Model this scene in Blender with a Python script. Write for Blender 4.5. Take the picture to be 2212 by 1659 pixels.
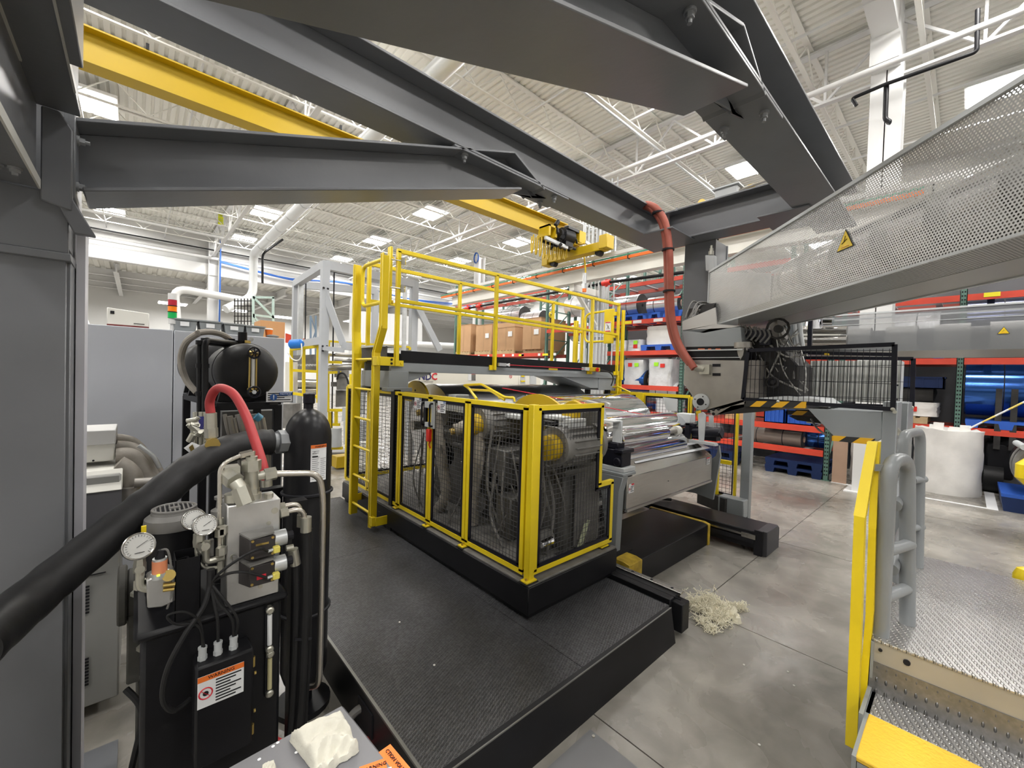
import bpy, math, random
from mathutils import Vector as V, Matrix
random.seed(7)
D2R = math.pi/180
COL = bpy.context.scene.collection
for o in list(bpy.data.objects): bpy.data.objects.remove(o)
sc = bpy.context.scene
# ---------------- camera ----------------
YAW, PITCH, ROLL, FPX = 0.832818, -0.020407, 0.0304576, 892.956
EYE = V((0, 0, 1.87))
_f = V((math.cos(PITCH)*math.cos(YAW), math.cos(PITCH)*math.sin(YAW), math.sin(PITCH)))
_r = V((math.sin(YAW), -math.cos(YAW), 0)); _u = _r.cross(_f)
_r, _u = _r*math.cos(ROLL)+_u*math.sin(ROLL), _u*math.cos(ROLL)-_r*math.sin(ROLL)
cam = bpy.data.cameras.new('camera'); camo = bpy.data.objects.new('camera', cam); COL.objects.link(camo)
camo.matrix_world = Matrix(((_r.x, _u.x, -_f.x, 0), (_r.y, _u.y, -_f.y, 0), (_r.z, _u.z, -_f.z, 1.87), (0, 0, 0, 1)))
cam.sensor_width = 36; cam.lens = FPX/2212*36; cam.clip_start = 0.05; cam.clip_end = 200
sc.camera = camo
sc.view_settings.view_transform = 'Standard'; sc.view_settings.look = 'None'
sc.view_settings.exposure = 0.0; sc.view_settings.gamma = 1.0; sc.view_settings.use_curve_mapping = False
w = bpy.data.worlds.new('world'); sc.world = w; w.use_nodes = True
w.node_tree.nodes['Background'].inputs[0].default_value = (0.9, 0.95, 1, 1)
w.node_tree.nodes['Background'].inputs[1].default_value = 0.5
LAMP_W = 150.0      # power of each high bay lamp
LENS_E = 14.0       # how bright the lamp lenses look

# survey helpers: a sight line from the eye meets a plane of the real building
def ray(x, y): return _f + _r*((x-1106)/FPX) - _u*((y-829.5)/FPX)
def PZ(x, y, z): d = ray(x, y); return EYE + d*((z-EYE.z)/d.z)
def PX(x, y, X): d = ray(x, y); return EYE + d*(X/d.x)
def PY(x, y, Y): d = ray(x, y); return EYE + d*(Y/d.y)
def PD(x, y, D): return EYE + ray(x, y)*D

# ---------------- materials ----------------
MATS = {}
def mat(name, col, rough=0.5, metal=0.0, spec=None, var=0.0, vs=3.0, bump=0.0, bs=60.0, emit=0.0, col2=None, coat=0.0, alpha=1.0, stretch=None, trans=0.0):
    if name in MATS: return MATS[name]
    m = bpy.data.materials.new(name); m.use_nodes = True; nt = m.node_tree; N = nt.nodes; L = nt.links
    b = N['Principled BSDF']
    c = tuple(col)+(1,)
    b.inputs['Base Color'].default_value = c; b.inputs['Roughness'].default_value = rough; b.inputs['Metallic'].default_value = metal
    b.inputs['Coat Weight'].default_value = coat
    if spec is None: spec = 0.5 if max(col) > .06 or metal > .3 else 0.22
    b.inputs['Specular IOR Level'].default_value = spec
    if alpha < 1: b.inputs['Alpha'].default_value = alpha
    if trans: b.inputs['Transmission Weight'].default_value = trans
    if emit: b.inputs['Emission Color'].default_value = c; b.inputs['Emission Strength'].default_value = emit
    if var or bump:
        tc = N.new('ShaderNodeTexCoord'); mp = N.new('ShaderNodeMapping'); L.new(tc.outputs['Object'], mp.inputs[0])
        if stretch: mp.inputs['Scale'].default_value = stretch
    if var:
        n = N.new('ShaderNodeTexNoise'); n.inputs['Scale'].default_value = vs; n.inputs['Detail'].default_value = 6; L.new(mp.outputs[0], n.inputs[0])
        cr = N.new('ShaderNodeValToRGB'); cr.color_ramp.elements[0].position = 0.35; cr.color_ramp.elements[1].position = 0.68
        c2 = col2 or tuple(max(0, x*(1-var)) for x in col)
        cr.color_ramp.elements[0].color = tuple(c2)+(1,); cr.color_ramp.elements[1].color = c
        L.new(n.outputs[0], cr.inputs[0]); L.new(cr.outputs[0], b.inputs['Base Color'])
    if bump:
        n2 = N.new('ShaderNodeTexNoise'); n2.inputs['Scale'].default_value = bs; n2.inputs['Detail'].default_value = 3; L.new(mp.outputs[0], n2.inputs[0])
        bp = N.new('ShaderNodeBump'); bp.inputs['Strength'].default_value = bump; bp.inputs['Distance'].default_value = 0.01
        L.new(n2.outputs[0], bp.inputs['Height']); L.new(bp.outputs[0], b.inputs['Normal'])
    MATS[name] = m; return m
YEL = mat('safety_yellow', (0.80, 0.60, 0.010), 0.38, var=0.10, vs=2)
CRY = mat('crane_yellow', (0.50, 0.335, 0.002), 0.5, var=0.08, vs=1)
GRY = mat('beam_grey', (0.150, 0.156, 0.168), 0.34, var=0.12, vs=2.5, bump=0.05, bs=30)
GRL = mat('beam_edge_grey', (0.25, 0.26, 0.27), 0.45)
GRM = mat('machine_grey', (0.27, 0.29, 0.30), 0.4, var=0.1)
CAB = mat('cabinet_grey', (0.36, 0.375, 0.41), 0.45, var=0.04, vs=0.6)
LGR = mat('light_grey', (0.52, 0.54, 0.55), 0.5, var=0.08)
OFW = mat('off_white', (0.72, 0.71, 0.66), 0.5, var=0.06)
WHT = mat('white_paint', (0.66, 0.66, 0.655), 0.6, var=0.04, vs=0.5)
WALLM = mat('wall_paint', (0.66, 0.66, 0.65), 0.8, var=0.04, vs=0.4)
DECK = mat('roof_deck_white', (0.78, 0.77, 0.72), 0.6, var=0.08, vs=0.7)
BLK = mat('black_paint', (0.012, 0.012, 0.014), 0.4, var=0.3, vs=4)
BLF = mat('black_frame', (0.010, 0.010, 0.016), 0.35)
RUB = mat('black_rubber', (0.022, 0.022, 0.023), 0.45, var=0.3, vs=5, bump=0.15, bs=18)
DRK = mat('dark_machine', (0.045, 0.043, 0.042), 0.5, var=0.4, vs=6)
MOT = mat('motor_grey', (0.19, 0.185, 0.175), 0.5, var=0.3, vs=8)
STL = mat('brushed_steel', (0.50, 0.49, 0.47), 0.27, 1.0, var=0.12, vs=5, stretch=(1, 12, 12))
STD = mat('die_steel', (0.42, 0.40, 0.37), 0.42, 0.7, var=0.2, vs=4)
ALU = mat('machined_aluminium', (0.60, 0.60, 0.59), 0.36, 0.85, var=0.12, vs=14)
ZNC = mat('zinc_fitting', (0.55, 0.54, 0.47), 0.35, 0.8, var=0.15, vs=20)
SSP = mat('steel_pipe', (0.56, 0.53, 0.48), 0.27, 0.9)
CHR = mat('chrome', (0.74, 0.75, 0.78), 0.045, 1.0)
CHD = mat('film_chrome', (0.70, 0.71, 0.74), 0.10, 1.0, bump=0.06, bs=4)
GLV = mat('galvanised', (0.62, 0.64, 0.65), 0.35, 0.6, var=0.15, vs=8)
REDH = mat('red_hose', (0.50, 0.045, 0.050), 0.5, var=0.15)
HOS = mat('red_brown_sleeve', (0.36, 0.085, 0.055), 0.65, var=0.25, vs=6, bump=0.2, bs=12)
RRD = mat('rack_red', (0.62, 0.060, 0.030), 0.45, var=0.12)
RBR = mat('rack_brown_red', (0.36, 0.06, 0.04), 0.5, var=0.12)
RGN = mat('rack_green', (0.10, 0.20, 0.16), 0.5, var=0.2)
RMT = mat('rack_mint', (0.42, 0.56, 0.52), 0.5)
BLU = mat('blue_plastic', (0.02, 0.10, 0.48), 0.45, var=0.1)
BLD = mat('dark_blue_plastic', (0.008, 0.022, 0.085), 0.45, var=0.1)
CRD = mat('cardboard', (0.48, 0.29, 0.155), 0.85, var=0.08, vs=3)
WOD = mat('pallet_wood', (0.50, 0.36, 0.20), 0.8, var=0.25, vs=6)
SLV = mat('silver_film', (0.66, 0.67, 0.69), 0.22, 0.9, var=0.15, vs=5, stretch=(8, 0.3, 8), bump=0.2, bs=9)
BLFm = mat('blue_film', (0.03, 0.10, 0.34), 0.15, 0.75, bump=0.04, bs=3)
CLR = mat('clear_film_wrap', (0.74, 0.75, 0.77), 0.25, 0.35, var=0.15, vs=6, bump=0.6, bs=12)
WRP = mat('white_wrap', (0.78, 0.76, 0.73), 0.45, var=0.08, vs=5, bump=0.5, bs=9)
ORA = mat('orange', (0.80, 0.16, 0.01), 0.5)
ORW = mat('warning_orange', (0.80, 0.17, 0.02), 0.55)
BLE = mat('bright_blue', (0.01, 0.17, 0.60), 0.35)
CBL = mat('cable_blue', (0.02, 0.10, 0.38), 0.5)
REP = mat('signal_red', (0.60, 0.02, 0.01), 0.4)
GRN = mat('signal_green', (0.0, 0.42, 0.08), 0.35)
SRD = mat('stack_red', (0.42, 0.01, 0.03), 0.35)
PAP = mat('label_white', (0.75, 0.76, 0.77), 0.55)
INK = mat('ink_black', (0.015, 0.015, 0.018), 0.6)
INB = mat('ink_blue', (0.02, 0.09, 0.32), 0.6)
NVY = mat('ink_navy', (0.03, 0.03, 0.13), 0.6)
RDI = mat('ink_red', (0.62, 0.02, 0.04), 0.6)
BRS = mat('brass', (0.52, 0.38, 0.12), 0.35, 0.9)
GLS = mat('gauge_glass', (0.60, 0.60, 0.58), 0.15, 0.1)
RAG = mat('cotton_rag', (0.60, 0.58, 0.50), 0.9, var=0.12, vs=7, bump=0.4, bs=40)
TAN = mat('tan_insulation', (0.36, 0.33, 0.29), 0.6, var=0.3, vs=10, bump=0.3, bs=20)
FIB = mat('fibre_scrap', (0.92, 0.87, 0.70), 0.5)
WIR = mat('net_wire', (0.075, 0.075, 0.08), 0.32, 0.4)
STM = mat('step_yellow', (0.80, 0.50, 0.035), 0.6, var=0.1, vs=8, bump=0.5, bs=60)
CHB = mat('chipboard', (0.42, 0.28, 0.20), 0.8, var=0.1)
BRN = mat('brown_tube', (0.20, 0.165, 0.14), 0.6, var=0.15, stretch=(8, .4, 8))
CSK = mat('white_duct', (0.70, 0.72, 0.73), 0.35, 0.2)
SLAB = mat('slab_grey', (0.17, 0.17, 0.175), 0.55, var=0.1)
LENS = mat('lamp_lens', (1.0, 0.97, 0.93), 0.5, emit=LENS_E)

def node_mat(name, rough=0.4, metal=0.0, col=(0.5, 0.5, 0.5)):
    m = bpy.data.materials.new(name); m.use_nodes = True; b = m.node_tree.nodes['Principled BSDF']
    b.inputs['Roughness'].default_value = rough; b.inputs['Metallic'].default_value = metal; b.inputs['Base Color'].default_value = tuple(col)+(1,)
    MATS[name] = m; return m, m.node_tree.nodes, m.node_tree.links, b
# polished concrete: stains of several sizes, worn sheen
def concrete():
    m, N, L, b = node_mat('polished_concrete', 0.3)
    tc = N.new('ShaderNodeTexCoord')
    def noise(s, d, dist=0.0, off=0.0):
        mp = N.new('ShaderNodeMapping'); mp.inputs['Location'].default_value = (off, off*2, 0); L.new(tc.outputs['Object'], mp.inputs[0])
        n = N.new('ShaderNodeTexNoise'); n.inputs['Scale'].default_value = s; n.inputs['Detail'].default_value = d; n.inputs['Distortion'].default_value = dist; L.new(mp.outputs[0], n.inputs[0]); return n
    def ramp(src, p0, c0, p1, c1):
        r = N.new('ShaderNodeValToRGB'); e = r.color_ramp.elements; e[0].position = p0; e[0].color = tuple(c0)+(1,); e[1].position = p1; e[1].color = tuple(c1)+(1,); L.new(src, r.inputs[0]); return r
    a = ramp(noise(0.9, 8, 0.5).outputs[0], 0.30, (0.20, 0.187, 0.165), 0.72, (0.39, 0.365, 0.325))
    c = ramp(noise(5.5, 10, 0.6, 7).outputs[0], 0.36, (0.56, 0.57, 0.56), 0.64, (1, 1, 1))
    mx = N.new('ShaderNodeMixRGB'); mx.blend_type = 'MULTIPLY'; mx.inputs[0].default_value = 0.55; L.new(a.outputs[0], mx.inputs[1]); L.new(c.outputs[0], mx.inputs[2])
    L.new(mx.outputs[0], b.inputs['Base Color'])
    rr = ramp(noise(2.2, 7, 1.0, 3).outputs[0], 0.35, (0.16,)*3, 0.7, (0.42,)*3); L.new(rr.outputs[0], b.inputs['Roughness'])
    bp = N.new('ShaderNodeBump'); bp.inputs['Strength'].default_value = 0.08; bp.inputs['Distance'].default_value = 0.01
    L.new(noise(26, 5, 0, 1).outputs[0], bp.inputs['Height']); L.new(bp.outputs[0], b.inputs['Normal'])
    return m
CON = concrete()
# raised diamond tread: two crossed families of short ridges as fine relief
def tread(name, col, rough, metal, sc_=26.0, strength=0.6, var=0.2, grain=0.8, flat=True):
    m, N, L, b = node_mat(name, rough, metal, col)
    tc = N.new('ShaderNodeTexCoord')
    def fam(rot):
        mp = N.new('ShaderNodeMapping'); mp.inputs['Rotation'].default_value = (0, 0, rot); mp.inputs['Location'].default_value = (0, 0.5 if rot > 0 and flat else 0, 0); mp.inputs['Scale'].default_value = (sc_, sc_*2.4, sc_); L.new(tc.outputs['Object'], mp.inputs[0])
        ch = N.new('ShaderNodeTexVoronoi'); ch.voronoi_dimensions = '2D' if flat else '3D'; ch.inputs['Scale'].default_value = 1.0; ch.inputs['Randomness'].default_value = 0.0; L.new(mp.outputs[0], ch.inputs[0]); return ch.outputs['Distance']
    mm = N.new('ShaderNodeMath'); mm.operation = 'MINIMUM'; L.new(fam(0.785), mm.inputs[0]); L.new(fam(-0.785), mm.inputs[1])
    rp = N.new('ShaderNodeValToRGB'); rp.color_ramp.elements[0].position = 0.18; rp.color_ramp.elements[0].color = (1, 1, 1, 1); rp.color_ramp.elements[1].position = 0.3; rp.color_ramp.elements[1].color = (0, 0, 0, 1); L.new(mm.outputs[0], rp.inputs[0])
    bp = N.new('ShaderNodeBump'); bp.inputs['Strength'].default_value = strength; bp.inputs['Distance'].default_value = 0.009; L.new(rp.outputs[0], bp.inputs['Height']); L.new(bp.outputs[0], b.inputs['Normal'])
    n = N.new('ShaderNodeTexNoise'); n.inputs['Scale'].default_value = 2.2; n.inputs['Detail'].default_value = 8; L.new(tc.outputs['Object'], n.inputs[0])
    cr = N.new('ShaderNodeValToRGB'); cr.color_ramp.elements[0].position = 0.35; cr.color_ramp.elements[1].position = 0.68
    cr.color_ramp.elements[0].color = tuple(x*(1-var) for x in col)+(1,); cr.color_ramp.elements[1].color = tuple(col)+(1,); L.new(n.outputs[0], cr.inputs[0])
    n3 = N.new('ShaderNodeTexNoise'); n3.inputs['Scale'].default_value = 55; n3.inputs['Detail'].default_value = 4; L.new(tc.outputs['Object'], n3.inputs[0])
    c3 = N.new('ShaderNodeValToRGB'); c3.color_ramp.elements[0].position = 0.4; c3.color_ramp.elements[0].color = (.72, .72, .72, 1); c3.color_ramp.elements[1].position = 0.66; c3.color_ramp.elements[1].color = (1.45, 1.45, 1.45, 1); L.new(n3.outputs[0], c3.inputs[0])
    mx = N.new('ShaderNodeMixRGB'); mx.blend_type = 'MULTIPLY'; mx.inputs[0].default_value = grain; L.new(cr.outputs[0], mx.inputs[1]); L.new(c3.outputs[0], mx.inputs[2]); L.new(mx.outputs[0], b.inputs['Base Color'])
    return m
TRB = tread('black_tread', (0.088, 0.089, 0.094), 0.38, 0.25, 34, 0.9, 0.42)
TRA = tread('aluminium_tread', (0.60, 0.59, 0.58), 0.34, 0.85, 22, 0.8, 0.18, 0.15)
TRR = tread('riser_tread', (0.26, 0.26, 0.265), 0.36, 0.8, 19, 1.0, 0.3, 0.3, False)
# perforated sheet: staggered round holes cut through the metal
def perforated(name, pitch, rad, col, ax='XZ', metal=0.6):
    m, N, L, b = node_mat(name, 0.42, metal, col)
    tc = N.new('ShaderNodeTexCoord'); sp = N.new('ShaderNodeSeparateXYZ'); L.new(tc.outputs['Object'], sp.inputs[0])
    def M(op, a, b_=None, **k):
        n = N.new('ShaderNodeMath'); n.operation = op
        for i, s in enumerate((a, b_)):
            if s is None: continue
            if isinstance(s, (int, float)): n.inputs[i].default_value = s
            else: L.new(s, n.inputs[i])
        return n.outputs[0]
    u = M('DIVIDE', sp.outputs[ax[0]], pitch); v = M('DIVIDE', sp.outputs[ax[1]], pitch*1.732)
    def cell(ou, ov):
        a = M('SUBTRACT', M('FRACT', M('ADD', u, ou)), 0.5); c = M('MULTIPLY', M('SUBTRACT', M('FRACT', M('ADD', v, ov)), 0.5), 1.732)
        return M('SQRT', M('ADD', M('MULTIPLY', a, a), M('MULTIPLY', c, c)))
    dd = M('MINIMUM', cell(100.0, 100.0), cell(100.5, 100.5))
    hole = M('LESS_THAN', dd, rad/pitch)
    tr = N.new('ShaderNodeBsdfTransparent'); mx = N.new('ShaderNodeMixShader'); out = N['Material Output']
    L.new(hole, mx.inputs[0]); L.new(b.outputs[0], mx.inputs[1]); L.new(tr.outputs[0], mx.inputs[2]); L.new(mx.outputs[0], out.inputs['Surface'])
    return m
PRF = perforated('perforated_sheet', 0.0145, 0.0041, (0.47, 0.47, 0.46))
PRB = perforated('perforated_bottom_sheet', 0.0145, 0.0041, (0.40, 0.40, 0.38), 'XY')
PRW = perforated('fine_perforated_guard', 0.012, 0.0046, (0.52, 0.53, 0.54))
# black and yellow slanted stripes
def hazard(name, ax, freq=7.0):
    m, N, L, b = node_mat(name, 0.5)
    tc = N.new('ShaderNodeTexCoord'); mp = N.new('ShaderNodeMapping'); L.new(tc.outputs['Object'], mp.inputs[0])
    mp.inputs['Rotation'].default_value = ax; wv = N.new('ShaderNodeTexWave'); wv.inputs['Scale'].default_value = freq; L.new(mp.outputs[0], wv.inputs[0])
    cr = N.new('ShaderNodeValToRGB'); cr.color_ramp.interpolation = 'CONSTANT'; cr.color_ramp.elements[1].position = 0.5
    cr.color_ramp.elements[0].color = (0.02, 0.02, 0.02, 1); cr.color_ramp.elements[1].color = (0.78, 0.42, 0.01, 1); L.new(wv.outputs[0], cr.inputs[0]); L.new(cr.outputs[0], b.inputs['Base Color'])
    return m
HAZ = hazard('hazard_stripes', (0, 0, math.pi/2), 2.9)
HAZ.node_tree.nodes['Mapping'].inputs['Rotation'].default_value = (-0.8, 0, math.pi/2)

# ---------------- building blocks ----------------
ORG = {}
KEEP = {'small_print', 'gauge_marking', 'slot_row', 'pictogram', 'sticker_text', 'fan_grille', 'louvre', 'vent_slot', 'cooling_fin', 'pleats', 'wire_mesh', 'screw_hole', 'bore', 'exclamation_mark', 'gauge_piping', 'fitting', 'seal'}
def _names(o, label, cat, group, kind):
    if label: o['label'] = label
    if cat: o['category'] = cat
    if group: o['group'] = group
    if kind: o['kind'] = kind
def T(name, label, cat, loc, group=None, local=False, rz=0.0):
    o = bpy.data.objects.new(name, None); COL.objects.link(o); o.location = loc; o.rotation_euler = (0, 0, rz); o.empty_display_size = 0.05
    ORG[o.name] = V((0, 0, 0)) if local else V(loc)
    _names(o, label, cat, group, None); return o
class B:
    def __init__(s): s.v = []; s.f = []; s.c = []
    def add(s, vs, fs):
        n = len(s.v); m = len(s.f); s.v += [tuple(x) for x in vs]; s.f += [tuple(n+i for i in q) for q in fs]; s.c.append((n, len(s.v), m, len(s.f))); return s
    def split(s):
        """groups of touching solids, each a piece of its own"""
        bb = []
        for a, b, _, _ in s.c:
            q = s.v[a:b]; bb.append([min(v[i] for v in q)-.003 for i in range(3)]+[max(v[i] for v in q)+.003 for i in range(3)])
        k = len(bb); par = list(range(k))
        def find(i):
            while par[i] != i: par[i] = par[par[i]]; i = par[i]
            return i
        for i in range(k):
            for j in range(i+1, k):
                A, C = bb[i], bb[j]
                if A[0] <= C[3] and C[0] <= A[3] and A[1] <= C[4] and C[1] <= A[4] and A[2] <= C[5] and C[2] <= A[5]: par[find(i)] = find(j)
        g = {}
        for i in range(k): g.setdefault(find(i), []).append(i)
        out = []
        for ids in g.values():
            n = B()
            for i in ids:
                a, b, m0, m1 = s.c[i]; o = len(n.v); n.v += s.v[a:b]; n.f += [tuple(x-a+o for x in q) for q in s.f[m0:m1]]
            n.c = []; out.append(n)
        return out
    def box(s, a, b):
        x0, x1 = sorted((a[0], b[0])); y0, y1 = sorted((a[1], b[1])); z0, z1 = sorted((a[2], b[2]))
        return s.add([(x0, y0, z0), (x1, y0, z0), (x1, y1, z0), (x0, y1, z0), (x0, y0, z1), (x1, y0, z1), (x1, y1, z1), (x0, y1, z1)],
                     [(0, 3, 2, 1), (4, 5, 6, 7), (0, 1, 5, 4), (1, 2, 6, 5), (2, 3, 7, 6), (3, 0, 4, 7)])
    def bar(s, p, q, w, h, up=(0, 0, 1)):
        p = V(p); q = V(q); d = (q-p).normalized(); up = V(up)
        if abs(d.dot(up)) > 0.98: up = V((0, 1, 0)) if abs(d.y) < 0.9 else V((1, 0, 0))
        a = d.cross(up).normalized()*w/2; c = a.cross(d).normalized()*h/2
        vs = [p-a-c, p+a-c, p+a+c, p-a+c, q-a-c, q+a-c, q+a+c, q-a+c]
        return s.add(vs, [(0, 1, 2, 3), (7, 6, 5, 4), (0, 4, 5, 1), (1, 5, 6, 2), (2, 6, 7, 3), (3, 7, 4, 0)])
    def ibeam(s, p, q, w, h, tf=0.014, tw=0.01, up=(0, 0, 1)):
        p = V(p); q = V(q); d = (q-p).normalized(); a = d.cross(V(up)).normalized(); u = a.cross(d).normalized()
        s.bar(p+u*(h/2-tf/2), q+u*(h/2-tf/2), w, tf, up); s.bar(p-u*(h/2-tf/2), q-u*(h/2-tf/2), w, tf, up); s.bar(p, q, tw, h-2*tf, up); return s
    def prism(s, pts, vec):
        n = len(pts); pts = [V(p) for p in pts]; vec = V(vec); vs = pts+[p+vec for p in pts]
        fs = [tuple(range(n))[::-1], tuple(range(n, 2*n))]+[(i, (i+1) % n, n+(i+1) % n, n+i) for i in range(n)]
        return s.add(vs, fs)
    def tube(s, pts, r, n=10, cap=True, closed=False):
        pts = [V(p) for p in pts]; rs = r if isinstance(r, (list, tuple)) else [r]*len(pts); m = len(pts); prev = None; rings = []
        for i, p in enumerate(pts):
            if closed: t = pts[(i+1) % m]-pts[i-1]
            else: t = pts[min(i+1, m-1)]-pts[max(i-1, 0)]
            t.normalize()
            if prev is None:
                a = V((0, 0, 1)) if abs(t.z) < 0.9 else V((1, 0, 0)); a = (a-t*a.dot(t)).normalized()
            else: a = (prev-t*prev.dot(t)).normalized()
            prev = a; b = t.cross(a)
            rings.append([p+(a*math.cos(2*math.pi*k/n)+b*math.sin(2*math.pi*k/n))*rs[i] for k in range(n)])
        vs = [v for g in rings for v in g]; fs = []
        for i in range(m if closed else m-1):
            j = (i+1) % m
            for k in range(n): fs.append((i*n+k, i*n+(k+1) % n, j*n+(k+1) % n, j*n+k))
        if cap and not closed: fs += [tuple(range(n))[::-1], tuple((m-1)*n+k for k in range(n))]
        return s.add(vs, fs)
    def cyl(s, p, q, r, r2=None, n=16): return s.tube([p, q], [r, r if r2 is None else r2], n)
    def lathe(s, p, ax, prof, n=24):
        p = V(p); ax = V(ax).normalized(); return s.tube2(p, ax, prof, n)
    def tube2(s, p, ax, prof, n):
        a = V((0, 0, 1)) if abs(ax.z) < 0.9 else V((1, 0, 0)); a = (a-ax*a.dot(ax)).normalized(); b = ax.cross(a)
        vs = []; fs = []; m = len(prof)
        for t, r in prof: vs += [p+ax*t+(a*math.cos(2*math.pi*k/n)+b*math.sin(2*math.pi*k/n))*max(r, 1e-4) for k in range(n)]
        for i in range(m-1):
            for k in range(n): fs.append((i*n+k, i*n+(k+1) % n, (i+1)*n+(k+1) % n, (i+1)*n+k))
        fs += [tuple(range(n))[::-1], tuple((m-1)*n+k for k in range(n))]
        return s.add(vs, fs)
    def done(s, name, m, parent=None, bevel=0.0, label=None, cat=None, group=None, kind=None, org=None, smooth=True):
        if parent is not None and kind is None and name not in KEEP and 1 < len(s.c) <= 220:
            gs = s.split()
            if 1 < len(gs) <= 60: return [n.done(name, m, parent, bevel, label, cat, group, kind, org, smooth) for n in gs][0]
        if parent is not None: o0 = ORG[parent.name]
        elif org is not None: o0 = V(org)
        elif cat:
            xs = [v[0] for v in s.v]; ys = [v[1] for v in s.v]; zs = [v[2] for v in s.v]
            o0 = V(((min(xs)+max(xs))/2, (min(ys)+max(ys))/2, min(zs)))
        else: o0 = V((0, 0, 0))
        me = bpy.data.meshes.new(name); me.from_pydata([(v[0]-o0.x, v[1]-o0.y, v[2]-o0.z) for v in s.v], [], s.f)
        me.update()
        if smooth: me.shade_smooth(); me.set_sharp_from_angle(angle=0.62)
        o = bpy.data.objects.new(name, me); COL.objects.link(o); me.materials.append(m)
        if parent is not None: o.parent = parent; ORG[o.name] = ORG[parent.name]
        else: o.location = o0; ORG[o.name] = o0
        if bevel:
            bv = o.modifiers.new('bevel', 'BEVEL'); bv.width = bevel; bv.segments = 1; bv.limit_method = 'ANGLE'; bv.angle_limit = 0.7
        _names(o, label, cat, group, kind); return o
def curve(pts, n=6):
    """smooth a polyline (Catmull-Rom)"""
    pts = [V(p) for p in pts]; out = []
    for i in range(len(pts)-1):
        p0 = pts[max(i-1, 0)]; p1 = pts[i]; p2 = pts[i+1]; p3 = pts[min(i+2, len(pts)-1)]
        for k in range(n):
            t = k/n; out.append(0.5*((2*p1)+(p2-p0)*t+(2*p0-5*p1+4*p2-p3)*t*t+(3*p1-p0-3*p2+p3)*t*t*t))
    return out+[pts[-1]]
def bend(pts, r, n=5):
    """round the corners of a polyline"""
    pts = [V(p) for p in pts]; out = [pts[0]]
    for i in range(1, len(pts)-1):
        a = (pts[i-1]-pts[i]); b = (pts[i+1]-pts[i]); rr = min(r, a.length*0.49, b.length*0.49); a = pts[i]+a.normalized()*rr; b = pts[i]+b.normalized()*rr
        for k in range(n+1):
            t = k/n; out.append(a*(1-t)**2+pts[i]*2*t*(1-t)+b*t*t)
    return out+[pts[-1]]
def dup(root, loc=None, rz=None, label=None, group=None):
    r = root.copy(); COL.objects.link(r)
    if loc is not None: r.location = loc
    if rz is not None: r.rotation_euler = (0, 0, rz)
    if label: r['label'] = label
    if group: r['group'] = group
    ORG[r.name] = ORG.get(root.name, V((0, 0, 0)))
    for ch in list(root.children):
        c = ch.copy(); COL.objects.link(c); c.parent = r
        for g in list(ch.children): d = g.copy(); COL.objects.link(d); d.parent = c
    return r
def text(s, m, parent, pos, xd, yd, size, name='lettering', ext=0.0006, align='CENTER', bold=0.0):
    """flat print: xd runs along the line, yd up the letter"""
    c = bpy.data.curves.new(name, 'FONT'); c.body = s; c.size = size; c.extrude = ext; c.align_x = align; c.align_y = 'CENTER'; c.offset = bold; c.resolution_u = 2
    o = bpy.data.objects.new(name, c); COL.objects.link(o); c.materials.append(m); o.parent = parent
    xd = V(xd).normalized(); yd = V(yd).normalized(); zd = xd.cross(yd).normalized(); yd = zd.cross(xd); p = V(pos)-ORG[parent.name]
    o.matrix_local = Matrix(((xd.x, yd.x, zd.x, p.x), (xd.y, yd.y, zd.y, p.y), (xd.z, yd.z, zd.z, p.z), (0, 0, 0, 1)))
    bpy.context.view_layer.update(); me = bpy.data.meshes.new_from_object(o); mo = bpy.data.objects.new(name, me); COL.objects.link(mo); mo.parent = parent; mo.matrix_local = o.matrix_local.copy(); bpy.data.objects.remove(o); mo.name = name
    ORG[mo.name] = ORG[parent.name]; return mo
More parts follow.
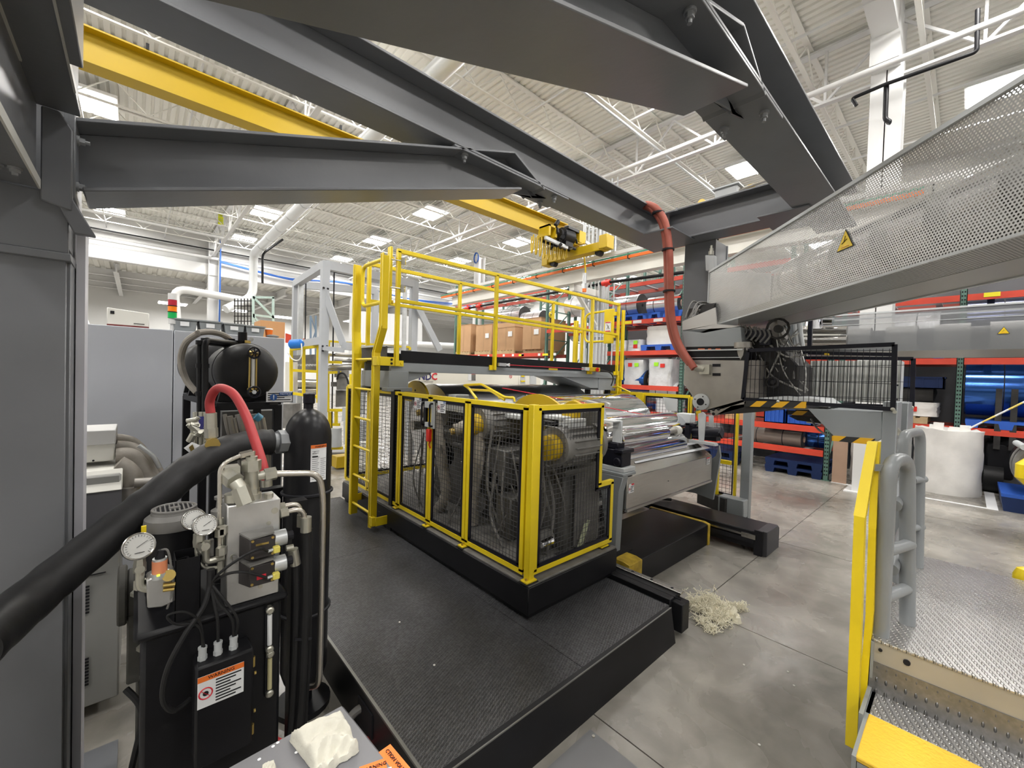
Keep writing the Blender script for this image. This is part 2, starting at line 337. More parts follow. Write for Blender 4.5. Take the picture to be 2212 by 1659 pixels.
def label_plate(parent, name, c, xd, yd, w, h, rows=6, head=None, headtxt=None, icon=None, htxt=INK, plate=PAP, left=0.0):
    """a printed plate centred at c; xd right, yd up; rows of small print, header band, icon"""
    c = V(c); xd = V(xd).normalized(); yd = V(yd).normalized(); n = xd.cross(yd).normalized()
    def quad(b, u0, u1, v0, v1, off, t=0.0008):
        p = c+xd*((u0+u1)/2)+yd*((v0+v1)/2)+n*off; b.bar(p-xd*(u1-u0)/2, p+xd*(u1-u0)/2, (v1-v0), t, up=n)
    b = B(); quad(b, -w/2, w/2, -h/2, h/2, 0, 0.002); pl = b.done(name, plate, parent)
    top = h/2
    if head:
        hh = h*0.17; b = B(); quad(b, -w/2+left*w, w/2, h/2-hh, h/2, 0.0014); b.done('header_band', head, pl) if parent.parent is None else b.done(name+'_band', head, parent)
        if headtxt: text(headtxt, htxt, parent, c+yd*(h/2-hh/2)+xd*left*w/2+n*0.0022, xd, yd, hh*0.85)
        top = h/2-hh
    if rows:
        b = B(); x0 = -w/2+w*(0.06+(0.32 if icon else 0))
        for i in range(rows):
            v = top-(i+0.8)*(top+h/2)/(rows+0.8); u1 = w/2-w*(0.06+0.12*((i*37) % 3)); t = (top+h/2)/(rows+1)*0.22
            quad(b, x0, u1, v-t, v+t, 0.0014)
        b.done('small_print', INK, parent)
    if icon:
        r = min(h*0.3, w*0.14); ic = c-xd*(w*0.33)+yd*(-h*0.06)+n*0.0016
        if icon == 'no':
            b = B(); b.tube([ic+xd*r*math.cos(a*math.pi/8)+yd*r*math.sin(a*math.pi/8) for a in range(16)], r*0.12, 4, closed=True); b.bar(ic-xd*r*0.7+yd*r*0.7, ic+xd*r*0.7-yd*r*0.7, 0.001, r*0.2, up=n); b.done('prohibition_ring', RDI, parent)
            b = B(); b.lathe(ic, n, [(0, r*0.45), (0.001, r*0.45)], 10); b.done('pictogram', INK, parent)
        else:
            b = B(); b.lathe(ic, n, [(0, r), (0.001, r)], 20); b.done('mandatory_disc', INB, parent)
            b = B(); b.bar(ic-yd*r*0.1+n*0.0015, ic+yd*r*0.6+n*0.0015, r*0.25, 0.001, up=n); b.bar(ic-yd*r*0.55+n*0.0015, ic-yd*r*0.3+n*0.0015, r*0.25, 0.001, up=n); b.done('exclamation_mark', PAP, parent)
    return pl
def bolt(b, p, ax, r=0.016, l=0.03):
    p = V(p); ax = V(ax).normalized(); b.cyl(p, p+ax*l*0.25, r*1.35, n=12); b.cyl(p+ax*l*0.25, p+ax*l*0.75, r, n=6); b.cyl(p+ax*l*0.75, p+ax*l*1.2, r*0.55, n=8)
# =============== the hall ===============
X0, X1, Y0, Y1, ZC = -9.0, 24.0, -9.0, 25.0, 8.3
fl = B().box((X0, Y0, -0.12), (X1, 34, -0.012)).done('floor', SLAB, None, kind='structure')
xs = [X0, -5.3, -1.7, 1.9, 3.445, 5.65, 8.6, 11.6, 14.6, 17.6, 20.6, X1]; ys = [Y0, -5.2, -1.6, 1.45, 4.6, 8.2, 11.8, 15.4, 19.0, 22.6, 27.5, 34.0]
for i in range(len(xs)-1):
    for j in range(len(ys)-1):
        B().box((xs[i]+0.004, ys[j]+0.004, -0.05), (xs[i+1]-0.004, ys[j+1]-0.004, 0.0)).done('concrete_slab', CON, fl)
# painted lines on the floor by the racks
b = B(); b.box((9.93, -0.40, 0), (10.02, 1.7, 0.002)); b.box((10.02, -0.40, 0), (11.6, -0.28, 0.002)); b.done('floor_marking', PAP, fl)
# roof deck: folded sheet, ribs run along Y
vs = []; fs = []; x = X0; k = 0; pitch = 0.16
while x < X1:
    for dx, dz in ((0, 0), (0.085, 0), (0.10, 0.034), (0.145, 0.034)):
        vs += [(x+dx, Y0, ZC+dz), (x+dx, Y1+0.3, ZC+dz)]
    x += pitch
fs = [(2*i, 2*i+2, 2*i+3, 2*i+1) for i in range(len(vs)//2-1)]
deck = B(); deck.add(vs, fs); deck.box((X0, Y0, ZC+0.1), (X1, Y1+0.3, ZC+0.16)); ceil = deck.done('ceiling', DECK, None, kind='structure', smooth=False)
# open-web joists along X
def truss(p, q, depth, panel, cw, ww, name, zoff=0.0, parent=None):
    p = V(p); q = V(q); L = (q-p).length; d = (q-p)/L; n = int(L/panel); b = B(); up = V((0, 0, 1))
    side = d.cross(up)
    b.bar(p-up*cw/2, q-up*cw/2, cw*2.0, cw*0.55); b.bar(p-up*depth, q-up*depth, cw*1.5, cw*0.55)
    for i in range(n):
        a = p+d*(L*i/n); m = p+d*(L*(i+0.5)/n)-up*depth; c = p+d*(L*(i+1)/n); b.bar(a-up*cw, m, ww, ww, up=side); b.bar(m, c-up*cw, ww, ww, up=side)
        if cw > 0.07: b.bar(m, m+up*(depth-cw), ww, ww, up=side)
    return b
jb = truss((X0, 0, 0), (X1, 0, 0), 0.62, 1.22, 0.05, 0.022, 'roof_joist')
j0 = None; y = -8.6
while y < Y1-0.5:
    if j0 is None: j0 = jb.done('roof_joist', DECK, ceil); o = j0
    else: o = j0.copy(); COL.objects.link(o)
    o.location = (0, y, ZC); y += 1.55
gb = truss((0, Y0, 0), (0, Y1, 0), 1.05, 1.9, 0.075, 0.04, 'roof_girder')
g0 = None
for gx in (-4.2, 2.7, 9.6, 16.5):
    if g0 is None: g0 = gb.done('roof_girder', WHT, ceil); o = g0
    else: o = g0.copy(); COL.objects.link(o)
    o.location = (gx, 0, ZC-0.06)
# bridging bars between the joists
for gx in (-1.0, 0.9, 4.7, 6.4, 8.2, 11.7, 13.6, 18.5):
    B().bar((gx, Y0, ZC-0.60), (gx, Y1, ZC-0.60), 0.035, 0.035).done('bridging_bar', WHT, ceil)
# walls
B().box((X0-0.2, Y0-0.2, 0), (X1+0.2, Y0, ZC+0.2)).done('wall_near', WALLM, None, kind='structure')
B().box((X0-0.2, Y0, 0), (X0, 34, ZC+0.2)).done('wall_left', WALLM, None, kind='structure')
B().box((X1, Y0, 0), (X1+0.2, 34, ZC+0.2)).done('wall_right', WALLM, None, kind='structure')
B().box((X0, Y1, 6.3), (X1, Y1+0.25, ZC+0.2)).done('wall_upper', WALLM, None, kind='structure')
B().box((X0, 33.8, 0), (X1, 34, 6.4)).done('wall_back', WALLM, None, kind='structure')
B().box((X0, Y1-0.32, 6.26), (X1, Y1, 6.80)).done('trim_1', WHT, None, kind='structure', bevel=0.02)
B().box((X0, Y1-0.34, 7.46), (X1, Y1, 7.52)).done('trim_2', WHT, None, kind='structure')
# annex beyond the opening: low deck with its own beams
vs = []; x = X0
while x < X1:
    for dx, dz in ((0, 0), (0.15, 0), (0.18, 0.06), (0.32, 0.06)): vs += [(x+dx, Y1+0.25, 6.3+dz), (x+dx, 33.8, 6.3+dz)]
    x += 0.36
bb = B(); bb.add(vs, [(2*i, 2*i+2, 2*i+3, 2*i+1) for i in range(len(vs)//2-1)]); bb.box((X0, Y1+0.25, 6.40), (X1, 34, 6.48)); ac = bb.done('ceiling_annex', DECK, None, kind='structure', smooth=False)
for yy in (27.2, 29.4, 31.6): B().ibeam((X0, yy, 6.12), (X1, yy, 6.12), 0.16, 0.3).done('annex_beam', WHT, ac)
for xx in (-4, -0.7, 2.7, 6, 9.5, 13): B().ibeam((xx, Y1+0.25, 6.06), (xx, 33.8, 6.06), 0.18, 0.4).done('annex_beam', WHT, ac)

# columns
def hcol(x, y, z1, label, w=0.30):
    t = T('building_column', label, 'column', (x, y, 0), group='white steel building columns')
    b = B(); b.box((x-w/2, y-w/2, 0), (x-w/2+0.02, y+w/2, z1)); b.box((x+w/2-0.02, y-w/2, 0), (x+w/2, y+w/2, z1)); b.box((x-w/2, y-0.008, 0), (x+w/2, y+0.008, z1)); b.done('shaft', WHT, t)
    b = B(); b.box((x-w/2-.1, y-w/2-.1, 0), (x+w/2+.1, y+w/2+.1, 0.02)); b.done('base_plate', WHT, t)
    return t
hcol(2.72, 24.75, 7.9, 'white column on the far left wall with a blue cable down its edge', 0.42)
hcol(11.75, 15.4, 7.3, 'white column beside the boxes with a blue cable loop high up', 0.36)
hcol(9.6, 6.95, 7.3, 'white column behind the walkway gate, carrying bundles of conduit', 0.30)
hcol(9.6, 1.10, 7.3, 'wide white column above the perforated guard at upper right', 0.42)
hcol(9.6, 24.75, 7.9, 'white column at the far end of the back wall', 0.42)
# box beam meeting the right-hand column
b = B().box((9.1, 0.93, 7.25), (10.0, 1.30, 8.3)); b.box((5.0, 0.95, 7.7), (9.4, 1.28, 8.28)); b.done('enclosed_roof_beam', WHT, None, label='wide white boxed beam under the roof above the right-hand column', cat='beam')

# high bay lamps: grid
def highbay(x, y, z, label, on=True, lamp=True, wd=.95):
    t = T('high_bay_light', label, 'light', (x, y, z), group='rectangular high bay lights')
    b = B(); b.box((x-wd/2, y-0.60, z+0.02), (x+wd/2, y+0.60, z+0.09)); b.box((x-0.12, y-0.10, z+0.09), (x+0.12, y+0.10, z+0.20)); b.cyl((x-wd*.4, y, z+.09), (x-wd*.4, y, ZC-0.45 if z > 7 else z+.4), .006, n=5) if z > 7 else b.cyl((x-wd*.4, y, z+.09), (x-wd*.4, y, 6.32), .006, n=5); b.cyl((x+wd*.4, y, z+.09), (x+wd*.4, y, ZC-0.45 if z > 7 else z+.4), .006, n=5); b.done('housing', WHT, t)
    for s in (-1, 1): B().box((x+s*wd/4-wd/4+0.04, y-.56, z), (x+s*wd/4+wd/4-0.04, y+.56, z+0.025)).done('lens', LENS, t)
    if lamp:
        l = bpy.data.lights.new('high_bay_lamp', 'AREA'); l.shape = 'RECTANGLE'; l.size = wd-.1; l.size_y = 1.1; l.energy = LAMP_W; l.color = (1, 0.98, 0.95)
        o = bpy.data.objects.new('high_bay_lamp', l); COL.objects.link(o); o.location = (0, 0, -0.02); o.parent = t
GX = [-5.4, -0.85, 3.7, 8.2, 12.75, 17.3, 21.9]; GY = [-5.0, -0.35, 4.25, 9.0, 13.9, 18.6, 23.2]
NX = ['first', 'second', 'third', 'fourth', 'fifth', 'sixth', 'seventh']
for i, x in enumerate(GX):
    for j, y in enumerate(GY):
        highbay(x, y, 7.9, 'roof light in the %s row from the far left wall, %s along from the left' % (NX[6-j], NX[i]))
for i, (x, y) in enumerate(((4.5, 30.5), (7.4, 31.5), (11.5, 29.5), (14.5, 31.0), (1.5, 30.5), (-3, 29))):
    highbay(x, y, 5.35, 'low light in the annex under the far deck, %s of the row' % NX[i], wd=1.3)

# pipes and ducts
def pipe(name, pts, r, m, label, cat='pipe', bendr=0.2, n=12):
    return B().tube(bend(pts, bendr), r, n).done(name, m, None, label=label, cat=cat)
P1 = PZ(665, 447, 7.2); 
t = T('spiral_duct', 'silvery round duct slanting down from the roof, left of the yellow railing', 'duct', PY(548, 560, 20))
q0 = PZ(548, 548, 6.9); q1 = V((q0.x, q0.y, PY(544, 640, q0.y).z)); dp = bend([V((3.68, 3.0, 6.9)), V((3.68, 6.7, 6.9)), V((q0.x, q0.y, 6.9)), q1, PY(487, 668, q0.y-.6)], 0.4)
B().tube(dp, 0.17, 16).done('duct_run', CSK, t)
b = B()
for i in range(2, len(dp)-1):
    d = (dp[i+1]-dp[i]); 
    if d.length > 1.5:
        for k in range(int(d.length/1.5)):
            c = dp[i]+d.normalized()*(1.5*k+.5); b.tube([c, c+d.normalized()*0.05], 0.18, 16)
b.done('duct_collar', GLV, t)
pipe('sprinkler_main', [PY(567, 612, 20), PY(567, 548, 20), PY(611, 517, 20)], 0.045, BLK, 'black drop pipe with red fittings beside the slanted duct')
pipe('white_wall_pipe', [(X0, 24.55, 7.05), (X1, 24.55, 7.05)], 0.07, WHT, 'white pipe running the length of the far wall above the band')
pipe('sprinkler_pipe', [(X0, 21.5, 7.35), (X1, 21.5, 7.35)], 0.05, WHT, 'thin white sprinkler pipe across the bay near the far wall')
pipe('black_wall_conduit', [(X0, 24.4, 7.42), (X1, 24.4, 7.42)], 0.03, BLK, 'thin black conduit along the top of the far wall')
pipe('insulated_riser', [PY(382, 700, 24), PY(376, 622, 24), PY(545, 652, 24)], 0.17, WALLM, 'thick white insulated pipe rising behind the stack light', bendr=.5)
pipe('insulated_elbow', [PY(150, 672, 20), PY(178, 682, 20), PY(190, 715, 20)], 0.10, CSK, 'white insulated pipe elbow at the left end of the grey cabinet', bendr=.6)
pipe('ceiling_pipe', [(9.0, Y0, 7.12), (9.0, Y1-1, 7.12)], 0.05, WHT, 'white sprinkler main running under the roof girder')
pipe('ceiling_pipe', [(X0, 5.3, 7.52), (X1, 5.3, 7.52)], 0.03, GLV, 'slim grey conduit crossing under the joists above the beams')
pipe('ceiling_conduit', [PX(1850, 228, 9.0), PX(1840, 213, 9.0), PX(1910, 183, 9.0), PX(2110, 112, 9.0), PX(2112, 20, 9.0)], 0.028, BLK, 'black conduit bent around the top of the right-hand white column', bendr=.05)
pipe('ceiling_conduit', [PX(1915, 183, 9.05), PX(1912, 258, 9.05), PX(1922, 263, 9.05), PX(1918, 268, 9.05)], 0.035, BLK, 'short black drop pipe on the right-hand white column', bendr=.05)
pipe('blue_cable', [(2.95, 24.4, 8.0), (2.95, 24.4, 0.3)], 0.035, CBL, 'blue cable strapped down the edge of the far left column', 'cable')
b = B(); b.tube(curve([(3.0, 24.5, 6.95), (6, 24.5, 6.68), (9, 24.5, 6.95), (13, 24.5, 6.65), (18, 24.5, 6.9)]), 0.045, 6); b.tube(curve([(3.0, 24.45, 6.9), (6.5, 24.45, 6.6), (10, 24.45, 6.8), (14, 24.45, 6.6), (18, 24.45, 6.8)]), 0.03, 6); b.done('blue_cable', CBL, None, label='blue cables draped along the white band of the far wall', cat='cable')
b = B(); c0 = PX(1028, 557, 11.5)
for k in range(3): b.tube([c0+V((0.02*k, math.cos(a*.5236)*0.16, math.sin(a*.5236)*(0.25-.02*k))) for a in range(12)], 0.014, 5, closed=True)
b.done('cable_coil', CBL, None, label='loop of blue cable hung high on the white column', cat='cable')
b = B(); p = PY(477, 465, 21.4)
for k in range(8): b.box((p.x-0.09, p.y-0.02, p.z+0.45-0.12*k), (p.x+0.09, p.y+0.02, p.z+0.55-0.12*k))
b.done('yellow_streamer', mat('tape_yellow', (0.75, 0.80, 0.02), 0.6), None, label='yellow ribbon hanging from the pipe near the far wall', cat='tape')
# conduits on the middle column
t = T('conduit_bundle', 'bundle of vertical galvanised conduits on the column behind the walkway gate', 'conduit', (9.35, 6.9, 0))
for k, (dx, dy, r) in enumerate(((0, -.30, .035), (0, -.18, .02), (0, -.06, .03), (0, .06, .02), (0, .2, .035), (0, .34, .03), (-.05, -.42, .02), (-.05, .45, .045), (0, -.55, .02))):
    B().cyl((9.38+dx, 6.95+dy, 0.0), (9.38+dx, 6.95+dy, 7.2), r, n=8).done('conduit', GLV, t)
b = B()
for z in (1, 2, 3, 4, 5, 6): b.box((9.39, 6.35, z), (9.43, 7.5, z+.04))
b.done('strut_channel', GLV, t)
pipe('swept_conduit', [PX(1262, 900, 9.3), PX(1262, 625, 9.3), PX(1285, 585, 9.3), PX(1300, 560, 9.3)], 0.05, GLV, 'large grey conduit curving up beside the middle column', 'conduit', bendr=.6)

# ---------- bridge crane ----------
t = T('bridge_crane', 'yellow overhead bridge crane spanning behind the grey gantry', 'crane', (3.5, 6.8, 5.2))
B().ibeam((-8.5, 6.79, 5.40), (7.75, 6.79, 5.40), 0.24, 0.40, 0.02, 0.012).done('girder', CRY, t)
b = B()
for x in (0.05, 2.3): b.box((x, 6.66, 5.60), (x+.03, 6.70, 5.67))
b.done('girder_clip', BLK, t)
e0 = PX(1205, 563, 7.95); e1 = PX(1312, 532, 7.95)
b = B(); b.box((7.75, 5.62, 4.78), (7.98, 7.5, 4.97)); b.box((7.72, 5.50, 4.80), (8.0, 5.72, 5.10)); b.box((7.72, 7.3, 4.72), (8.0, 7.5, 5.0)); b.box((7.5, 6.6, 4.98), (7.98, 6.98, 5.30)); b.done('end_truck', CRY, t, bevel=.01)
b = B(); 
for y in (5.8, 7.2): b.cyl((7.80, y, 4.76), (7.94, y, 4.76), .08, n=14)
b.done('wheel', BLK, t)
h = T('hoist_trolley', 'black and yellow electric chain hoist hanging on the crane girder', 'hoist', (6.9, 6.8, 4.8))
c = PY(1215, 513, 6.5)
b = B(); b.cyl(c+V((-.16, -.1, 0)), c+V((.18, -.1, 0)), .17, n=18); b.cyl(c+V((-.26, -.1, .0)), c+V((-.16, -.1, 0)), .12, n=18); b.box(c+V((-.1, -.2, -.24)), c+V((.16, .05, -.1))); b.done('hoist_motor', mat('hoist_black', (.02, .02, .022), .35, var=.3, vs=20), h)
b = B(); b.box(c+V((-.62, .0, -.16)), c+V((-.38, .2, .06))); b.box(c+V((.22, -.05, -.12)), c+V((.55, .3, .14))); b.done('control_box', CRY, h, bevel=.01)
b = B(); b.bar(c+V((-.6, .1, -.2)), c+V((.5, .1, -.2)), .04, .05); b.bar(c+V((-.1, -.2, .16)), c+V((.6, -.1, .2)), .12, .06); b.done('trolley_rail', BLK, h)
b = B()
for k in range(4): b.cyl(c+V((-.45+.28*k, -.02, -.14)), c+V((-.45+.28*k, .14, -.14)), .055, n=12)
b.done('trolley_wheel', ZNC, h)
rq = random.Random(4); b = B()
for k in range(16):
    p = c+V((rq.uniform(-.42, .35), rq.uniform(-.22, .05), rq.uniform(-.28, .16))); d = V((rq.uniform(-1, 1), rq.uniform(-1, 1), rq.uniform(-1, 1))).normalized(); b.cyl(p, p+d*rq.uniform(.06, .16), rq.uniform(.02, .055), n=10)
b.done('gear_unit', MATS['hoist_black'], h, kind='stuff')
b = B(); b.box(c+V((.38, -.2, -.05)), c+V((.62, .15, .22))); b.box(c+V((-.66, -.18, -.14)), c+V((-.60, .12, .10))); b.box(c+V((-.45, -.18, -.14)), c+V((-.39, .12, .10))); b.box(c+V((-.66, -.18, .06)), c+V((-.39, .12, .10))); b.done('side_frame', CRY, h)
b = B(); b.bar(c+V((-.75, -.16, -.22)), c+V((.0, -.16, -.27)), .05, .07); b.bar(c+V((.6, -.2, .0)), c+V((1.25, -.3, -.2)), .05, .07); b.done('festoon_bracket', LGR, h)
fb = T('festoon_cable', 'yellow festoon cable hanging in loops beside the crane hoist', 'cable', PY(1180, 550, 6.6))
for k in range(9):
    p = PY(1148+9*k, 520+2*k, 6.6); dz = .34-.02*abs(k-4)
    B().tube(curve([p+V((0, -.06, .12)), p+V((.0, -.05, -dz*.6)), p+V((.02, 0, -dz)), p+V((.05, .05, -dz*.6)), p+V((.06, .06, .12))], 5), 0.018, 6).done('cable_loop', CRY, fb)
b = B(); p = c+V((.3, -.1, -.1)); b.tube(curve([p, p+V((.2, 0, -.02)), p+V((.34, -.05, -.25)), p+V((.36, -.1, -.7)), p+V((.33, -.1, -.9))]), .022, 6); b.tube(curve([p+V((.1, 0, .25)), p+V((.2, -.1, .05)), p+V((.0, -.1, -.0))]), .015, 6)
b.done('hoist_cable', CRY, h)
b = B(); q = p+V((.33, -.1, -.9)); b.cyl(q, q+V((0, 0, .25)), .05, n=10); b.box(q+V((-.05, -.04, -.12)), q+V((.05, .04, 0))); b.done('cable_drop', GLV, h); B().cyl(q+V((0, 0, -.2)), q+V((0, 0, -.12)), .05, n=10).done('beacon', ORA, h)
# runway beam with conductor bars
t = T('crane_runway', 'cream crane runway beam with orange conductor bar beneath its rail', 'beam', (8.3, 7, 4.3))
B().ibeam((8.3, -6, 4.44), (8.3, 12.4, 4.44), 0.22, 0.34, 0.02, 0.014).done('runway_beam', OFW, t)
B().box((8.20, 0.5, 4.615), (8.24, 12.6, 4.66)).done('crane_rail', GLV, t)
B().box((8.13, 0.5, 4.585), (8.17, 12.9, 4.645)).done('conductor_bar', ORA, t)
B().box((8.11, 0.5, 4.655), (8.13, 12.9, 4.685)).done('green_bar', mat('conductor_green', (.05, .25, .15), .5), t)
B().box((8.12, -5, 4.72), (8.19, 12.5, 4.80)).done('cable_track', WHT, t)
b = B()
for k in range(13): b.box((8.12, 0.4+.96*k, 4.57), (8.20, 0.42+.96*k, 4.70))
b.done('bar_hanger', DRK, t)
for yy in (6.95,): B().box((8.3, yy-.08, 4.10), (9.5, yy+.08, 4.27)).done('support_bracket', OFW, t)
B().bar((8.5, 6.95, 4.1), (9.5, 6.95, 3.2), .12, .05).done('knee_brace', OFW, t)
# far sprinkler pipe by the racks
pipe('sprinkler_line', [PX(1000, 668, 9.4), PX(1300, 613, 9.4)], 0.04, BLK, 'black sprinkler pipe running above the cardboard boxes')
pipe('sprinkler_line', [PX(1296, 612, 9.2), PX(1480, 588, 9.2)], 0.04, BLK, 'black sprinkler pipe above the silver rolls, right of the column')
b = B(); 
for p in (PX(1310, 611, 9.2), PX(1010, 666, 9.4), PX(1035, 661, 9.4)): b.cyl(p-V((0, .12, 0)), p+V((0, .12, 0)), .075, n=12); b.cyl(p-V((.0, 0, .1)), p+V((0, 0, .1)), .04, n=8)
b.done('pipe_coupling', REP, None, label='red grooved couplings on the black sprinkler pipes', cat='pipe fitting')
# =============== storage racks ===============
def rack(label, X, ys, levels, ztop=5.2, dep=1.1, red=RRD):
    """levels: {bay index: [z tops]} ; runs along Y, front face at X"""
    t = T('pallet_rack', label, 'rack', (X, (ys[0]+ys[-1])/2, 0))
    for y in ys:
        for xx in (X, X+dep):
            b = B(); b.box((xx, y-.045, 0), (xx+.012, y+.045, ztop)); b.box((xx, y-.045, 0), (xx+.07, y-.038, ztop)); b.box((xx, y+.038, 0), (xx+.07, y+.045, ztop)); b.box((xx-.03, y-.07, 0), (xx+.1, y+.07, .012)); b.done('upright', RGN, t)
            if xx == X and y < 8:
                b = B(); z = .1
                while z < min(ztop, 4.6): b.box((xx-.002, y-.028, z), (xx, y-.008, z+.03)); b.box((xx-.002, y+.008, z), (xx, y+.028, z+.03)); z += .075
                b.done('slot_row', BLK, t)
        b = B(); z = .3
        while z+.9 < ztop: b.bar((X+.04, y, z), (X+dep, y, z+.9), .03, .03); b.bar((X+.04, y, z+.9), (X+dep, y, z+.9), .03, .03); z += .95
        b.done('frame_brace', RGN, t)
    for i in range(len(ys)-1):
        for z in levels.get(i, levels.get('all', [])):
            for k, xx in enumerate((X-.03, X+dep-.02)):
                b = B(); b.box((xx, ys[i]+.05, z-.12), (xx+.05, ys[i+1]-.05, z-.035)); b.box((xx+.012, ys[i]+.05, z-.035), (xx+.05, ys[i+1]-.05, z)); b.done('beam', red if k == 0 else RBR, t)
            b = B(); n = 4
            for q in range(n): yq = ys[i]+(ys[i+1]-ys[i])*(q+.5)/n; b.box((X, yq-.05, z-.05), (X+dep, yq+.05, z-.02))
            b.done('cross_support', GLV, t)
    return t
LV = [1.04, 1.72, 2.64, 3.48]
RA = rack('tall pallet rack with red beams behind the roller machine and boxes', 10.0, [1.80, 4.78, 7.1, 9.4, 14.7], {0: [.58, 1.04, 2.64, 3.48], 1: LV, 2: [.9, 1.9, 3.42], 3: [2.66, PX(1130, 637, 10).z+.1]}, 5.6)
RB = rack('pallet rack on the far right holding large blue film rolls', 11.6, [-5.6, -2.7, .10, 2.9, 5.9, 8.8], {0: [1.16, 2.46, 3.66], 1: [1.16, 2.46, 3.66], 2: [1.16, 2.46, 3.66], 'all': [1.16, 2.46, 3.66, 4.9]}, 5.6)
rack('distant rack with empty uprights reaching above the boxes', 13.6, [5.4, 8.0, 10.6, 13.2, 15.8], {'all': []}, 6.4)
# yellow and white labels along the rack beams
b = B(); b2 = B()
for k, y in enumerate((8.9, 9.6, 10.4, 10.9, 11.4, 12.3, 12.9)): b2.box((9.962, y, 2.56), (9.968, y+.11, 2.64))
for y in (9.45, 10.6): b.box((9.962, y-.2, 2.56), (9.968, y+.05, 2.63))
for y in (5.3, 5.9): b2.box((9.962, y, 3.38), (9.968, y+.25, 3.46))
b.box((9.962, 6.2, 3.38), (9.968, 6.4, 3.46)); b.done('bin_label', mat('label_yellow', (.8, .7, .02), .6), RA); b2.done('bin_label', PAP, RA)
b = B(); b.box((11.56, -.15, 3.58), (11.565, .0-.35, 3.66)); b.done('bin_label', mat('label_yellow', (.8, .7, .02), .6), RB)

# wooden pallet (prototype) then copies
def pallet_proto(name, m, plastic=False):
    t = T(name, 'x', 'pallet', (0, 0, 0), local=True); W, Dp = 1.0, 1.05
    if not plastic:
        for k in range(6): y = -W/2+k*(W-.11)/5; B().box((-Dp/2, y, .11), (Dp/2, y+.11, .13)).done('deck_board', m, t)
        for x in (-Dp/2, -.03, Dp/2-.06): B().box((x, -W/2, .02), (x+.06, W/2, .11)).done('stringer', m, t)
        b = B(); b.box((-Dp/2, -W/2, 0), (-Dp/2+.1, W/2, .02)); b.box((Dp/2-.1, -W/2, 0), (Dp/2, W/2, .02)); b.done('bottom_board', m, t)
    else:
        b = B(); b.box((-Dp/2, -W/2, .10), (Dp/2, W/2, .15)); b.done('deck', m, t)
        for y in (-W/2, -.09, W/2-.18):
            for x in (-Dp/2, Dp/2-.2): b = B(); b.prism([(x, y+.02, 0), (x, y+.16, 0), (x, y+.18, .10), (x, y, .10)], (.2, 0, 0)); b.done('foot', m, t)
    return t
wp = pallet_proto('wooden_pallet', WOD); bp_ = pallet_proto('plastic_pallet', BLU, True); bd_ = pallet_proto('plastic_pallet', BLD, True)
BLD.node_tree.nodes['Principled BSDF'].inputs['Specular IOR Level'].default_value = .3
used = set()
def put(proto, loc, label, group):
    if proto.name not in used: used.add(proto.name); proto.location = loc; proto['label'] = label; proto['group'] = group; return proto
    return dup(proto, loc, None, label, group)
# cardboard cartons on pallets
def carton(y0, y1, z1, label, x0=10.02, x1=11.0, tag=False, z0=2.79, lid=0):
    t = T('cardboard_box', label, 'box', (10.5, (y0+y1)/2, z0), group='big cardboard boxes on the rack')
    B().box((x0, y0, z0), (x1, y1, z1)).done('carton', CRD, t, bevel=.01)
    b = B(); b.box((x0-.012, y0-.012, z1-.16 if lid else z1-.004), (x1+.012, y1+.012, z1+.006)); b.done('lid', CRD, t)
    b = B(); b.box((x0-.003, (y0+y1)/2-.03, z0+.02), (x0, (y0+y1)/2+.03, z1)); b.done('packing_tape', mat('tape_brown', (.40, .24, .12), .35), t)
    if tag: B().box((x0-.018, (y0+y1)/2-.35, z0+.5), (x0-.013, (y0+y1)/2-.13, z0+.68)).done('shipping_label', PAP, t)
    put(wp, ((x0+x1)/2, (y0+y1)/2, 2.66), 'wooden pallet under the '+label.split(' ', 1)[1][:60], 'wooden pallets under the boxes')
ya = lambda x: PX(x, 720, 10.02).y
carton(ya(1017), ya(987), PX(1000, 702, 10.02).z, 'leftmost tall cardboard box on the rack seen through the railing')
carton(ya(1062), ya(1028), PX(1040, 702, 10.02).z, 'second cardboard box from the left with a small white label', tag=True)
carton(ya(1112), ya(1075), PX(1090, 698, 10.02).z, 'third cardboard box from the left with overlapping lid', tag=True, lid=1)
carton(ya(1168), ya(1129), PX(1150, 687, 10.02).z, 'large rightmost cardboard box on the rack with white label', tag=True, x1=11.3)
# film rolls
def film_roll(c, d, L, r, m, label, endm=DRK, core=.1, group=None, cm=CHB, cat='film roll'):
    c = V(c); d = V(d).normalized(); t = T('film_roll', label, cat, c-V((0, 0, r)), group=group)
    B().lathe(c-d*L/2, d, [(0, r-.01), (.005, r), (L-.005, r), (L, r-.01)], 32).done('wound_film', m, t)
    b = B(); b.lathe(c-d*(L/2+.012), d, [(0, r*.985), (.012, r*.985)], 32); b.done('end_board', endm, t)
    b = B(); b.lathe(c-d*(L/2+.03), d, [(0, core*.7), (0, core), (.03, core)], 16); b.done('core', cm, t)
    b = B(); 
    for s in (-.2, .25): b.lathe(c+d*L*s, d, [(0, r+.002), (.015, r+.002)], 32)
    b.done('strap', INK, t); return t
YD = (0, 1, 0)
def fr(px0, px1, py, r, m, label, X=10.5, z=None, **k):
    a = PX(px0, py, X); e = PX(px1, py, X)
    if z: a.z = e.z = z
    e = e; return film_roll(((a.x+e.x)/2, (a.y+e.y)/2, (a.z+e.z)/2), YD, abs(a.y-e.y), r, m, label, **k)
fr(1318, 1388, 645, .31, SLV, z=3.94, label= 'large silver film roll with dark end on the top shelf', X=10.4, core=.04, cm=INK)
fr(1405, 1472, 663, .24, SLV, z=3.87, label= 'silver wrapped roll on the top shelf half behind the red sleeve', X=10.4)
fr(1082, 1134, 684, .36, SLV, 'silver film roll above the third cardboard box', X=11.8, core=.05, cm=INK)
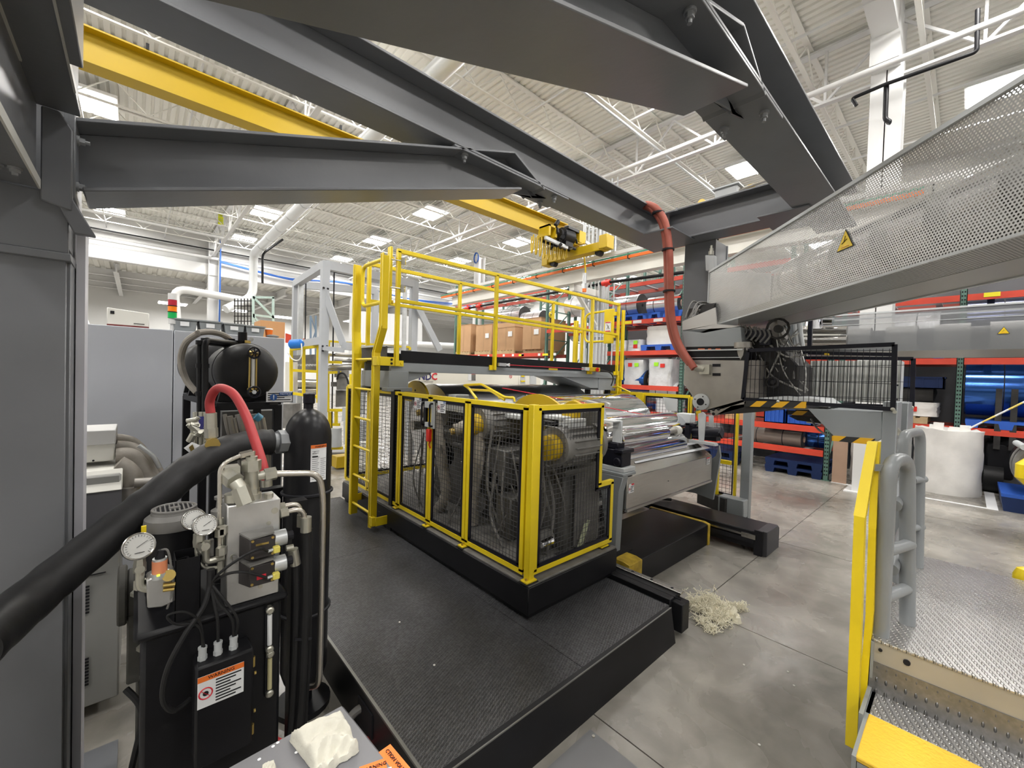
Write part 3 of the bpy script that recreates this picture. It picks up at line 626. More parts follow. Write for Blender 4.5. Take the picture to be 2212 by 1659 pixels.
fr(1132, 1176, 691, .33, CLR, 'white wrapped film roll above the fourth cardboard box', X=11.8, core=.05, cm=INK)
fr(1232, 1296, 660, .36, CLR, 'large clear-wrapped roll just left of the conduit column', X=11.4)
fr(1240, 1300, 718, .30, CLR, 'clear-wrapped roll on the shelf beneath, left of the conduits', X=11.4)
fr(1330, 1402, 821, .29, BLFm, 'blue film roll with a dark end and brown core left of the die', X=9.9+.45)
fr(1412, 1470, 845, .24, CLR, 'clear-wrapped roll lying low behind the yellow fence', X=10.4)
fr(1610, 1735, 942, .17, BRN, 'long brown cardboard tube roll on the low shelf under the die', X=10.3, core=.06)
fr(1735, 1790, 946, .20, BLFm, 'short blue film roll beside the brown tube', X=10.6)
film_roll((12.1, -.95, 1.86+.02), YD, 1.95, .50, BLFm, 'huge blue mirror film roll on the far right shelf', core=.1)
film_roll((12.1, -.9, 3.15), YD, 1.9, .45, mat('dark_film', (.03, .035, .07), .15, .7), 'dark glossy film roll high on the far right rack')
film_roll((12.1, .95, 3.05), YD, 1.1, .38, CLR, 'grey wrapped roll high on the rack above the guard')
film_roll((12.0, 5.0, 3.0), YD, 1.6, .4, CLR, 'clear wrapped roll on the rear rack between the machines')
za = min(PX(1108, 684, 11.8).z-.36, PX(1154, 691, 11.8).z-.33)
rack('upper rack behind the boxes carrying the two film rolls', 11.45, [9.4, 14.7], {'all': [za]}, 4.9, .8)
b = B(); b.box((9.95, 4.85, 3.93), (9.98, 7.05, 3.97)); b.done('front_bar', RRD, RA)
# blue pallets and crates on the shelves
for i, (x, py, lab, X) in enumerate(((1318, 685, 'under the large silver roll', 10.4), (1370, 683, 'right of the first, under the silver roll end', 10.4), (1425, 678, 'behind the red sleeve', 10.4), (1465, 672, 'beside the grey tower column', 10.4))):
    p = PX(x, py, 9.95); put(bp_, (10.5, p.y, 3.48 if i < 9 else p.z), 'blue plastic pallet on the upper shelf, '+lab, 'blue plastic pallets on the racks')
put(bp_, (10.5, 6.3, 1.04), 'blue plastic pallet on the lowest shelf behind the fence, left one', 'blue plastic pallets on the racks')
put(bp_, (10.5, 5.4, 2.64), 'blue plastic pallet on the middle shelf beside the red sleeve', 'blue plastic pallets on the racks')
put(wp, (10.5, 5.6, 2.30), 'wooden pallet hanging low beneath the middle shelf', 'wooden pallets under the boxes') if False else None
put(bp_, (12.1, -.5, 1.16), 'blue plastic pallet beneath the huge blue film roll', 'blue plastic pallets on the racks')
put(bp_, (12.1, -1.55, 1.16), 'blue plastic pallet at the right frame edge beneath the huge blue roll', 'blue plastic pallets on the racks')
put(bp_, (12.1, .8, 2.46), 'blue plastic pallet high on the far rack behind the grey post', 'blue plastic pallets on the racks')
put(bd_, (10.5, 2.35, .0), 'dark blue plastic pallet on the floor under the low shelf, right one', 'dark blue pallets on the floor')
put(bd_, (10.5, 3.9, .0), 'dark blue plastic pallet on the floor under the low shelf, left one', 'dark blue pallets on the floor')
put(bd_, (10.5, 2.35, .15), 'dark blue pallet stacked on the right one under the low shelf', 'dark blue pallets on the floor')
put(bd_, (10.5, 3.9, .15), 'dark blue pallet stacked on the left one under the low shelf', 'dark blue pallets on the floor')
def crate(x0, x1, y0, y1, z0, z1, label, m=BLU):
    t = T('storage_crate', label, 'crate', ((x0+x1)/2, (y0+y1)/2, z0), group='plastic crates')
    b = B(); k = .02; b.box((x0, y0, z0), (x1, y1, z0+k)); b.box((x0, y0, z0), (x0+k, y1, z1)); b.box((x1-k, y0, z0), (x1, y1, z1)); b.box((x0, y0, z0), (x1, y0+k, z1)); b.box((x0, y1-k, z0), (x1, y1, z1)); b.done('shell', m, t)
    b = B(); b.box((x0-.02, y0-.02, z1-.03), (x1+.02, y0+.03, z1)); b.box((x0-.02, y1-.03, z1-.03), (x1+.02, y1+.02, z1)); b.box((x0-.02, y0, z1-.03), (x0+.02, y1, z1)); b.box((x1-.02, y0, z1-.03), (x1+.02, y1, z1))
    for k in range(5): yy = y0+(y1-y0)*(k+.5)/5; b.box((x0-.015, yy-.012, z0+.02), (x0, yy+.012, z1-.03))
    b.done('rim', m, t); return t
ca = PX(1650, 905, 10.0); cb = PX(1697, 905, 10.0)
crate(10.0, 10.6, cb.y+.02, ca.y, 1.04, 1.36, 'blue plastic crate on the low shelf just under the hazard-striped ledge')
crate(10.05, 10.6, cb.y-.45, cb.y, 1.04, 1.33, 'second blue crate to the right, partly hidden by the striped flap')
b = B().box((10.0, 3.25, 1.04), (10.6, 3.7, 1.22)).done('cardboard_box', CRD, None, label='low open cardboard tray left of the blue crate', cat='box')
# wrapped pallet goods on shelves (clear film over white cases)
def wrapped(x0, x1, y0, y1, z0, z1, label, m=CLR, tags=()):
    t = T('wrapped_goods', label, 'wrapped load', ((x0+x1)/2, (y0+y1)/2, z0), group='film wrapped loads')
    b = B(); nx = 8; random.seed(int(y0*100)+3); pts = []
    for k in range(9):
        zz = z0+(z1-z0)*k/8
        for a in range(24):
            an = 2*math.pi*a/24; cx = math.copysign(abs(math.cos(an))**.35, math.cos(an)); cy = math.copysign(abs(math.sin(an))**.35, math.sin(an)); j = 1+random.uniform(-.035, .02)
            pts.append(((x0+x1)/2+cx*(x1-x0)/2*j, (y0+y1)/2+cy*(y1-y0)/2*j, zz))
    fs = [(k*24+a, k*24+(a+1) % 24, (k+1)*24+(a+1) % 24, (k+1)*24+a) for k in range(8) for a in range(24)]+[tuple(8*24+a for a in range(24))]
    b.add(pts, fs); b.done('film_wrap', m, t)
    for (fy, fz, mm) in tags: B().box((x0-.02, y0+(y1-y0)*fy-.06, z0+(z1-z0)*fz-.05), (x0-.012, y0+(y1-y0)*fy+.06, z0+(z1-z0)*fz+.05)).done('tag', mm, t)
    return t
LGm = mat('tag_green', (.35, .75, .02), .6)
wrapped(10.05, 11, 5.05, 5.75, 1.72, 2.42, 'clear wrapped white load with green tag, just left of the die plate', tags=((.6, .8, LGm), (.35, .75, REP)))
wrapped(10.05, 11, 5.85, 6.5, 1.72, 2.40, 'clear wrapped white load with red tag behind the blue roll', tags=((.3, .8, LGm), (.6, .8, REP)))
wrapped(10.05, 11, 5.0, 5.85, 2.79, 3.28, 'bulky pale wrapped load on the middle shelf behind the sleeve', m=WRP)
wrapped(10.05, 11, 5.9, 6.4, 2.64, 2.95, 'low wrapped load with red and green tags on the middle shelf', tags=((.4, .4, REP), (.4, .75, LGm)))
wrapped(10.05, 11, 6.4, 6.9, 2.64, 2.95, 'low wrapped load with green tag beside the yellow gate', tags=((.5, .6, LGm),))
wrapped(10.05, 10.9, 5.0, 5.5, 1.04, 1.50, 'crumpled clear wrapped load low behind the yellow fence')
wrapped(10.05, 10.9, 2.1, 2.9, .57, .9, 'wrapped load beneath the brown tube', m=BRN) if False else None
wrapped(10.05, 10.9, 9.6, 11.2, 1.9, 2.2, 'crumpled clear film load left of the walkway underside')
wrapped(11.75, 12.5, .35, 1.6, 1.30, 1.58, 'sloping white wrapped sheets on a pallet left of the blue roll', m=WRP, tags=((.3, .5, REP),))
put(wp, (12.1, 1.0, 1.16), 'wooden pallet under the sloping white sheets at right', 'wooden pallets under the boxes')
b = B(); b.lathe((12.05, .4, 1.78), (0, 1, 0), [(0, .02), (.05, .22), (1.0, .30), (1.1, .02)], 20); b.done('draped_bag', DRK, None, label='dark bag lying on the white sheets beside the grey post', cat='bag')
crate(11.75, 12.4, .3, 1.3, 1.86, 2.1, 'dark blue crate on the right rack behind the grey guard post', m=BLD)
wrapped(10.9, 11.45, -1.45, -.75, .0, 1.0, 'clear wrapped white load with orange tag at the right frame edge', tags=((.5, .75, ORA), (.5, .9, LGm)))

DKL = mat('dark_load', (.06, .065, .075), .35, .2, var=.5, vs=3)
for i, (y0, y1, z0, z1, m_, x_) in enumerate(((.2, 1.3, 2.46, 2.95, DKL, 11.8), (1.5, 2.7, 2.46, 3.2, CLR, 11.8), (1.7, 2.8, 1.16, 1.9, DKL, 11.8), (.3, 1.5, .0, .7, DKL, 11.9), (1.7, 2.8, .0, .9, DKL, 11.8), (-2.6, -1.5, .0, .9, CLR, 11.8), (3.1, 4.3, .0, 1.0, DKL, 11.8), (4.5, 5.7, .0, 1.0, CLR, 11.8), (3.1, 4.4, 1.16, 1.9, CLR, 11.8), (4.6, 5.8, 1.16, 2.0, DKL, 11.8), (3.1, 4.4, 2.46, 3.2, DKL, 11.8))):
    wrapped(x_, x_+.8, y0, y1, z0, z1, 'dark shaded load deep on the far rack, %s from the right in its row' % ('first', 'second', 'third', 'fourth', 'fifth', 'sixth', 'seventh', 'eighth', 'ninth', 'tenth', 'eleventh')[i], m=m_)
b = B(); b.box((13.0, -6, 0), (13.08, 9, 5.2)); b.done('backing_wall', mat('dark_backing', (.16, .16, .17), .8), None, label='plain dark backing slab behind the far right rack', cat='partition')  # one plain dark slab closing off the view behind the rack
# floor goods by the rack: white wrapped rolls, brown board, ring roll on blue pallet
def upright_roll(c, r, h, label, m=WRP):
    t = T('wrapped_roll', label, 'wrapped roll', c, group='white wrapped rolls standing on the floor'); random.seed(int(c[0]*77)); b = B(); n = 28; pts = []; rows = 14
    for k in range(rows+1):
        for a in range(n):
            an = 2*math.pi*a/n; j = 1+random.uniform(-.012, .012)+.018*math.sin(3*an+k*.8); pts.append((c[0]+math.cos(an)*r*j, c[1]+math.sin(an)*r*j, c[2]+h*k/rows+(random.uniform(-.01, .03) if k == rows else 0)))
    fs = [(k*n+a, k*n+(a+1) % n, (k+1)*n+(a+1) % n, (k+1)*n+a) for k in range(rows) for a in range(n)]+[tuple(rows*n+a for a in range(n))]
    b.add(pts, fs); b.done('wrapping', m, t); b = B()
    for q in range(5): a = random.uniform(2.6, 4.2); b.box((c[0]+math.cos(a)*r*.5-.1, c[1]+math.sin(a)*r*.7-.05, c[2]+h), (c[0]+math.cos(a)*r*.5+.1, c[1]+math.sin(a)*r*.7+.08, c[2]+h+.04+.02*q))
    b.done('wrap_fold', m, t); return t
a = PZ(1975, 1060, 0); c = PZ(2100, 1078, 0)
upright_roll((11.0, .20, 0), .44, 1.13, 'large white wrapped roll standing behind the grey handrail')
upright_roll((10.65, 1.22, 0), .30, .78, 'smaller white wrapped roll standing under the hazard-striped box', m=mat('paper_white', (.78, .75, .70), .7))
b = B(); b.prism([(10.05, 1.62, 0), (10.35, 1.66, 0), (10.35, 1.66, .84), (10.05, 1.62, .84)], (0, -.03, 0)); b.box((10.0, 1.48, 0), (10.04, 1.70, .84)); b.done('chipboard_panel', CHB, None, label='tan board leaning between the green upright and the small white roll', cat='board')
b = B(); b.box((11.5, -.35, .0), (12.3, .35-.55, .0)); 
t = T('plastic_pallet', 'dark blue plastic trolley pallet carrying the black ring roll at right', 'pallet', (10.45, -.75, 0), group='blue plastic pallets on the racks')
b = B(); b.box((10.0, -1.5, .22), (11.2, -.42, .27)); b.done('deck', BLU, t)
for (yy, w_) in ((-.72, .30), (-1.5, .25)): b = B(); b.prism([(10.0, yy+.03, .0), (10.0, yy+w_-.03, .0), (10.0, yy+w_, .22), (10.0, yy, .22)], (1.1, 0, 0)); b.done('foot', BLD, t)
B().box((9.99, -.95, .08), (9.995, -.83, .14)).done('tag', PAP, t)
t = T('ring_roll', 'black open ring roll lying on the blue pallet at right edge', 'roll', (10.5, -.95, .27))
b = B(); cc = V((10.15, -.95, .72)); n = 36; b.tube([cc+V((0, math.cos(2*math.pi*k/n)*.38, math.sin(2*math.pi*k/n)*.38)) for k in range(n)], .055, 8, closed=True); b.tube([cc+V((.2, math.cos(2*math.pi*k/n)*.40, math.sin(2*math.pi*k/n)*.40)) for k in range(n)], .05, 8, closed=True); b.done('rim', MOT, t)
b = B(); b.lathe(cc, (1, 0, 0), [(.25, .30), (.02, .37), (.03, .43), (.8, .43)], 36); b.done('body', BLK, t)
B().cyl((9.95, -.62, 1.02), (10.3, -.56, 1.05), .045, n=14).done('tube_end', LGR, t)
# lift truck shadowed behind the white roll
t = T('lift_truck', 'dark lift truck parked in shadow beside the white wrapped roll', 'vehicle', (12.3, -.3, 0))
b = B(); b.box((11.65, -.62, .25), (12.9, -.28, .9)); b.prism([(11.6, -.55, .85), (11.75, -.35, .85), (11.9, -.35, 1.15), (11.7, -.6, 1.15)], (.9, 0, 0)); b.done('body', BLK, t, bevel=.03)
b = B(); b.cyl((11.7, -.26, .24), (11.7, -.50, .24), .24, n=24); b.cyl((12.6, -.26, .2), (12.6, -.50, .2), .2, n=24); b.done('wheel', RUB, t)
b = B(); b.bar((11.6, -.40, .8), (11.62, -.40, 1.9), .06, .08); b.bar((11.6, -.58, .8), (11.62, -.58, 1.9), .06, .08); b.done('mast', DRK, t)
# painted pointer stick
t = T('marker_pole', 'thin yellow and white striped pole slanting at the right edge', 'pole', PD(2095, 925, 7.2))
p = PD(2095, 925, 7.2); q = PD(2240, 855, 6.6)
for k in range(5):
    B().cyl(p.lerp(q, k/5), p.lerp(q, (k+1)/5), .014, n=8).done('band', (PAP, mat('pole_yellow', (.8, .62, .15), .5))[k % 2], t)
t = T('pole_hook', 'yellow hook head on the black ring roll at the right edge', 'hook', PX(2214, 1020, 9.9)); b = B(); p = PX(2214, 1018, 9.9); b.lathe(p, (0, 0, 1), [(-.20, .01), (-.10, .10), (.10, .10), (.20, .01)], 14); b.bar(p, (10.15, -.95, .72), .06, .06); b.done('hook_head', YEL, t)
t = T('bollard_cap', 'yellow post cap peeping over the platform edge at the right frame border', 'post', (3.97, -.27, 0)); p = PX(2212, 1236, 3.97); B().lathe((p.x, p.y, p.z-.07), (0, 0, 1), [(0, .045), (.05, .045), (.09, .03), (.10, .01)], 16).done('cap', YEL, t); B().cyl((p.x, p.y, 0), (p.x, p.y, p.z-.07), .03, n=12).done('post', GRM, t)
# =============== grey steel gantry overhead ===============
ga = T('steel_gantry', 'big dark grey bolted steel gantry framing the view overhead and at left', 'steel frame', (2.0, 1.7, 0))
B().ibeam((-.45, 2.465, 3.57), (4.60, 2.465, 3.57), .25, .34, .018, .012).done('main_beam', GRY, ga, bevel=.003)
B().ibeam((-.45, .92, 3.57), (5.1, .92, 3.57), .32, .34, .018, .012).done('main_beam', GRY, ga, bevel=.003)
b = B(); b.box((-.60, -3.0, 2.50), (-.268, 2.30, 2.53)); b.box((-.288, -3.0, 2.53), (-.276, 2.30, 2.80)); b.box((-.60, -3.0, 2.80), (-.165, 2.30, 2.818)); b.box((-.17, 1.55, 2.80), (-.133, 1.92, 3.1)); b.done('cross_beam', GRY, ga, bevel=.003)
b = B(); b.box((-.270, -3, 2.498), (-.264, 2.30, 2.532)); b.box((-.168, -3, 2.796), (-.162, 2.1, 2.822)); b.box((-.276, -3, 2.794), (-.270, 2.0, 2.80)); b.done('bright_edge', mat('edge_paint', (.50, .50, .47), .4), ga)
B().ibeam((4.47, 2.34, 3.57), (4.47, .98, 3.57), .26, .34, .018, .012).done('cross_beam', GRY, ga, bevel=.003)
def brace(Yc, w, xe):
    b = B(); p = V((-.20, Yc, 2.665)); d = (V((2.27, Yc, 3.335))-V((-.2, Yc, 2.53))).normalized(); q = p+d*2.45
    b.ibeam(p, q, w, .27, .016, .011)
    # mitred end running out under the flange of the beam above
    n = V((0, 1, 0)).cross(d); b.prism([q+V((0, -.006, 0))-n*.13, q+V((0, -.006, 0))+n*.13, V((2.62, Yc-.006, 3.40)), V((2.40, Yc-.006, 3.34))], (0, .012, 0))
    b.box((1.55, Yc-w/2, 3.382), (2.72, Yc+w/2, 3.399)); b.bar(q-n*.127, V((2.42, Yc, 3.375)), w, .016)
    b.done('knee_brace', GRY, ga, bevel=.003)
    b = B()
    for (x, s) in ((1.66, -1), (1.66, 1), (2.58, -1), (2.58, 1)): bolt(b, (x, Yc+s*w*.33, 3.382), (0, 0, -1), .019, .045)
    b.done('bolt', ZNC if False else GRL, ga)
brace(2.465, .25, 2.4); brace(.92, .32, 2.5)
# left column with its head
b = B(); b.box((-.62, 2.32, 0), (-.20, 2.335, 2.27)); b.box((-.62, 2.60, 0), (-.20, 2.615, 2.27)); b.box((-.60, 2.33, 0), (-.585, 2.61, 2.27)); b.box((-.205, 2.345, 0), (-.19, 2.60, 2.27)); b.done('column', GRY, ga, bevel=.003)
B().box((-.75, 2.2, 0), (-.05, 2.75, .02)).done('base_plate', GRY, ga)
b = B(); b.box((-.66, 2.30, 2.25), (-.187, 2.635, 2.28)); b.box((-.62, 2.31, 2.28), (-.195, 2.33, 2.50)); b.box((-.21, 2.33, 2.30), (-.195, 2.60, 3.40)); b.box((-.62, 2.60, 2.30), (-.195, 2.615, 3.40)); b.box((-.5, 2.33, 2.30), (-.45, 2.6, 3.4)); b.done('column_head', GRY, ga, bevel=.003)
b = B(); b.prism([(-.265, 2.295, 2.46), (-.265, 2.295, 2.80), (-.22, 2.295, 2.80), (-.185, 2.295, 2.74), (-.185, 2.295, 2.44)], (0, .035, 0)); b.box((-.20, 2.33, 2.5), (-.18, 2.59, 2.83)); b.prism([(-.24, 2.30, 2.50), (-.19, 2.30, 2.50), (-.12, 2.30, 2.36), (-.18, 2.30, 2.36)], (0, .03, 0)); b.done('gusset_plate', GRY, ga, bevel=.004)
b = B(); 
for (x, y) in ((-.29, 2.40), (-.37, 2.36), (-.29, 2.55)): bolt(b, (x, y, 2.25), (0, 0, -1), .018, .025)
for z in (2.56, 2.74): bolt(b, (-.18, 2.38, z), (1, 0, 0), .014, .03)
for x in (-.34, -.30): bolt(b, (x, 2.12, 2.50), (0, 0, -1), .013, .02)
b.done('bolt', GRL, ga)
B().box((-.186, 2.47, 0), (-.160, 2.62, 2.42)).done('side_strip', mat('strip_lilac', (.50, .50, .54), .4), ga)  # pale lilac strip added along the right side of the column
# far column that carries the right end
b = B(); b.box((4.58, 1.86, 2.2), (4.60, 2.20, 3.40)); b.box((4.90, 1.86, 2.2), (4.92, 2.20, 3.40)); b.box((4.60, 2.02, 2.2), (4.90, 2.04, 3.40)); b.box((4.59, 1.87, 2.2), (4.91, 1.885, 3.40)); b.done('column', GRY, ga, bevel=.003)
b = B(); b.box((3.92, 2.02, 3.385), (4.42, 2.34, 3.40)); b.box((4.2, .95, 3.385), (4.75, 1.35, 3.40)); b.box((4.3, 2.33, 3.42), (4.345, 2.36, 3.72)); b.done('gusset_plate', GRY, ga, bevel=.003)
b = B(); 
for (x, y) in ((4.35, 2.2), (4.60, 2.2)): bolt(b, (x, y, 3.72), (0, 0, 1), .014, .03)
b.done('bolt', GRL, ga)
# small things on top of the far cross beam
t = T('junction_box', 'small grey enclosure standing on the far grey cross beam', 'electrical box', (4.5, 1.7, 3.75)); b = B(); b.box((4.44, 1.62, 3.76), (4.6, 1.84, 3.86)); b.done('box', LGR, t, bevel=.01); B().box((4.42, 1.60, 3.86), (4.62, 1.86, 3.875)).done('lid', LGR, t); b = B(); b.cyl((4.5, 1.52, 3.80), (4.56, 1.52, 3.80), .045, n=16); b.cyl((4.5, 2.0, 3.80), (4.56, 2.0, 3.80), .04, n=16); b.done('cable_gland', BRS, t)
B().tube([(4.5, 2.32, 3.78), (4.5, 1.9, 3.79), (4.5, 1.2, 3.85)], .015, 8).done('conduit', SSP, t)

# red-brown sleeved cable bundle
t = T('sleeved_hose', 'thick red-brown sleeved cable bundle hanging from the beam down to the die', 'hose', (4.0, 2.3, 1.95))
X_ = 3.96
cp = [PX(1392, 443, 4.05), PX(1412, 452, X_), PX(1432, 483, X_), PX(1441, 540, X_), PX(1443, 620, X_), PX(1447, 690, X_), PX(1462, 745, X_), PX(1492, 785, X_)]
k1 = curve(cp, 8); B().tube([p+V((.02, .015, 0)) for p in k1], [.03]+[.036]*(len(k1)-1), 12).done('sleeve', HOS, t)
k2 = curve([p+V((-.01, -.030, 0)) for p in cp[:-1]]+[PX(1500, 796, X_-.03)], 8); B().tube(k2, [.03]+[.034]*(len(k2)-1), 12).done('sleeve', HOS, t)
b = B()
for i in (11, 24, 33): b.tube([k1[i]+V((.0, -.01, -.008)), k1[i]+V((.0, -.01, .008))], .062, 14)
b.done('cable_tie', INK, t)
c = PX(1522, 798, 3.97); b = B(); b.cyl(PX(1497, 792, X_), c, .03, .034, 12); b.box(c+V((-.02, -.05, -.045)), c+V((.03, .04, .045))); b.done('connector', ZNC, t)

# =============== perforated guard, set diagonally ===============
ang = math.atan2(-.6925, -.7213)
pg = T('perforated_guard', 'large perforated metal guard box with yellow warning triangle, slanting across the upper right', 'machine guard', (4.41, 1.844, 2.44), local=True, rz=ang)
L_ = 3.7; Hh = .57; Wd = .62
b = B(); b.add([(0, 0, .0), (L_, 0, 0), (L_, 0, Hh), (0, 0, Hh)], [(0, 1, 2, 3)]); b.done('perforated_panel', PRF, pg)
b = B(); b.add([(0, Wd, .0), (L_, Wd, 0), (L_, Wd, Hh), (0.05, Wd, Hh)], [(0, 1, 2, 3)]); b.done('perforated_panel', PRF, pg)
b = B(); b.add([(0, 0, 0), (L_, 0, 0), (L_, .30, 0), (-.0, .30, 0)], [(0, 1, 2, 3)]); b.done('perforated_panel', PRB, pg)
b = B(); b.box((-.0, .30, -.003), (L_, Wd, .003)); b.add([(0, 0, 0), (-.10, .25, 0), (0, .5, 0)], [(0, 1, 2)]); b.done('bottom_sheet', mat('guard_sheet', (.36, .36, .34), .4, .5), pg)
b = B(); b.bar((0, 0, Hh), (L_, 0, Hh), .022, .022); b.bar((0, 0, 0), (0, 0, Hh), .016, .016); b.bar((0, 0, 0), (L_, 0, 0), .012, .012); b.bar((0, Wd, 0), (L_, Wd, 0), .02, .02); b.bar((0, Wd, Hh), (L_, Wd, Hh), .02, .02); b.box((-.002, 0, 0), (.0, Wd, Hh)); b.done('edge_trim', LGR, pg)
b = B(); b.cyl((.9, .32, .28), (L_, .32, .28), .13, n=20); b.done('barrel', MOT, pg)
for k in range(8): B().cyl((1.0+.34*k, .32, .28), (1.22+.34*k, .32, .28), .165, n=20).done('heater_band', STL, pg)
B().box((.02, .30, .0), (L_, .305, .17)).done('inner_backing', mat('backing_grey', (.20, .20, .19), .5, .4), pg)  # dark sheet added to give the guard box a dark interior
def tri(parent, c, xd, yd, s):
    n = V(xd).cross(V(yd)).normalized(); c = V(c); xd = V(xd); yd = V(yd)
    def T3(k, off): return [c-xd*s*k/2-yd*s*k*.29+n*off, c+xd*s*k/2-yd*s*k*.29+n*off, c+yd*s*k*.577+n*off]
    B().prism(T3(1, .001), n*.002).done('warning_triangle', INK, parent); B().prism(T3(.88, .0032), n*.001).done('triangle_face', mat('sign_yellow', (.78, .55, .01), .4), parent)
    b = B(); b.bar(c-xd*s*.17-yd*s*.02+n*.0045, c+xd*s*.12+yd*s*.12+n*.0045, .001, s*.05, up=n); b.bar(c-xd*s*.05+yd*s*.04+n*.0045, c+xd*s*.02+yd*s*.28+n*.0045, .001, s*.035, up=n); b.done('pictogram', INK, parent)
    B().bar(c-xd*s*.2-yd*s*.18+n*.0045, c+xd*s*.25-yd*s*.18+n*.0045, .001, s*.035, up=n).done('red_line', REP, parent)
def hitlocal(px, py):
    d = ray(px, py); o = V((4.41, 1.844, 2.44)); nrm = V((-math.sin(ang), math.cos(ang), 0)); s = (o-EYE).dot(nrm)/d.dot(nrm); p = EYE+d*s-o
    return V((p.dot(V((math.cos(ang), math.sin(ang), 0))), -.003, p.z))
c = hitlocal(1828, 524); tri(pg, c, (1, 0, 0), (0, 0, 1), .135)
# top flange of the guard: straps and cable gland
# =============== second long guard in the background ===============
XB = 6.6; ytop = PX(2000, 668, XB).z; ybot = PX(2000, 757, XB).z; yl = PX(1692, 700, XB).y
g2 = T('clear_guard', 'long grey see-through guard behind, with a small warning triangle, at right', 'machine guard', (XB, 0, ybot))
b = B(); b.add([(XB, yl, ybot), (XB, -2.2, ybot), (XB, -2.2, ytop), (XB, yl-.35, ytop), (XB, yl, ytop-.12)], [(0, 1, 2, 3, 4)]); 
o = b.done('guard_sheet', mat('smoked_sheet', (.24, .25, .26), .35, alpha=.6), g2)
b = B(); b.add([(XB, yl, ybot), (XB, -2.2, ybot), (XB+.5, -2.2, ybot-.06), (XB+.5, yl, ybot-.06)], [(0, 1, 2, 3)]); b.done('bottom_sheet', mat('guard_sheet', (.36, .36, .34)), g2)
b = B(); b.bar((XB, yl-.35, ytop), (XB, -2.2, ytop), .015, .02); b.bar((XB, yl-.35, ytop-.13), (XB, -2.2, ytop-.13), .01, .006); b.bar((XB+.5, yl, ytop), (XB+.5, -2.2, ytop), .02, .02); b.done('edge_trim', LGR, g2)
b = B(); b.cyl((XB+.3, yl, ybot+.15), (XB+.3, -2.2, ybot+.15), .13, n=18); b.done('barrel', DRK, g2)
for k in range(7): B().cyl((XB+.3, yl-.2-.42*k, ybot+.15), (XB+.3, yl-.48-.42*k, ybot+.15), .17, n=18).done('heater_band', MOT, g2)
tri(g2, PX(2168, 716, XB)+V((-.004, 0, 0)), (0, -1, 0), (0, 0, 1), .085)
# =============== die head under the guard ===============
XD = 4.0
dh = T('die_head', 'film die head with steel end plate and dense cabling above the chrome rolls', 'machine', (4.3, 1.6, 1.6))
P4 = lambda x, y, X=XD: PX(x, y, X)
b = B(); b.prism([P4(1480, 777), P4(1608, 778), P4(1610, 868), P4(1560, 884), P4(1530, 887), P4(1507, 880), P4(1492, 850), P4(1476, 828)], (.05, 0, 0)); b.done('end_plate', STD, dh, bevel=.004)
c = P4(1513, 868, XD-.02); b = B(); b.lathe(c, (1, 0, 0), [(0, .072), (.004, .078), (.03, .078)], 24); b.done('pivot_flange', LGR, dh); b = B(); b.lathe(c-V((.006, 0, 0)), (1, 0, 0), [(0, .034), (.02, .036)], 20)
for k in range(4): a = k*1.57+.4; b.cyl(c+V((-.004, math.cos(a)*.056, math.sin(a)*.056)), c+V((.01, math.cos(a)*.056, math.sin(a)*.056)), .006, n=8)
b.done('pivot_pin', INK, dh)
b = B(); b.prism([P4(1528, 884), P4(1608, 862), P4(1608, 880), P4(1545, 898), P4(1535, 893)], (.04, 0, 0)); b.done('arm_plate', STD, dh, bevel=.003)
b = B(); 
for (x, y) in ((1531, 889), (1552, 884), (1541, 885), (1541, 894)): p = P4(x, y, XD-.002); b.cyl(p, p+V((.01, 0, 0)), .014, n=14)
b.done('bore', INK, dh)
b = B(); b.prism([P4(1545, 896), P4(1580, 876), P4(1640, 868), P4(1705, 876), P4(1650, 889), P4(1600, 893)], (.7, 0, 0)); b.done('drip_pan', DRK, dh, bevel=.004)
b = B(); b.prism([P4(1608, 778), P4(1640, 778), P4(1640, 868), P4(1610, 868)], (.55, 0, 0)); b.done('side_block', mat('worn_steel', (.26, .24, .22), .5, .5, var=.4, vs=7), dh, bevel=.004)
b = B(); b.prism([P4(1482, 750), P4(1610, 748), P4(1610, 778), P4(1484, 777)], (.5, 0, 0)); b.done('slot_frame', BLK, dh)
b = B(); b.bar(P4(1484, 757, 3.99), P4(1605, 755, 3.99), .012, .012); b.bar(P4(1484, 773, 3.99), P4(1600, 772, 3.99), .01, .006); b.done('slot_rail', GLV, dh)
b = B(); 
for (x0, x1) in ((1508, 1522), (1530, 1536), (1546, 1556)): b.bar(P4(x0, 754, 3.985), P4(x1, 754, 3.985), .008, .008)
b.done('heater_glow', mat('heater_orange', (.9, .22, .08), .5), dh)
for (y0, y1) in ((786, 792), (806, 812)): B().prism([P4(1539, y0, 3.995), P4(1556, y0, 3.995), P4(1556, y1, 3.995), P4(1539, y1, 3.995)], (.006, 0, 0)).done('name_tag', INK, dh)
b = B(); b.prism([P4(1474, 712), P4(1600, 706), P4(1604, 748), P4(1478, 750)], (.65, 0, 0)); b.done('carriage_body', GRM, dh, bevel=.004)
b = B(); b.prism([P4(1474, 714), P4(1548, 700), P4(1600, 704), P4(1520, 719)], (.3, 0, .01)); b.prism([P4(1474, 694), P4(1545, 664), P4(1548, 700), P4(1474, 716)], (.02, 0, 0)); b.done('tray', mat('tray_grey', (.46, .45, .43), .5), dh)
b = B(); p = P4(1505, 690, 4.3); b.box(p+V((0, -.1, -.05)), p+V((.3, .1, .12))); b.cyl(p+V((0, -.2, .05)), p+V((0, -.05, .05)), .10, n=18); b.cyl(P4(1520, 672, 4.4), P4(1535, 672, 4.5), .09, n=20); b.cyl(P4(1505, 676, 4.3), P4(1512, 678, 4.35), .05, n=16); b.done('cable_reel', DRK, dh)
random.seed(3); b = B()
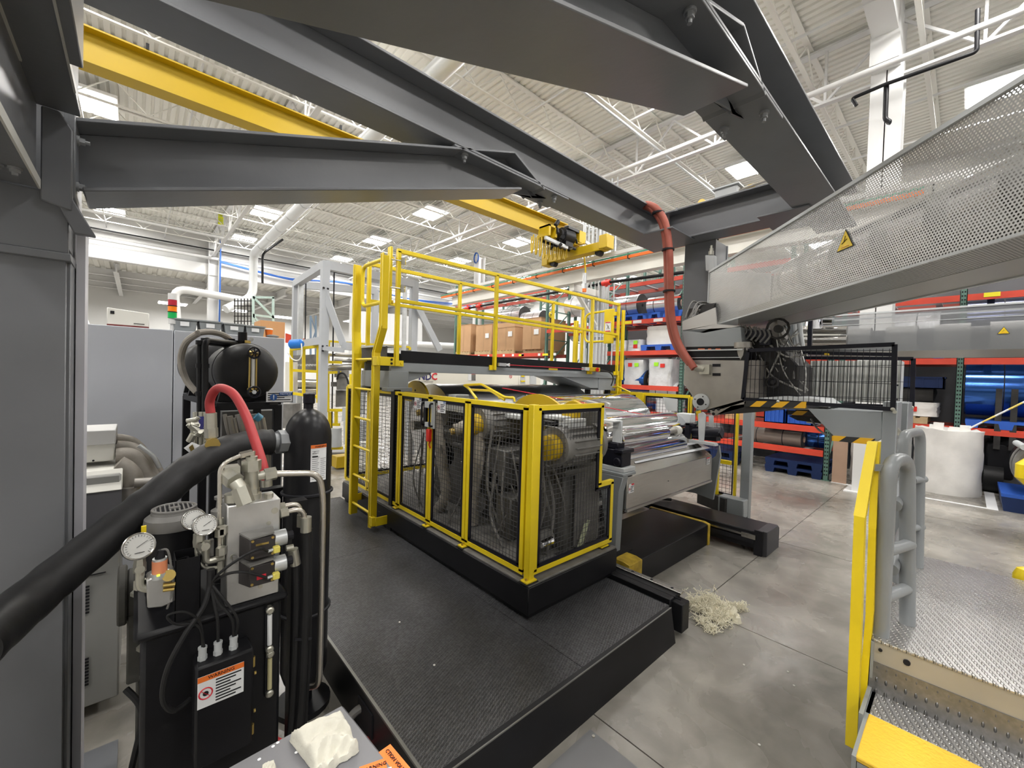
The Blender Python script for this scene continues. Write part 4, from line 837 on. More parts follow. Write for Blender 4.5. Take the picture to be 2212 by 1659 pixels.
for k in range(9):
    p = P4(1480+random.uniform(0, 20), 700-random.uniform(0, 15), 4.1); q = P4(1515+random.uniform(-5, 20), 660+random.uniform(-10, 40), 4.3); b.tube(curve([p, p.lerp(q, .4)+V((0, 0, random.uniform(0, .12))), q], 5), random.uniform(.005, .010), 6)
b.done('cable', MOT, dh)
b = B()
for k in range(80):
    p = P4(random.uniform(1605, 1730), random.uniform(700, 800), 4.15+random.uniform(0, .4)); q = P4(random.uniform(1605, 1750), random.uniform(740, 855), 4.15+random.uniform(0, .4)); b.tube(curve([p, p.lerp(q, .5)+V((0, random.uniform(-.06, .06), random.uniform(-.1, .06))), q], 5), random.uniform(.004, .009), 5)
b.done('wiring', mat('wire_grey', (.50, .49, .46), .4, .3, var=.7, vs=20), dh, kind='stuff')
b = B(); b.prism([P4(1606, 725, 4.2), P4(1660, 722, 4.2), P4(1725, 790, 4.2), P4(1722, 868, 4.2), P4(1640, 868, 4.2), P4(1606, 800, 4.2)], (.5, 0, 0)); b.done('manifold', DRK, dh, bevel=.01)
b = B(); b.prism([P4(1593, 716, 4.1), P4(1660, 712, 4.1), P4(1660, 745, 4.1), P4(1640, 745, 4.1), P4(1640, 728, 4.1), P4(1593, 730, 4.1)], (.1, 0, 0)); b.done('bracket', BLF, dh)
b = B(); 
for (x, y, r) in ((1640, 826, .05), (1668, 826, .045), (1680, 710, .085)):
    p = P4(x, y, 4.12); b.tube([p+V((0, math.cos(a*.5236)*r, math.sin(a*.5236)*r)) for a in range(12)], .011, 6, closed=True); b.cyl(p, p+V((.05, 0, 0)), r*.4, n=12)
b.done('hand_wheel', DRK, dh)
b = B(); b.cyl(P4(1604, 778, 4.05), P4(1604, 742, 4.05), .05, .065, 16); b.cyl(P4(1604, 752, 4.05), P4(1604, 740, 4.05), .075, n=16); b.cyl(P4(1672, 712, 4.3), P4(1690, 706, 4.3), .12, n=18); b.done('filter_cup', STD, dh)
b = B()
for k in range(7): p = P4(1598+10*k, 700+2*k, 4.1); b.tube(curve([p, p+V((0, -.02, -.06)), p+V((0, .02, -.12))], 4), .009, 6)
b.done('hose', MOT, dh)
t = T('limit_switch', 'small light grey limit switch on the tower column beside the guard', 'switch', P4(1535, 580, 4.5)); b = B(); b.prism([P4(1523, 551, 4.45), P4(1543, 551, 4.45), P4(1543, 584, 4.45), P4(1524, 585, 4.45)], (.07, 0, 0)); b.done('body', LGR, t, bevel=.005)
b = B(); p = P4(1536, 551, 4.47); b.cyl(p, p+V((0, 0, .04)), .026, n=12); b.cyl(p+V((0, 0, .04)), p+V((0, 0, .07)), .018, n=12); b.cyl(p+V((0, 0, .07)), p+V((0, 0, .1)), .012, n=8); b.done('plunger', ZNC, t)

# mesh guards standing on the die carriage
def wire(b, o, u, v, L, H, su, sv, r=.0018):
    """welded wire net: verticals every su along u, horizontals every sv along v"""
    o = V(o); u = V(u).normalized(); v = V(v).normalized(); k = su/2
    while k < L: b.bar(o+u*k, o+u*k+v*H, r*2, r*2, up=u); k += su
    k = sv/2
    while k < H: b.bar(o+v*k, o+v*k+u*L, r*2, r*2, up=v); k += sv
def guard(label, X, pts, bw, su, sv, r=.0018):
    t = T('mesh_guard', label, 'mesh guard', pts[2]); a, c, e, g = pts   # tl tr br bl
    b = B(); 
    for p, q in ((a, c), (c, e), (e, g), (g, a)): b.bar(p, q, .022, bw, up=(c-a).cross(g-a) if False else (0, 0, 1)) if abs((q-p).z) < .2 else b.bar(p, q, bw, .022, up=(1, 0, 0))
    b.done('frame', BLF, t); b = B(); wire(b, g, (e-g), V((0, 0, 1)), (e-g).length, min((a-g).length, (c-e).length), su, sv, r); b.done('wire_mesh', BLF, t)
    b = B(); 
    for p in (e, g.lerp(e, .28)): b.lathe(p+V((-.018, 0, 0)), (1, 0, 0), [(0, .006), (.004, .013), (.012, .013)], 12)
    b.done('screw', ZNC, t); return t
guard('black framed wire mesh guard nearest the camera beside the die', 4.0, [P4(1616, 757), P4(1933, 744), P4(1929, 884), P4(1605, 862)], .030, .036, .12)
guard('second black mesh guard just behind the nearest one, right part showing', 4.75, [P4(1722, 773, 4.75), P4(1973, 775, 4.75), P4(1970, 880, 4.75), P4(1722, 870, 4.75)], .030, .05, .14)
# pleated light screen behind the guards
t = T('pleated_screen', 'off white ribbed screen behind the black mesh guards', 'screen', (4.9, .8, 1.7)); b = B(); yA = P4(1750, 800, 4.9).y; yB = P4(1945, 800, 4.9).y; zt = P4(1850, 779, 4.9).z; zb = P4(1850, 868, 4.9).z; n = 44; pts = []
for k in range(n+1): pts += [(4.9+(.02 if k % 2 else 0), yA+(yB-yA)*k/n, zb), (4.9+(.02 if k % 2 else 0), yA+(yB-yA)*k/n, zt)]
b.add(pts, [(2*k, 2*k+2, 2*k+3, 2*k+1) for k in range(n)]); b.done('pleats', mat('pleat_white', (.62, .63, .60), .6, var=.25, vs=9, stretch=(1, 3, .2)), t, smooth=False); b = B(); b.box((4.95, yB, zb), (5.2, yA, zt)); b.done('backing', LGR, t)
# striped ledge and cabinet body
cb_ = T('control_cabinet', 'grey steel machine cabinet with yellow-black striped edges under the mesh guards', 'cabinet', (4.3, .7, 1.2))
b = B(); b.prism([P4(1600, 862), P4(1740, 874), P4(1790, 880), P4(1765, 862), P4(1690, 856)], (.6, 0, 0)); b.done('ledge_plate', LGR, cb_)
B().prism([P4(1612, 866, 3.985), P4(1742, 868, 3.985), P4(1740, 882, 3.985), P4(1608, 878, 3.985)], (.03, 0, 0)).done('striped_edge', HAZ, cb_)
b = B(); b.prism([P4(1744, 882), P4(1905, 890), P4(1905, 948), P4(1892, 956), P4(1800, 942)], (.55, 0, 0)); b.done('body', GRM, cb_, bevel=.004)
B().prism([P4(1797, 941, 3.985), P4(1890, 948, 3.985), P4(1886, 961, 3.985), P4(1797, 952, 3.985)], (.04, 0, 0)).done('striped_edge', HAZ, cb_)
b = B(); b.prism([P4(1700, 886, 4.25), P4(1756, 889, 4.25), P4(1763, 898, 4.25), P4(1702, 896, 4.25)], (.03, 0, 0)); b.done('striped_flap', HAZ, cb_)
b = B(); b.prism([P4(1700, 880, 4.3), P4(1750, 882, 4.3), P4(1750, 886, 4.3), P4(1700, 885, 4.3)], (.05, 0, 0)); b.prism([P4(1742, 911, 4.3), P4(1783, 915, 4.3), P4(1783, 917, 4.3), P4(1742, 914, 4.3)], (.2, 0, 0)); b.done('light_strip', PAP, cb_)
b = B(); b.prism([P4(1702, 898, 4.3), P4(1765, 900, 4.3), P4(1782, 916, 4.3), P4(1722, 908, 4.3)], (.25, 0, 0)); b.done('underside_bracket', DRK, cb_)
B().tube(curve([P4(1752, 905, 4.2), P4(1765, 925, 4.15), P4(1785, 940, 4.1)], 5), .008, 6).done('cable', MOT, cb_)
b = B(); b.box((4.0, PX(1906, 900, 4).y, .75), (4.30, PX(1938, 900, 4).y, PX(1920, 868, 4).z)); b.done('corner_post', GRM, cb_, bevel=.004)
b = B(); p = PX(1925, 900, 4.4).y; q = PX(1961, 900, 4.4).y; b.box((4.4, q, .75), (4.9, p, PX(1950, 870, 4.4).z)); b.done('rear_panel', GRM, cb_, bevel=.004)
b = B()
for k in range(9): z = 1.0+.11*k; b.box((4.32, PX(1936, 900, 4.3).y, z), (4.36, PX(1925, 900, 4.3).y, z+.012))
b.box((4.36, PX(1940, 900, 4.38).y, .8), (4.40, PX(1920, 900, 4.38).y, 1.6)); b.done('louvre', INK, cb_)
b = B(); p = PX(1932, 934, 4.1); b.cyl(p, p+V((0, -.03, .02)), .03, n=10); p = PX(1933, 890, 3.99); b.cyl(p, p+V((-.01, 0, 0)), .012, n=10); b.done('knob', ZNC, cb_)
# pieces between the two long guards
t = T('upper_machinery', 'pipes and rollers showing between the long guards behind the die', 'machine', (6.0, 1.4, 2.3)); b = B()
b.cyl(P4(1700, 713, 6.4), P4(1830, 713, 6.4), .05, n=14); b.cyl(P4(1700, 735, 6.4), P4(1830, 735, 6.4), .06, n=14); b.done('roller', STL, t)
b = B(); b.prism([P4(1690, 716, 6.5), P4(1812, 716, 6.5), P4(1812, 745, 6.5), P4(1690, 745, 6.5)], (.2, 0, 0)); b.done('panel', OFW, t); B().bar(P4(1751, 690, 5.6), P4(1749, 748, 5.6), .04, .04).done('black_post', BLF, t)
b = B(); b.cyl(P4(1757, 690, 6.3), P4(1757, 712, 6.3), .09, n=16); b.cyl(P4(1800, 690, 6.3), P4(1780, 690, 6.3), .07, n=16); b.done('bright_cylinder', CHR, t)
b = B(); b.prism([P4(1660, 690, 4.9), P4(1716, 690, 4.9), P4(1716, 745, 4.9), P4(1690, 745, 4.9)], (.3, 0, 0)); b.done('side_plate', GRM, t); b = B()
for x in (1718, 1728): b.tube(curve([P4(x, 690, 4.85), P4(x+2, 720, 4.85), P4(x+6, 748, 4.85)], 4), .02, 8)
b.done('white_hose', LGR, t); B().box(P4(1772, 758, 4.5)-V((0, .03, .02)), P4(1792, 768, 4.6)).done('yellow_cap', CRY, t); B().bar(P4(1720, 762, 4.6), P4(1935, 766, 4.6), .02, .03).done('black_bar', BLF, t)
# =============== hydraulic power unit, left foreground ===============
YH = 1.8
hp = T('hydraulic_power_unit', 'black hydraulic power unit with aluminium valve block, gauges and warning label in the left foreground', 'hydraulic unit', (.23, 2.0, 0))
H = lambda x, y, Y=YH: PY(x, y, Y)
b = B(); b.box((.02, 1.8, .06), (.435, 2.20, .96)); b.box((.0, 1.78, .955), (.455, 2.22, .985)); b.box((.02, 1.82, 0), (.1, 2.2, .06)); b.box((.35, 1.82, 0), (.435, 2.2, .06)); b.done('oil_tank', BLK, hp, bevel=.012)
# valve block
b = B(); b.box((.25, 1.80, .985), (.425, 1.93, 1.36)); b.done('valve_block', ALU, hp, bevel=.004)
b = B()
for (x, z, r) in ((.405, 1.315, .012), (.385, 1.27, .008), (.27, 1.17, .009), (.36, 1.03, .008)): b.cyl((x, 1.797, z), (x, 1.81, z), r, n=16)
b.done('port_plug', ZNC, hp)
# two directional valves
for zz in (1.205, 1.105):
    b = B(); b.prism([(.288, 1.80, zz-.043), (.288, 1.80, zz+.043), (.312, 1.735, zz+.036), (.312, 1.735, zz-.040)], (.085, 0, 0)); b.done('valve_body', mat('valve_dark', (.05, .045, .045), .4, var=.3, vs=9), hp, bevel=.003)
    b = B(); b.prism([(.288, 1.80, zz+.043), (.40, 1.80, zz+.043), (.39, 1.733, zz+.043), (.312, 1.733, zz+.036)], (0, 0, .006)); b.done('valve_cover', MOT, hp)
    b = B(); b.cyl((.375, 1.765, zz+.01), (.437, 1.765, zz+.012), .030, n=24); b.done('solenoid', GLV, hp)
    b = B(); b.cyl((.437, 1.765, zz+.012), (.462, 1.765, zz+.013), .017, n=10); b.done('solenoid_cap', INK, hp)
    b = B(); b.box((.385, 1.715, zz-.028), (.408, 1.738, zz-.004)); b.done('plug_connector', mat('plug_yellow', (.72, .62, .12), .4), hp, bevel=.003)
    b = B(); b.cyl((.368, 1.726, zz-.016), (.385, 1.726, zz-.014), .006, n=8); b.done('plug_nut', GLV, hp)
    b = B()
    for dx, dz in ((.02, .03), (.085, .03), (.02, -.03), (.085, -.03)): b.cyl((.30+dx, 1.731, zz+dz), (.30+dx, 1.737, zz+dz), .005, n=8)
    b.done('cap_screw', BRS, hp)
b = B(); b.box((.335, 1.732, 1.088), (.365, 1.734, 1.104)); b.done('valve_tag', RDI, hp); b = B(); b.box((.33, 1.732, 1.215), (.372, 1.734, 1.222)); b.done('valve_tag', BRS, hp)
b = B(); b.prism([H(502, 1200, 1.79), H(512, 1200, 1.79), H(512, 1215, 1.79), H(502, 1215, 1.79)], (0, -.015, 0)); b.done('knob', MOT, hp)
# fittings on top of the block
b = B(); c = V((.335, 1.86, 1.36)); b.cyl(c, c+V((0, 0, .02)), .036, n=18); b.cyl(c+V((0, 0, .02)), c+V((0, 0, .04)), .030, n=6); b.cyl(c+V((0, 0, .04)), c+V((0, 0, .11)), .026, n=18); b.cyl(c+V((0, 0, .11)), c+V((0, 0, .15)), .034, n=6); b.cyl(c+V((0, 0, .15)), c+V((0, 0, .165)), .02, n=12); b.cyl(c+V((0, 0, .165)), c+V((0, 0, .185)), .012, n=6); b.cyl(c+V((.02, 0, .085)), c+V((.05, 0, .087)), .018, n=12); b.cyl(c+V((.045, 0, .085)), c+V((.085, 0, .088)), .026, n=6); b.done('top_fitting', ZNC, hp)
b = B(); d = V((.275, 1.84, 1.365)); b.cyl(d+V((-.02, .02, .10)), d+V((.0, -.03, .08)), .032, n=6); b.cyl(d+V((.0, -.03, .08)), d+V((.02, -.05, .045)), .024, n=14); b.cyl(d+V((.012, -.045, .06)), d+V((.03, -.065, .0)), .03, n=6); b.cyl(d, d+V((0, 0, .03)), .03, n=14); b.box(d+V((-.03, .0, .07)), d+V((.02, .06, .13))); b.done('angled_fitting', ZNC, hp)
b = B(); b.cyl((.39, 1.83, 1.36), (.39, 1.83, 1.378), .016, n=6); b.cyl((.30, 1.81, 1.36), (.30, 1.81, 1.372), .012, n=6); b.done('plug', ZNC, hp)
# bent steel pipes
q = V((.42, 1.86, 1.445))
b = B(); b.tube(bend([q, H(690, 1022, 1.86), H(698, 1075, 1.86), H(690, 1480, 1.86), H(665, 1485, 1.95)], .09, 8), .013, 14); b.done('return_pipe', SSP, hp)
b = B(); b.tube(bend([(.30, 1.85, 1.535), H(475, 1003, 1.84), H(474, 1190, 1.82)], .05, 6), .0075, 10); b.cyl((.295, 1.85, 1.535), (.335, 1.86, 1.54), .013, n=6); b.done('pilot_pipe', SSP, hp)
b = B(); b.tube(bend([(.43, 1.83, 1.315), (.50, 1.83, 1.32), (.512, 1.83, 1.24)], .035, 6), .010, 12); b.tube(bend([(.43, 1.80, 1.30), (.505, 1.80, 1.305), (.52, 1.80, 1.23)], .035, 6), .010, 12); b.done('side_pipe', SSP, hp)
b = B(); b.cyl((.425, 1.83, 1.315), (.447, 1.83, 1.315), .018, n=6); b.cyl((.425, 1.80, 1.298), (.452, 1.80, 1.30), .019, n=6); b.cyl((.512, 1.83, 1.27), (.512, 1.83, 1.22), .019, n=6); b.cyl((.52, 1.80, 1.265), (.52, 1.80, 1.205), .021, n=12); b.cyl((.475, 1.81, 1.14), (.487, 1.81, 1.075), .02, n=12); b.cyl((.45, 1.81, 1.15), (.476, 1.81, 1.15), .012, n=8); b.done('hose_fitting', ZNC, hp)
b = B(); b.tube(curve([(.52, 1.80, 1.21), (.525, 1.80, .9), (.52, 1.82, .45), (.50, 1.85, .12), (.47, 1.9, .08)], 6), .016, 10); b.tube(curve([(.487, 1.81, 1.08), (.495, 1.82, .85), (.49, 1.84, .4), (.47, 1.88, .1)], 6), .014, 10); b.tube(curve([(.545, 1.84, 1.2), (.55, 1.84, .7), (.54, 1.85, .3)], 5), .013, 8); b.done('hose', RUB, hp)
b = B(); b.tube([H(636, 1382, 1.80), H(672, 1380, 1.80)], .006, 6); b.done('cable_tie', INK, hp)
# gauges
def gauge(parent, c, n, r, stem):
    c = V(c); n = V(n).normalized(); b = B(); b.lathe(c, n, [(-.022, r*.8), (-.018, r*.98), (0, r*1.0), (.004, r*.98)], 28); b.tube([c+n*.004+V(p) for p in circ(n, r*.93, 24)], r*.07, 6, closed=True); b.done('gauge_case', STL, parent)
    b = B(); b.lathe(c+n*.0035, n, [(0, r*.88), (.001, r*.88)], 28); b.done('gauge_dial', GLS, parent)
    xr = V((0, 0, 1)).cross(n).normalized(); up = n.cross(xr); f = c+n*.006; b = B(); b.bar(f-(xr+up*.6)*r*.15, f+(xr+up*.6)*r*.5, .001, r*.05, up=n)
    for k in range(21):
        a = math.radians(-225+270*k/20*-1+0) if False else math.radians(225-270*k/20); e = xr*math.cos(a)+up*math.sin(a); b.bar(f+e*r*.68, f+e*r*(.80 if k % 5 else .84), .001, r*(.02 if k % 5 else .045), up=n)
    b.bar(f-xr*r*.28-up*r*.48, f+xr*r*.28-up*r*.48, .001, r*.16, up=n); b.done('gauge_marking', INK, parent)
    if stem: b = B(); b.cyl(c-n*.012, V(stem), .009, n=8); b.lathe(V(stem), (0, 0, 1), [(-.03, .014), (-.01, .016), (.01, .014)], 6); b.done('gauge_stem', ZNC, parent)
def circ(n, r, k):
    a = V((0, 0, 1)) if abs(n.z) < .9 else V((1, 0, 0)); a = (a-n*a.dot(n)).normalized(); c = n.cross(a); return [a*math.cos(2*math.pi*i/k)*r+c*math.sin(2*math.pi*i/k)*r for i in range(k)]
nn = V((.05, -.93, .32))
gauge(hp, H(419, 1122, 1.86), nn, .037, H(430, 1160, 1.87)); gauge(hp, H(443, 1134, 1.79), nn, .037, H(428, 1163, 1.83)); gauge(hp, H(300, 1180, 1.74), V((.12, -.9, .38)), .042, H(302, 1212, 1.77))
b = B()
for pts, r in (([H(430, 1155, 1.83), H(428, 1185, 1.83), H(440, 1200, 1.83)], .008), ([H(444, 1170, 1.82), H(444, 1215, 1.82), H(485, 1203, 1.82)], .012), ([H(425, 1160, 1.85), H(424, 1200, 1.84), H(440, 1228, 1.83), H(480, 1225, 1.83)], .006), ([H(302, 1215, 1.78), H(302, 1270, 1.78), H(330, 1273, 1.78)], .012), ([H(475, 1120, 1.83), H(478, 1170, 1.83), H(476, 1240, 1.83)], .012)): b.tube(bend(pts, .02), r, 10)
for (x, y) in ((442, 1178), (476, 1150), (478, 1190), (302, 1226), (303, 1262), (430, 1160), (480, 1145)): p = H(x, y, 1.80); b.cyl(p-V((0, 0, .014)), p+V((0, 0, .014)), .017, n=6)
for (x, y) in ((302, 1226), (443, 1177)): p = H(x, y, 1.775); b.cyl(p, p-V((0, .02, 0)), .013, n=14)
b.done('gauge_piping', ZNC, hp); B().box(H(453, 1168, 1.83), H(460, 1197, 1.85)).done('isolating_knob', MOT, hp)
# pressure switch and filter head
b = B(); b.prism([H(316, 1255, 1.74), H(338, 1243, 1.74), H(373, 1250, 1.74), H(376, 1300, 1.74), H(350, 1312, 1.74), H(318, 1315, 1.74)], (0, .07, 0)); b.prism([H(348, 1225, 1.76), H(376, 1232, 1.76), H(378, 1300, 1.76), H(352, 1300, 1.76)], (0, .05, 0)); b.done('filter_head', ALU, hp, bevel=.004)
p = H(345, 1228, 1.75); b = B(); b.cyl(p-V((0, 0, .012)), p+V((0, 0, .028)), .020, n=16); b.done('sensor_band', mat('sensor_orange', (.70, .25, .12), .5), hp); b = B(); b.cyl(p-V((0, 0, .03)), p-V((0, 0, .012)), .022, n=16); b.cyl(p+V((0, 0, .028)), p+V((0, 0, .035)), .019, n=16); b.done('sensor_ring', GLV, hp)
b = B(); b.cyl(p+V((0, 0, .035)), p+V((.004, 0, .06)), .014, .010, 12); b.done('sensor_plug', INK, hp); b = B(); b.box(p+V((-.008, -.024, -.016)), p+V((.0, -.02, -.011))); b.done('status_light', mat('led_green', (.55, 1.0, .05), .4, emit=2.0), hp)
b = B(); b.tube(curve([p+V((.004, 0, .06)), p+V((.02, -.01, .055)), p+V((.03, -.01, -.02)), p+V((.03, -.01, -.09)), p+V((.02, 0, -.14))], 6), .0035, 6); b.done('sensor_cable', MOT, hp)
b = B(); b.cyl(H(365, 1243, 1.73), H(365, 1243, 1.76), .018, n=14); b.cyl(H(352, 1265, 1.73), H(378, 1262, 1.73), .007, n=8); b.cyl(H(352, 1275, 1.73), H(376, 1272, 1.73), .006, n=8); b.done('adjusting_screw', BRS, hp)
b = B(); b.tube(bend([(.065, 1.83, 1.16), (.145, 1.83, 1.17), (.145, 1.9, 1.17), (.065, 1.9, 1.16)], .01), .004, 6, closed=False); a0 = H(385, 1222, 1.80); a1 = H(418, 1330, 1.80); b.box((.105, 1.80, .985), (.175, 1.802, 1.20)); b.box((.105, 1.80, .985), (.107, 1.9, 1.20)); b.box((.173, 1.80, .985), (.175, 1.9, 1.20)); b.box((.105, 1.898, .985), (.175, 1.9, 1.20)); b.done('square_duct', BLK, hp)
# electric motor
b = B(); m0 = V((.115, 2.06, 1.0)); b.lathe(m0, (0, 0, 1), [(0, .085), (.24, .088), (.25, .092)], 32); b.done('motor_body', BLK, hp)
b = B(); b.lathe(m0, (0, 0, 1), [(.245, .092), (.255, .094), (.285, .090), (.30, .072), (.31, .070)], 32); b.done('fan_cowl', MOT, hp)
b = B(); b.lathe(m0, (0, 0, 1), [(.308, .064), (.311, .064)], 28); b.done('fan_opening', INK, hp); b = B()
for k in range(9): x = -.056+.014*k; yy = math.sqrt(max(0, .064**2-x*x)); b.box((m0.x+x-.0025, m0.y-yy, m0.z+.310), (m0.x+x+.0025, m0.y+yy, m0.z+.316))
b.tube([m0+V((math.cos(a*.3927)*.066, math.sin(a*.3927)*.066, .314)) for a in range(16)], .006, 6, closed=True); b.box(m0+V((-.018, -.012, .312)), m0+V((.018, .012, .318))); b.done('fan_grille', MOT, hp)
B().box(H(305, 1138, 1.975), H(316, 1156, 1.985)).done('motor_tag', YEL, hp)
# terminal box with cable glands and the warning label
b = B(); b.box((.155, 1.70, .50), (.325, 1.80, .855)); b.done('terminal_box', BLK, hp, bevel=.008)
b = B()
for x in (.178, .222, .268): b.cyl((x, 1.745, .855), (x, 1.745, .870), .014, n=6); b.cyl((x, 1.745, .870), (x, 1.745, .893), .012, n=12); b.cyl((x, 1.745, .893), (x, 1.745, .90), .0135, n=12)
b.done('cable_gland', LGR, hp)
pl = label_plate(hp, 'warning_label', H(478, 1480, 1.695), (1, 0, 0.0), (0, 0, 1), .132, .108, rows=8, head=ORW, headtxt='WARNING', icon='no')
b = B()
for z in (.80, .55): b.cyl((.325, 1.712, z-.018), (.325, 1.712, z+.018), .006, n=8)
for z in (.62, .76): b.cyl((.327, 1.705, z), (.333, 1.705, z), .006, n=8)
b.done('lid_screw', BRS, hp)
jx = H(455, 1260, 1.76); b = B()
cablist = [([(.178, 1.745, .90), H(432, 1345, 1.73), H(400, 1322, 1.72), H(362, 1330, 1.72), H(380, 1348, 1.72), H(428, 1352, 1.73), (.182, 1.74, .9)], .004), ([(.268, 1.745, .90), H(500, 1335, 1.73), H(470, 1300, 1.74), jx], .005), ([(.222, 1.745, .90), H(470, 1340, 1.73), H(462, 1300, 1.74), jx], .005), ([(.275, 1.745, .90), H(512, 1335, 1.72), H(480, 1290, 1.73), jx], .0045),
    ([jx, H(478, 1235, 1.73), H(520, 1205, 1.72), H(560, 1186, 1.70), (.368, 1.726, 1.189)], .005), ([jx, H(490, 1240, 1.73), H(530, 1236, 1.71), (.368, 1.726, 1.089)], .005), ([jx, H(440, 1310, 1.74), H(400, 1370, 1.72), H(362, 1445, 1.71), H(352, 1510, 1.71), H(375, 1535, 1.72), H(412, 1510, 1.75)], .0085)]
for pts, r in cablist: b.tube(curve(pts, 7), r, 8)
b.tube(curve([jx+V((0, 0, .05)), jx, jx-V((.005, 0, .06))], 4), .012, 8); b.done('cable', RUB, hp)
# sight glasses
for (ya_, yb_, m_) in ((1318, 1402, PAP), (1412, 1497, mat('sight_amber', (.55, .50, .28), .3))):
    a = H(583, ya_, 1.785); c = H(582, yb_, 1.785); b = B(); b.cyl(a+V((0, 0, -.018)), c+V((0, 0, .018)), .0085, n=12); b.done('sight_glass', m_, hp); b = B()
    for p in (a, c): b.lathe(p, (0, -1, 0), [(-.02, .014), (.008, .014), (.012, .009)], 14)
    b.done('sight_fitting', ZNC, hp); b = B(); b.box(a+V((-.014, .004, .012)), c+V((.014, .012, -.012))); b.done('sight_back', INK, hp)
# =============== filler breather, black filter canister ===============
t = T('filter_canister', 'small black filter canister with a cap standing behind the valve block', 'filter', (.28, 2.12, 1.0)); c = V((.262, 2.02, 1.0)); b = B(); b.lathe(c, (0, 0, 1), [(0, .03), (.25, .032), (.26, .037)], 20); b.done('canister', BLK, t); b = B(); b.lathe(c, (0, 0, 1), [(.26, .037), (.29, .037), (.30, .02), (.33, .018), (.335, .026), (.345, .026)], 20); b.done('cap', MOT, t)
# =============== accumulator ===============
ac_ = T('accumulator', 'tall black bladder accumulator cylinder with orange-topped warning label', 'pressure vessel', (.71, 2.43, 0))
c = V((.705, 2.43, 0)); r = .118
b = B(); b.lathe(c, (0, 0, 1), [(.12, .05), (.16, .10), (.22, r), (1.50, r)]+[(1.50+math.sin(a)*.155, r*math.cos(a)) for a in (.2, .4, .6, .8, 1.0, 1.2, 1.35)]+[(1.66, .018)], 40); b.done('shell', mat('vessel_black', (.016, .016, .018), .33, var=.2, vs=4, bump=.04, bs=40), ac_)
b = B(); b.lathe(c, (0, 0, 1), [(1.655, .022), (1.68, .022), (1.685, .03), (1.735, .03), (1.74, .024)], 20); b.done('valve_cap', BLF, ac_)
b = B(); b.tube([c+V((math.cos(a*.2618)*(r+.006), math.sin(a*.2618)*(r+.006), 1.20)) for a in range(24)], .009, 6, closed=True); b.tube([c+V((math.cos(a*.2618)*(r+.006), math.sin(a*.2618)*(r+.006), .55)) for a in range(24)], .009, 6, closed=True); b.done('clamp_band', INK, ac_)
b = B(); b.box((.50, 2.50, 0), (.60, 2.56, 1.22)); b.box((.58, 2.52, 1.17), (.84, 2.56, 1.21)); b.cyl(c, c+V((0, 0, .03)), .14, n=20); b.cyl(c, c+V((0, 0, .14)), .045, n=16); b.done('stand', BLK, ac_)
# label wrapped round the shell
def wraplabel(z0, z1, a0, a1, off, m, nm):
    b = B(); n = 10; pts = []
    for k in range(n+1): a = a0+(a1-a0)*k/n; pts += [c+V((math.cos(a)*(r+off), math.sin(a)*(r+off), z0)), c+V((math.cos(a)*(r+off), math.sin(a)*(r+off), z1))]
    b.add(pts, [(2*k, 2*k+2, 2*k+3, 2*k+1) for k in range(n)]); return b.done(nm, m, ac_)
A0 = math.radians(-100); A1 = math.radians(-58)
wraplabel(1.275, 1.47, A0, A1, .0015, PAP, 'warning_label'); wraplabel(1.452, 1.47, A0, A1, .0022, ORW, 'header_band')
for k in range(15):
    z = 1.435-.0105*k
    if k in (2,): continue
    wraplabel(z, z+.0028, A0+.06, A0+.36-.03*(k % 3), .0024, mat('print_grey', (.25, .25, .26), .6), 'small_print'); 
    if k > 3: wraplabel(z, z+.0028, A0+.42, A1-.05-.05*(k % 2), .0024, mat('print_grey', (.25, .25, .26)), 'small_print')
wraplabel(1.405, 1.412, A0+.06, A0+.30, .0026, INK, 'small_print')
tm = (A0+A1)/2+.05; text('WARNING', INK, ac_, c+V((math.cos(tm)*(r+.006), math.sin(tm)*(r+.006), 1.461)), (-math.sin(tm), math.cos(tm), 0), (0, 0, 1), .014)
b = B(); ta = A0+.16; e = c+V((math.cos(ta)*(r+.003), math.sin(ta)*(r+.003), 1.428)); xd = V((-math.sin(ta), math.cos(ta), 0)); b.tube([e-xd*.009-V((0, 0, .006)), e+xd*.009-V((0, 0, .006)), e+V((0, 0, .009))], .0008, 4, closed=True); b.done('pictogram', INK, ac_)
# =============== red hose ===============
t = T('red_hose', 'red rubber hose arching up over the black insulated pipe', 'hose', (.37, 2.2, 1.5))
hpnts = [H(455, 892, 2.35), H(453, 868, 2.35), H(462, 846, 2.32), H(478, 838, 2.28), H(505, 852, 2.2), H(530, 895, 2.1), H(550, 950, 2.02), H(566, 1000, 1.95), H(575, 1040, 1.93)]
B().tube(curve(hpnts, 7), .019, 14).done('hose', REDH, t)
b = B(); b.cyl(H(455, 892, 2.35), H(456, 925, 2.35), .024, n=14); b.cyl(H(456, 925, 2.35), H(457, 945, 2.35), .027, n=6); b.cyl(H(575, 1035, 1.93), H(576, 1050, 1.93), .022, n=12); b.done('hose_end', ZNC, t)
b = B(); b.cyl(H(457, 945, 2.35), H(457, 965, 2.35), .022, n=12); b.lathe(H(457, 958, 2.33), (0, -1, 0), [(0, .02), (.03, .03), (.04, .03)], 8); b.done('ball_valve', BRS, t)
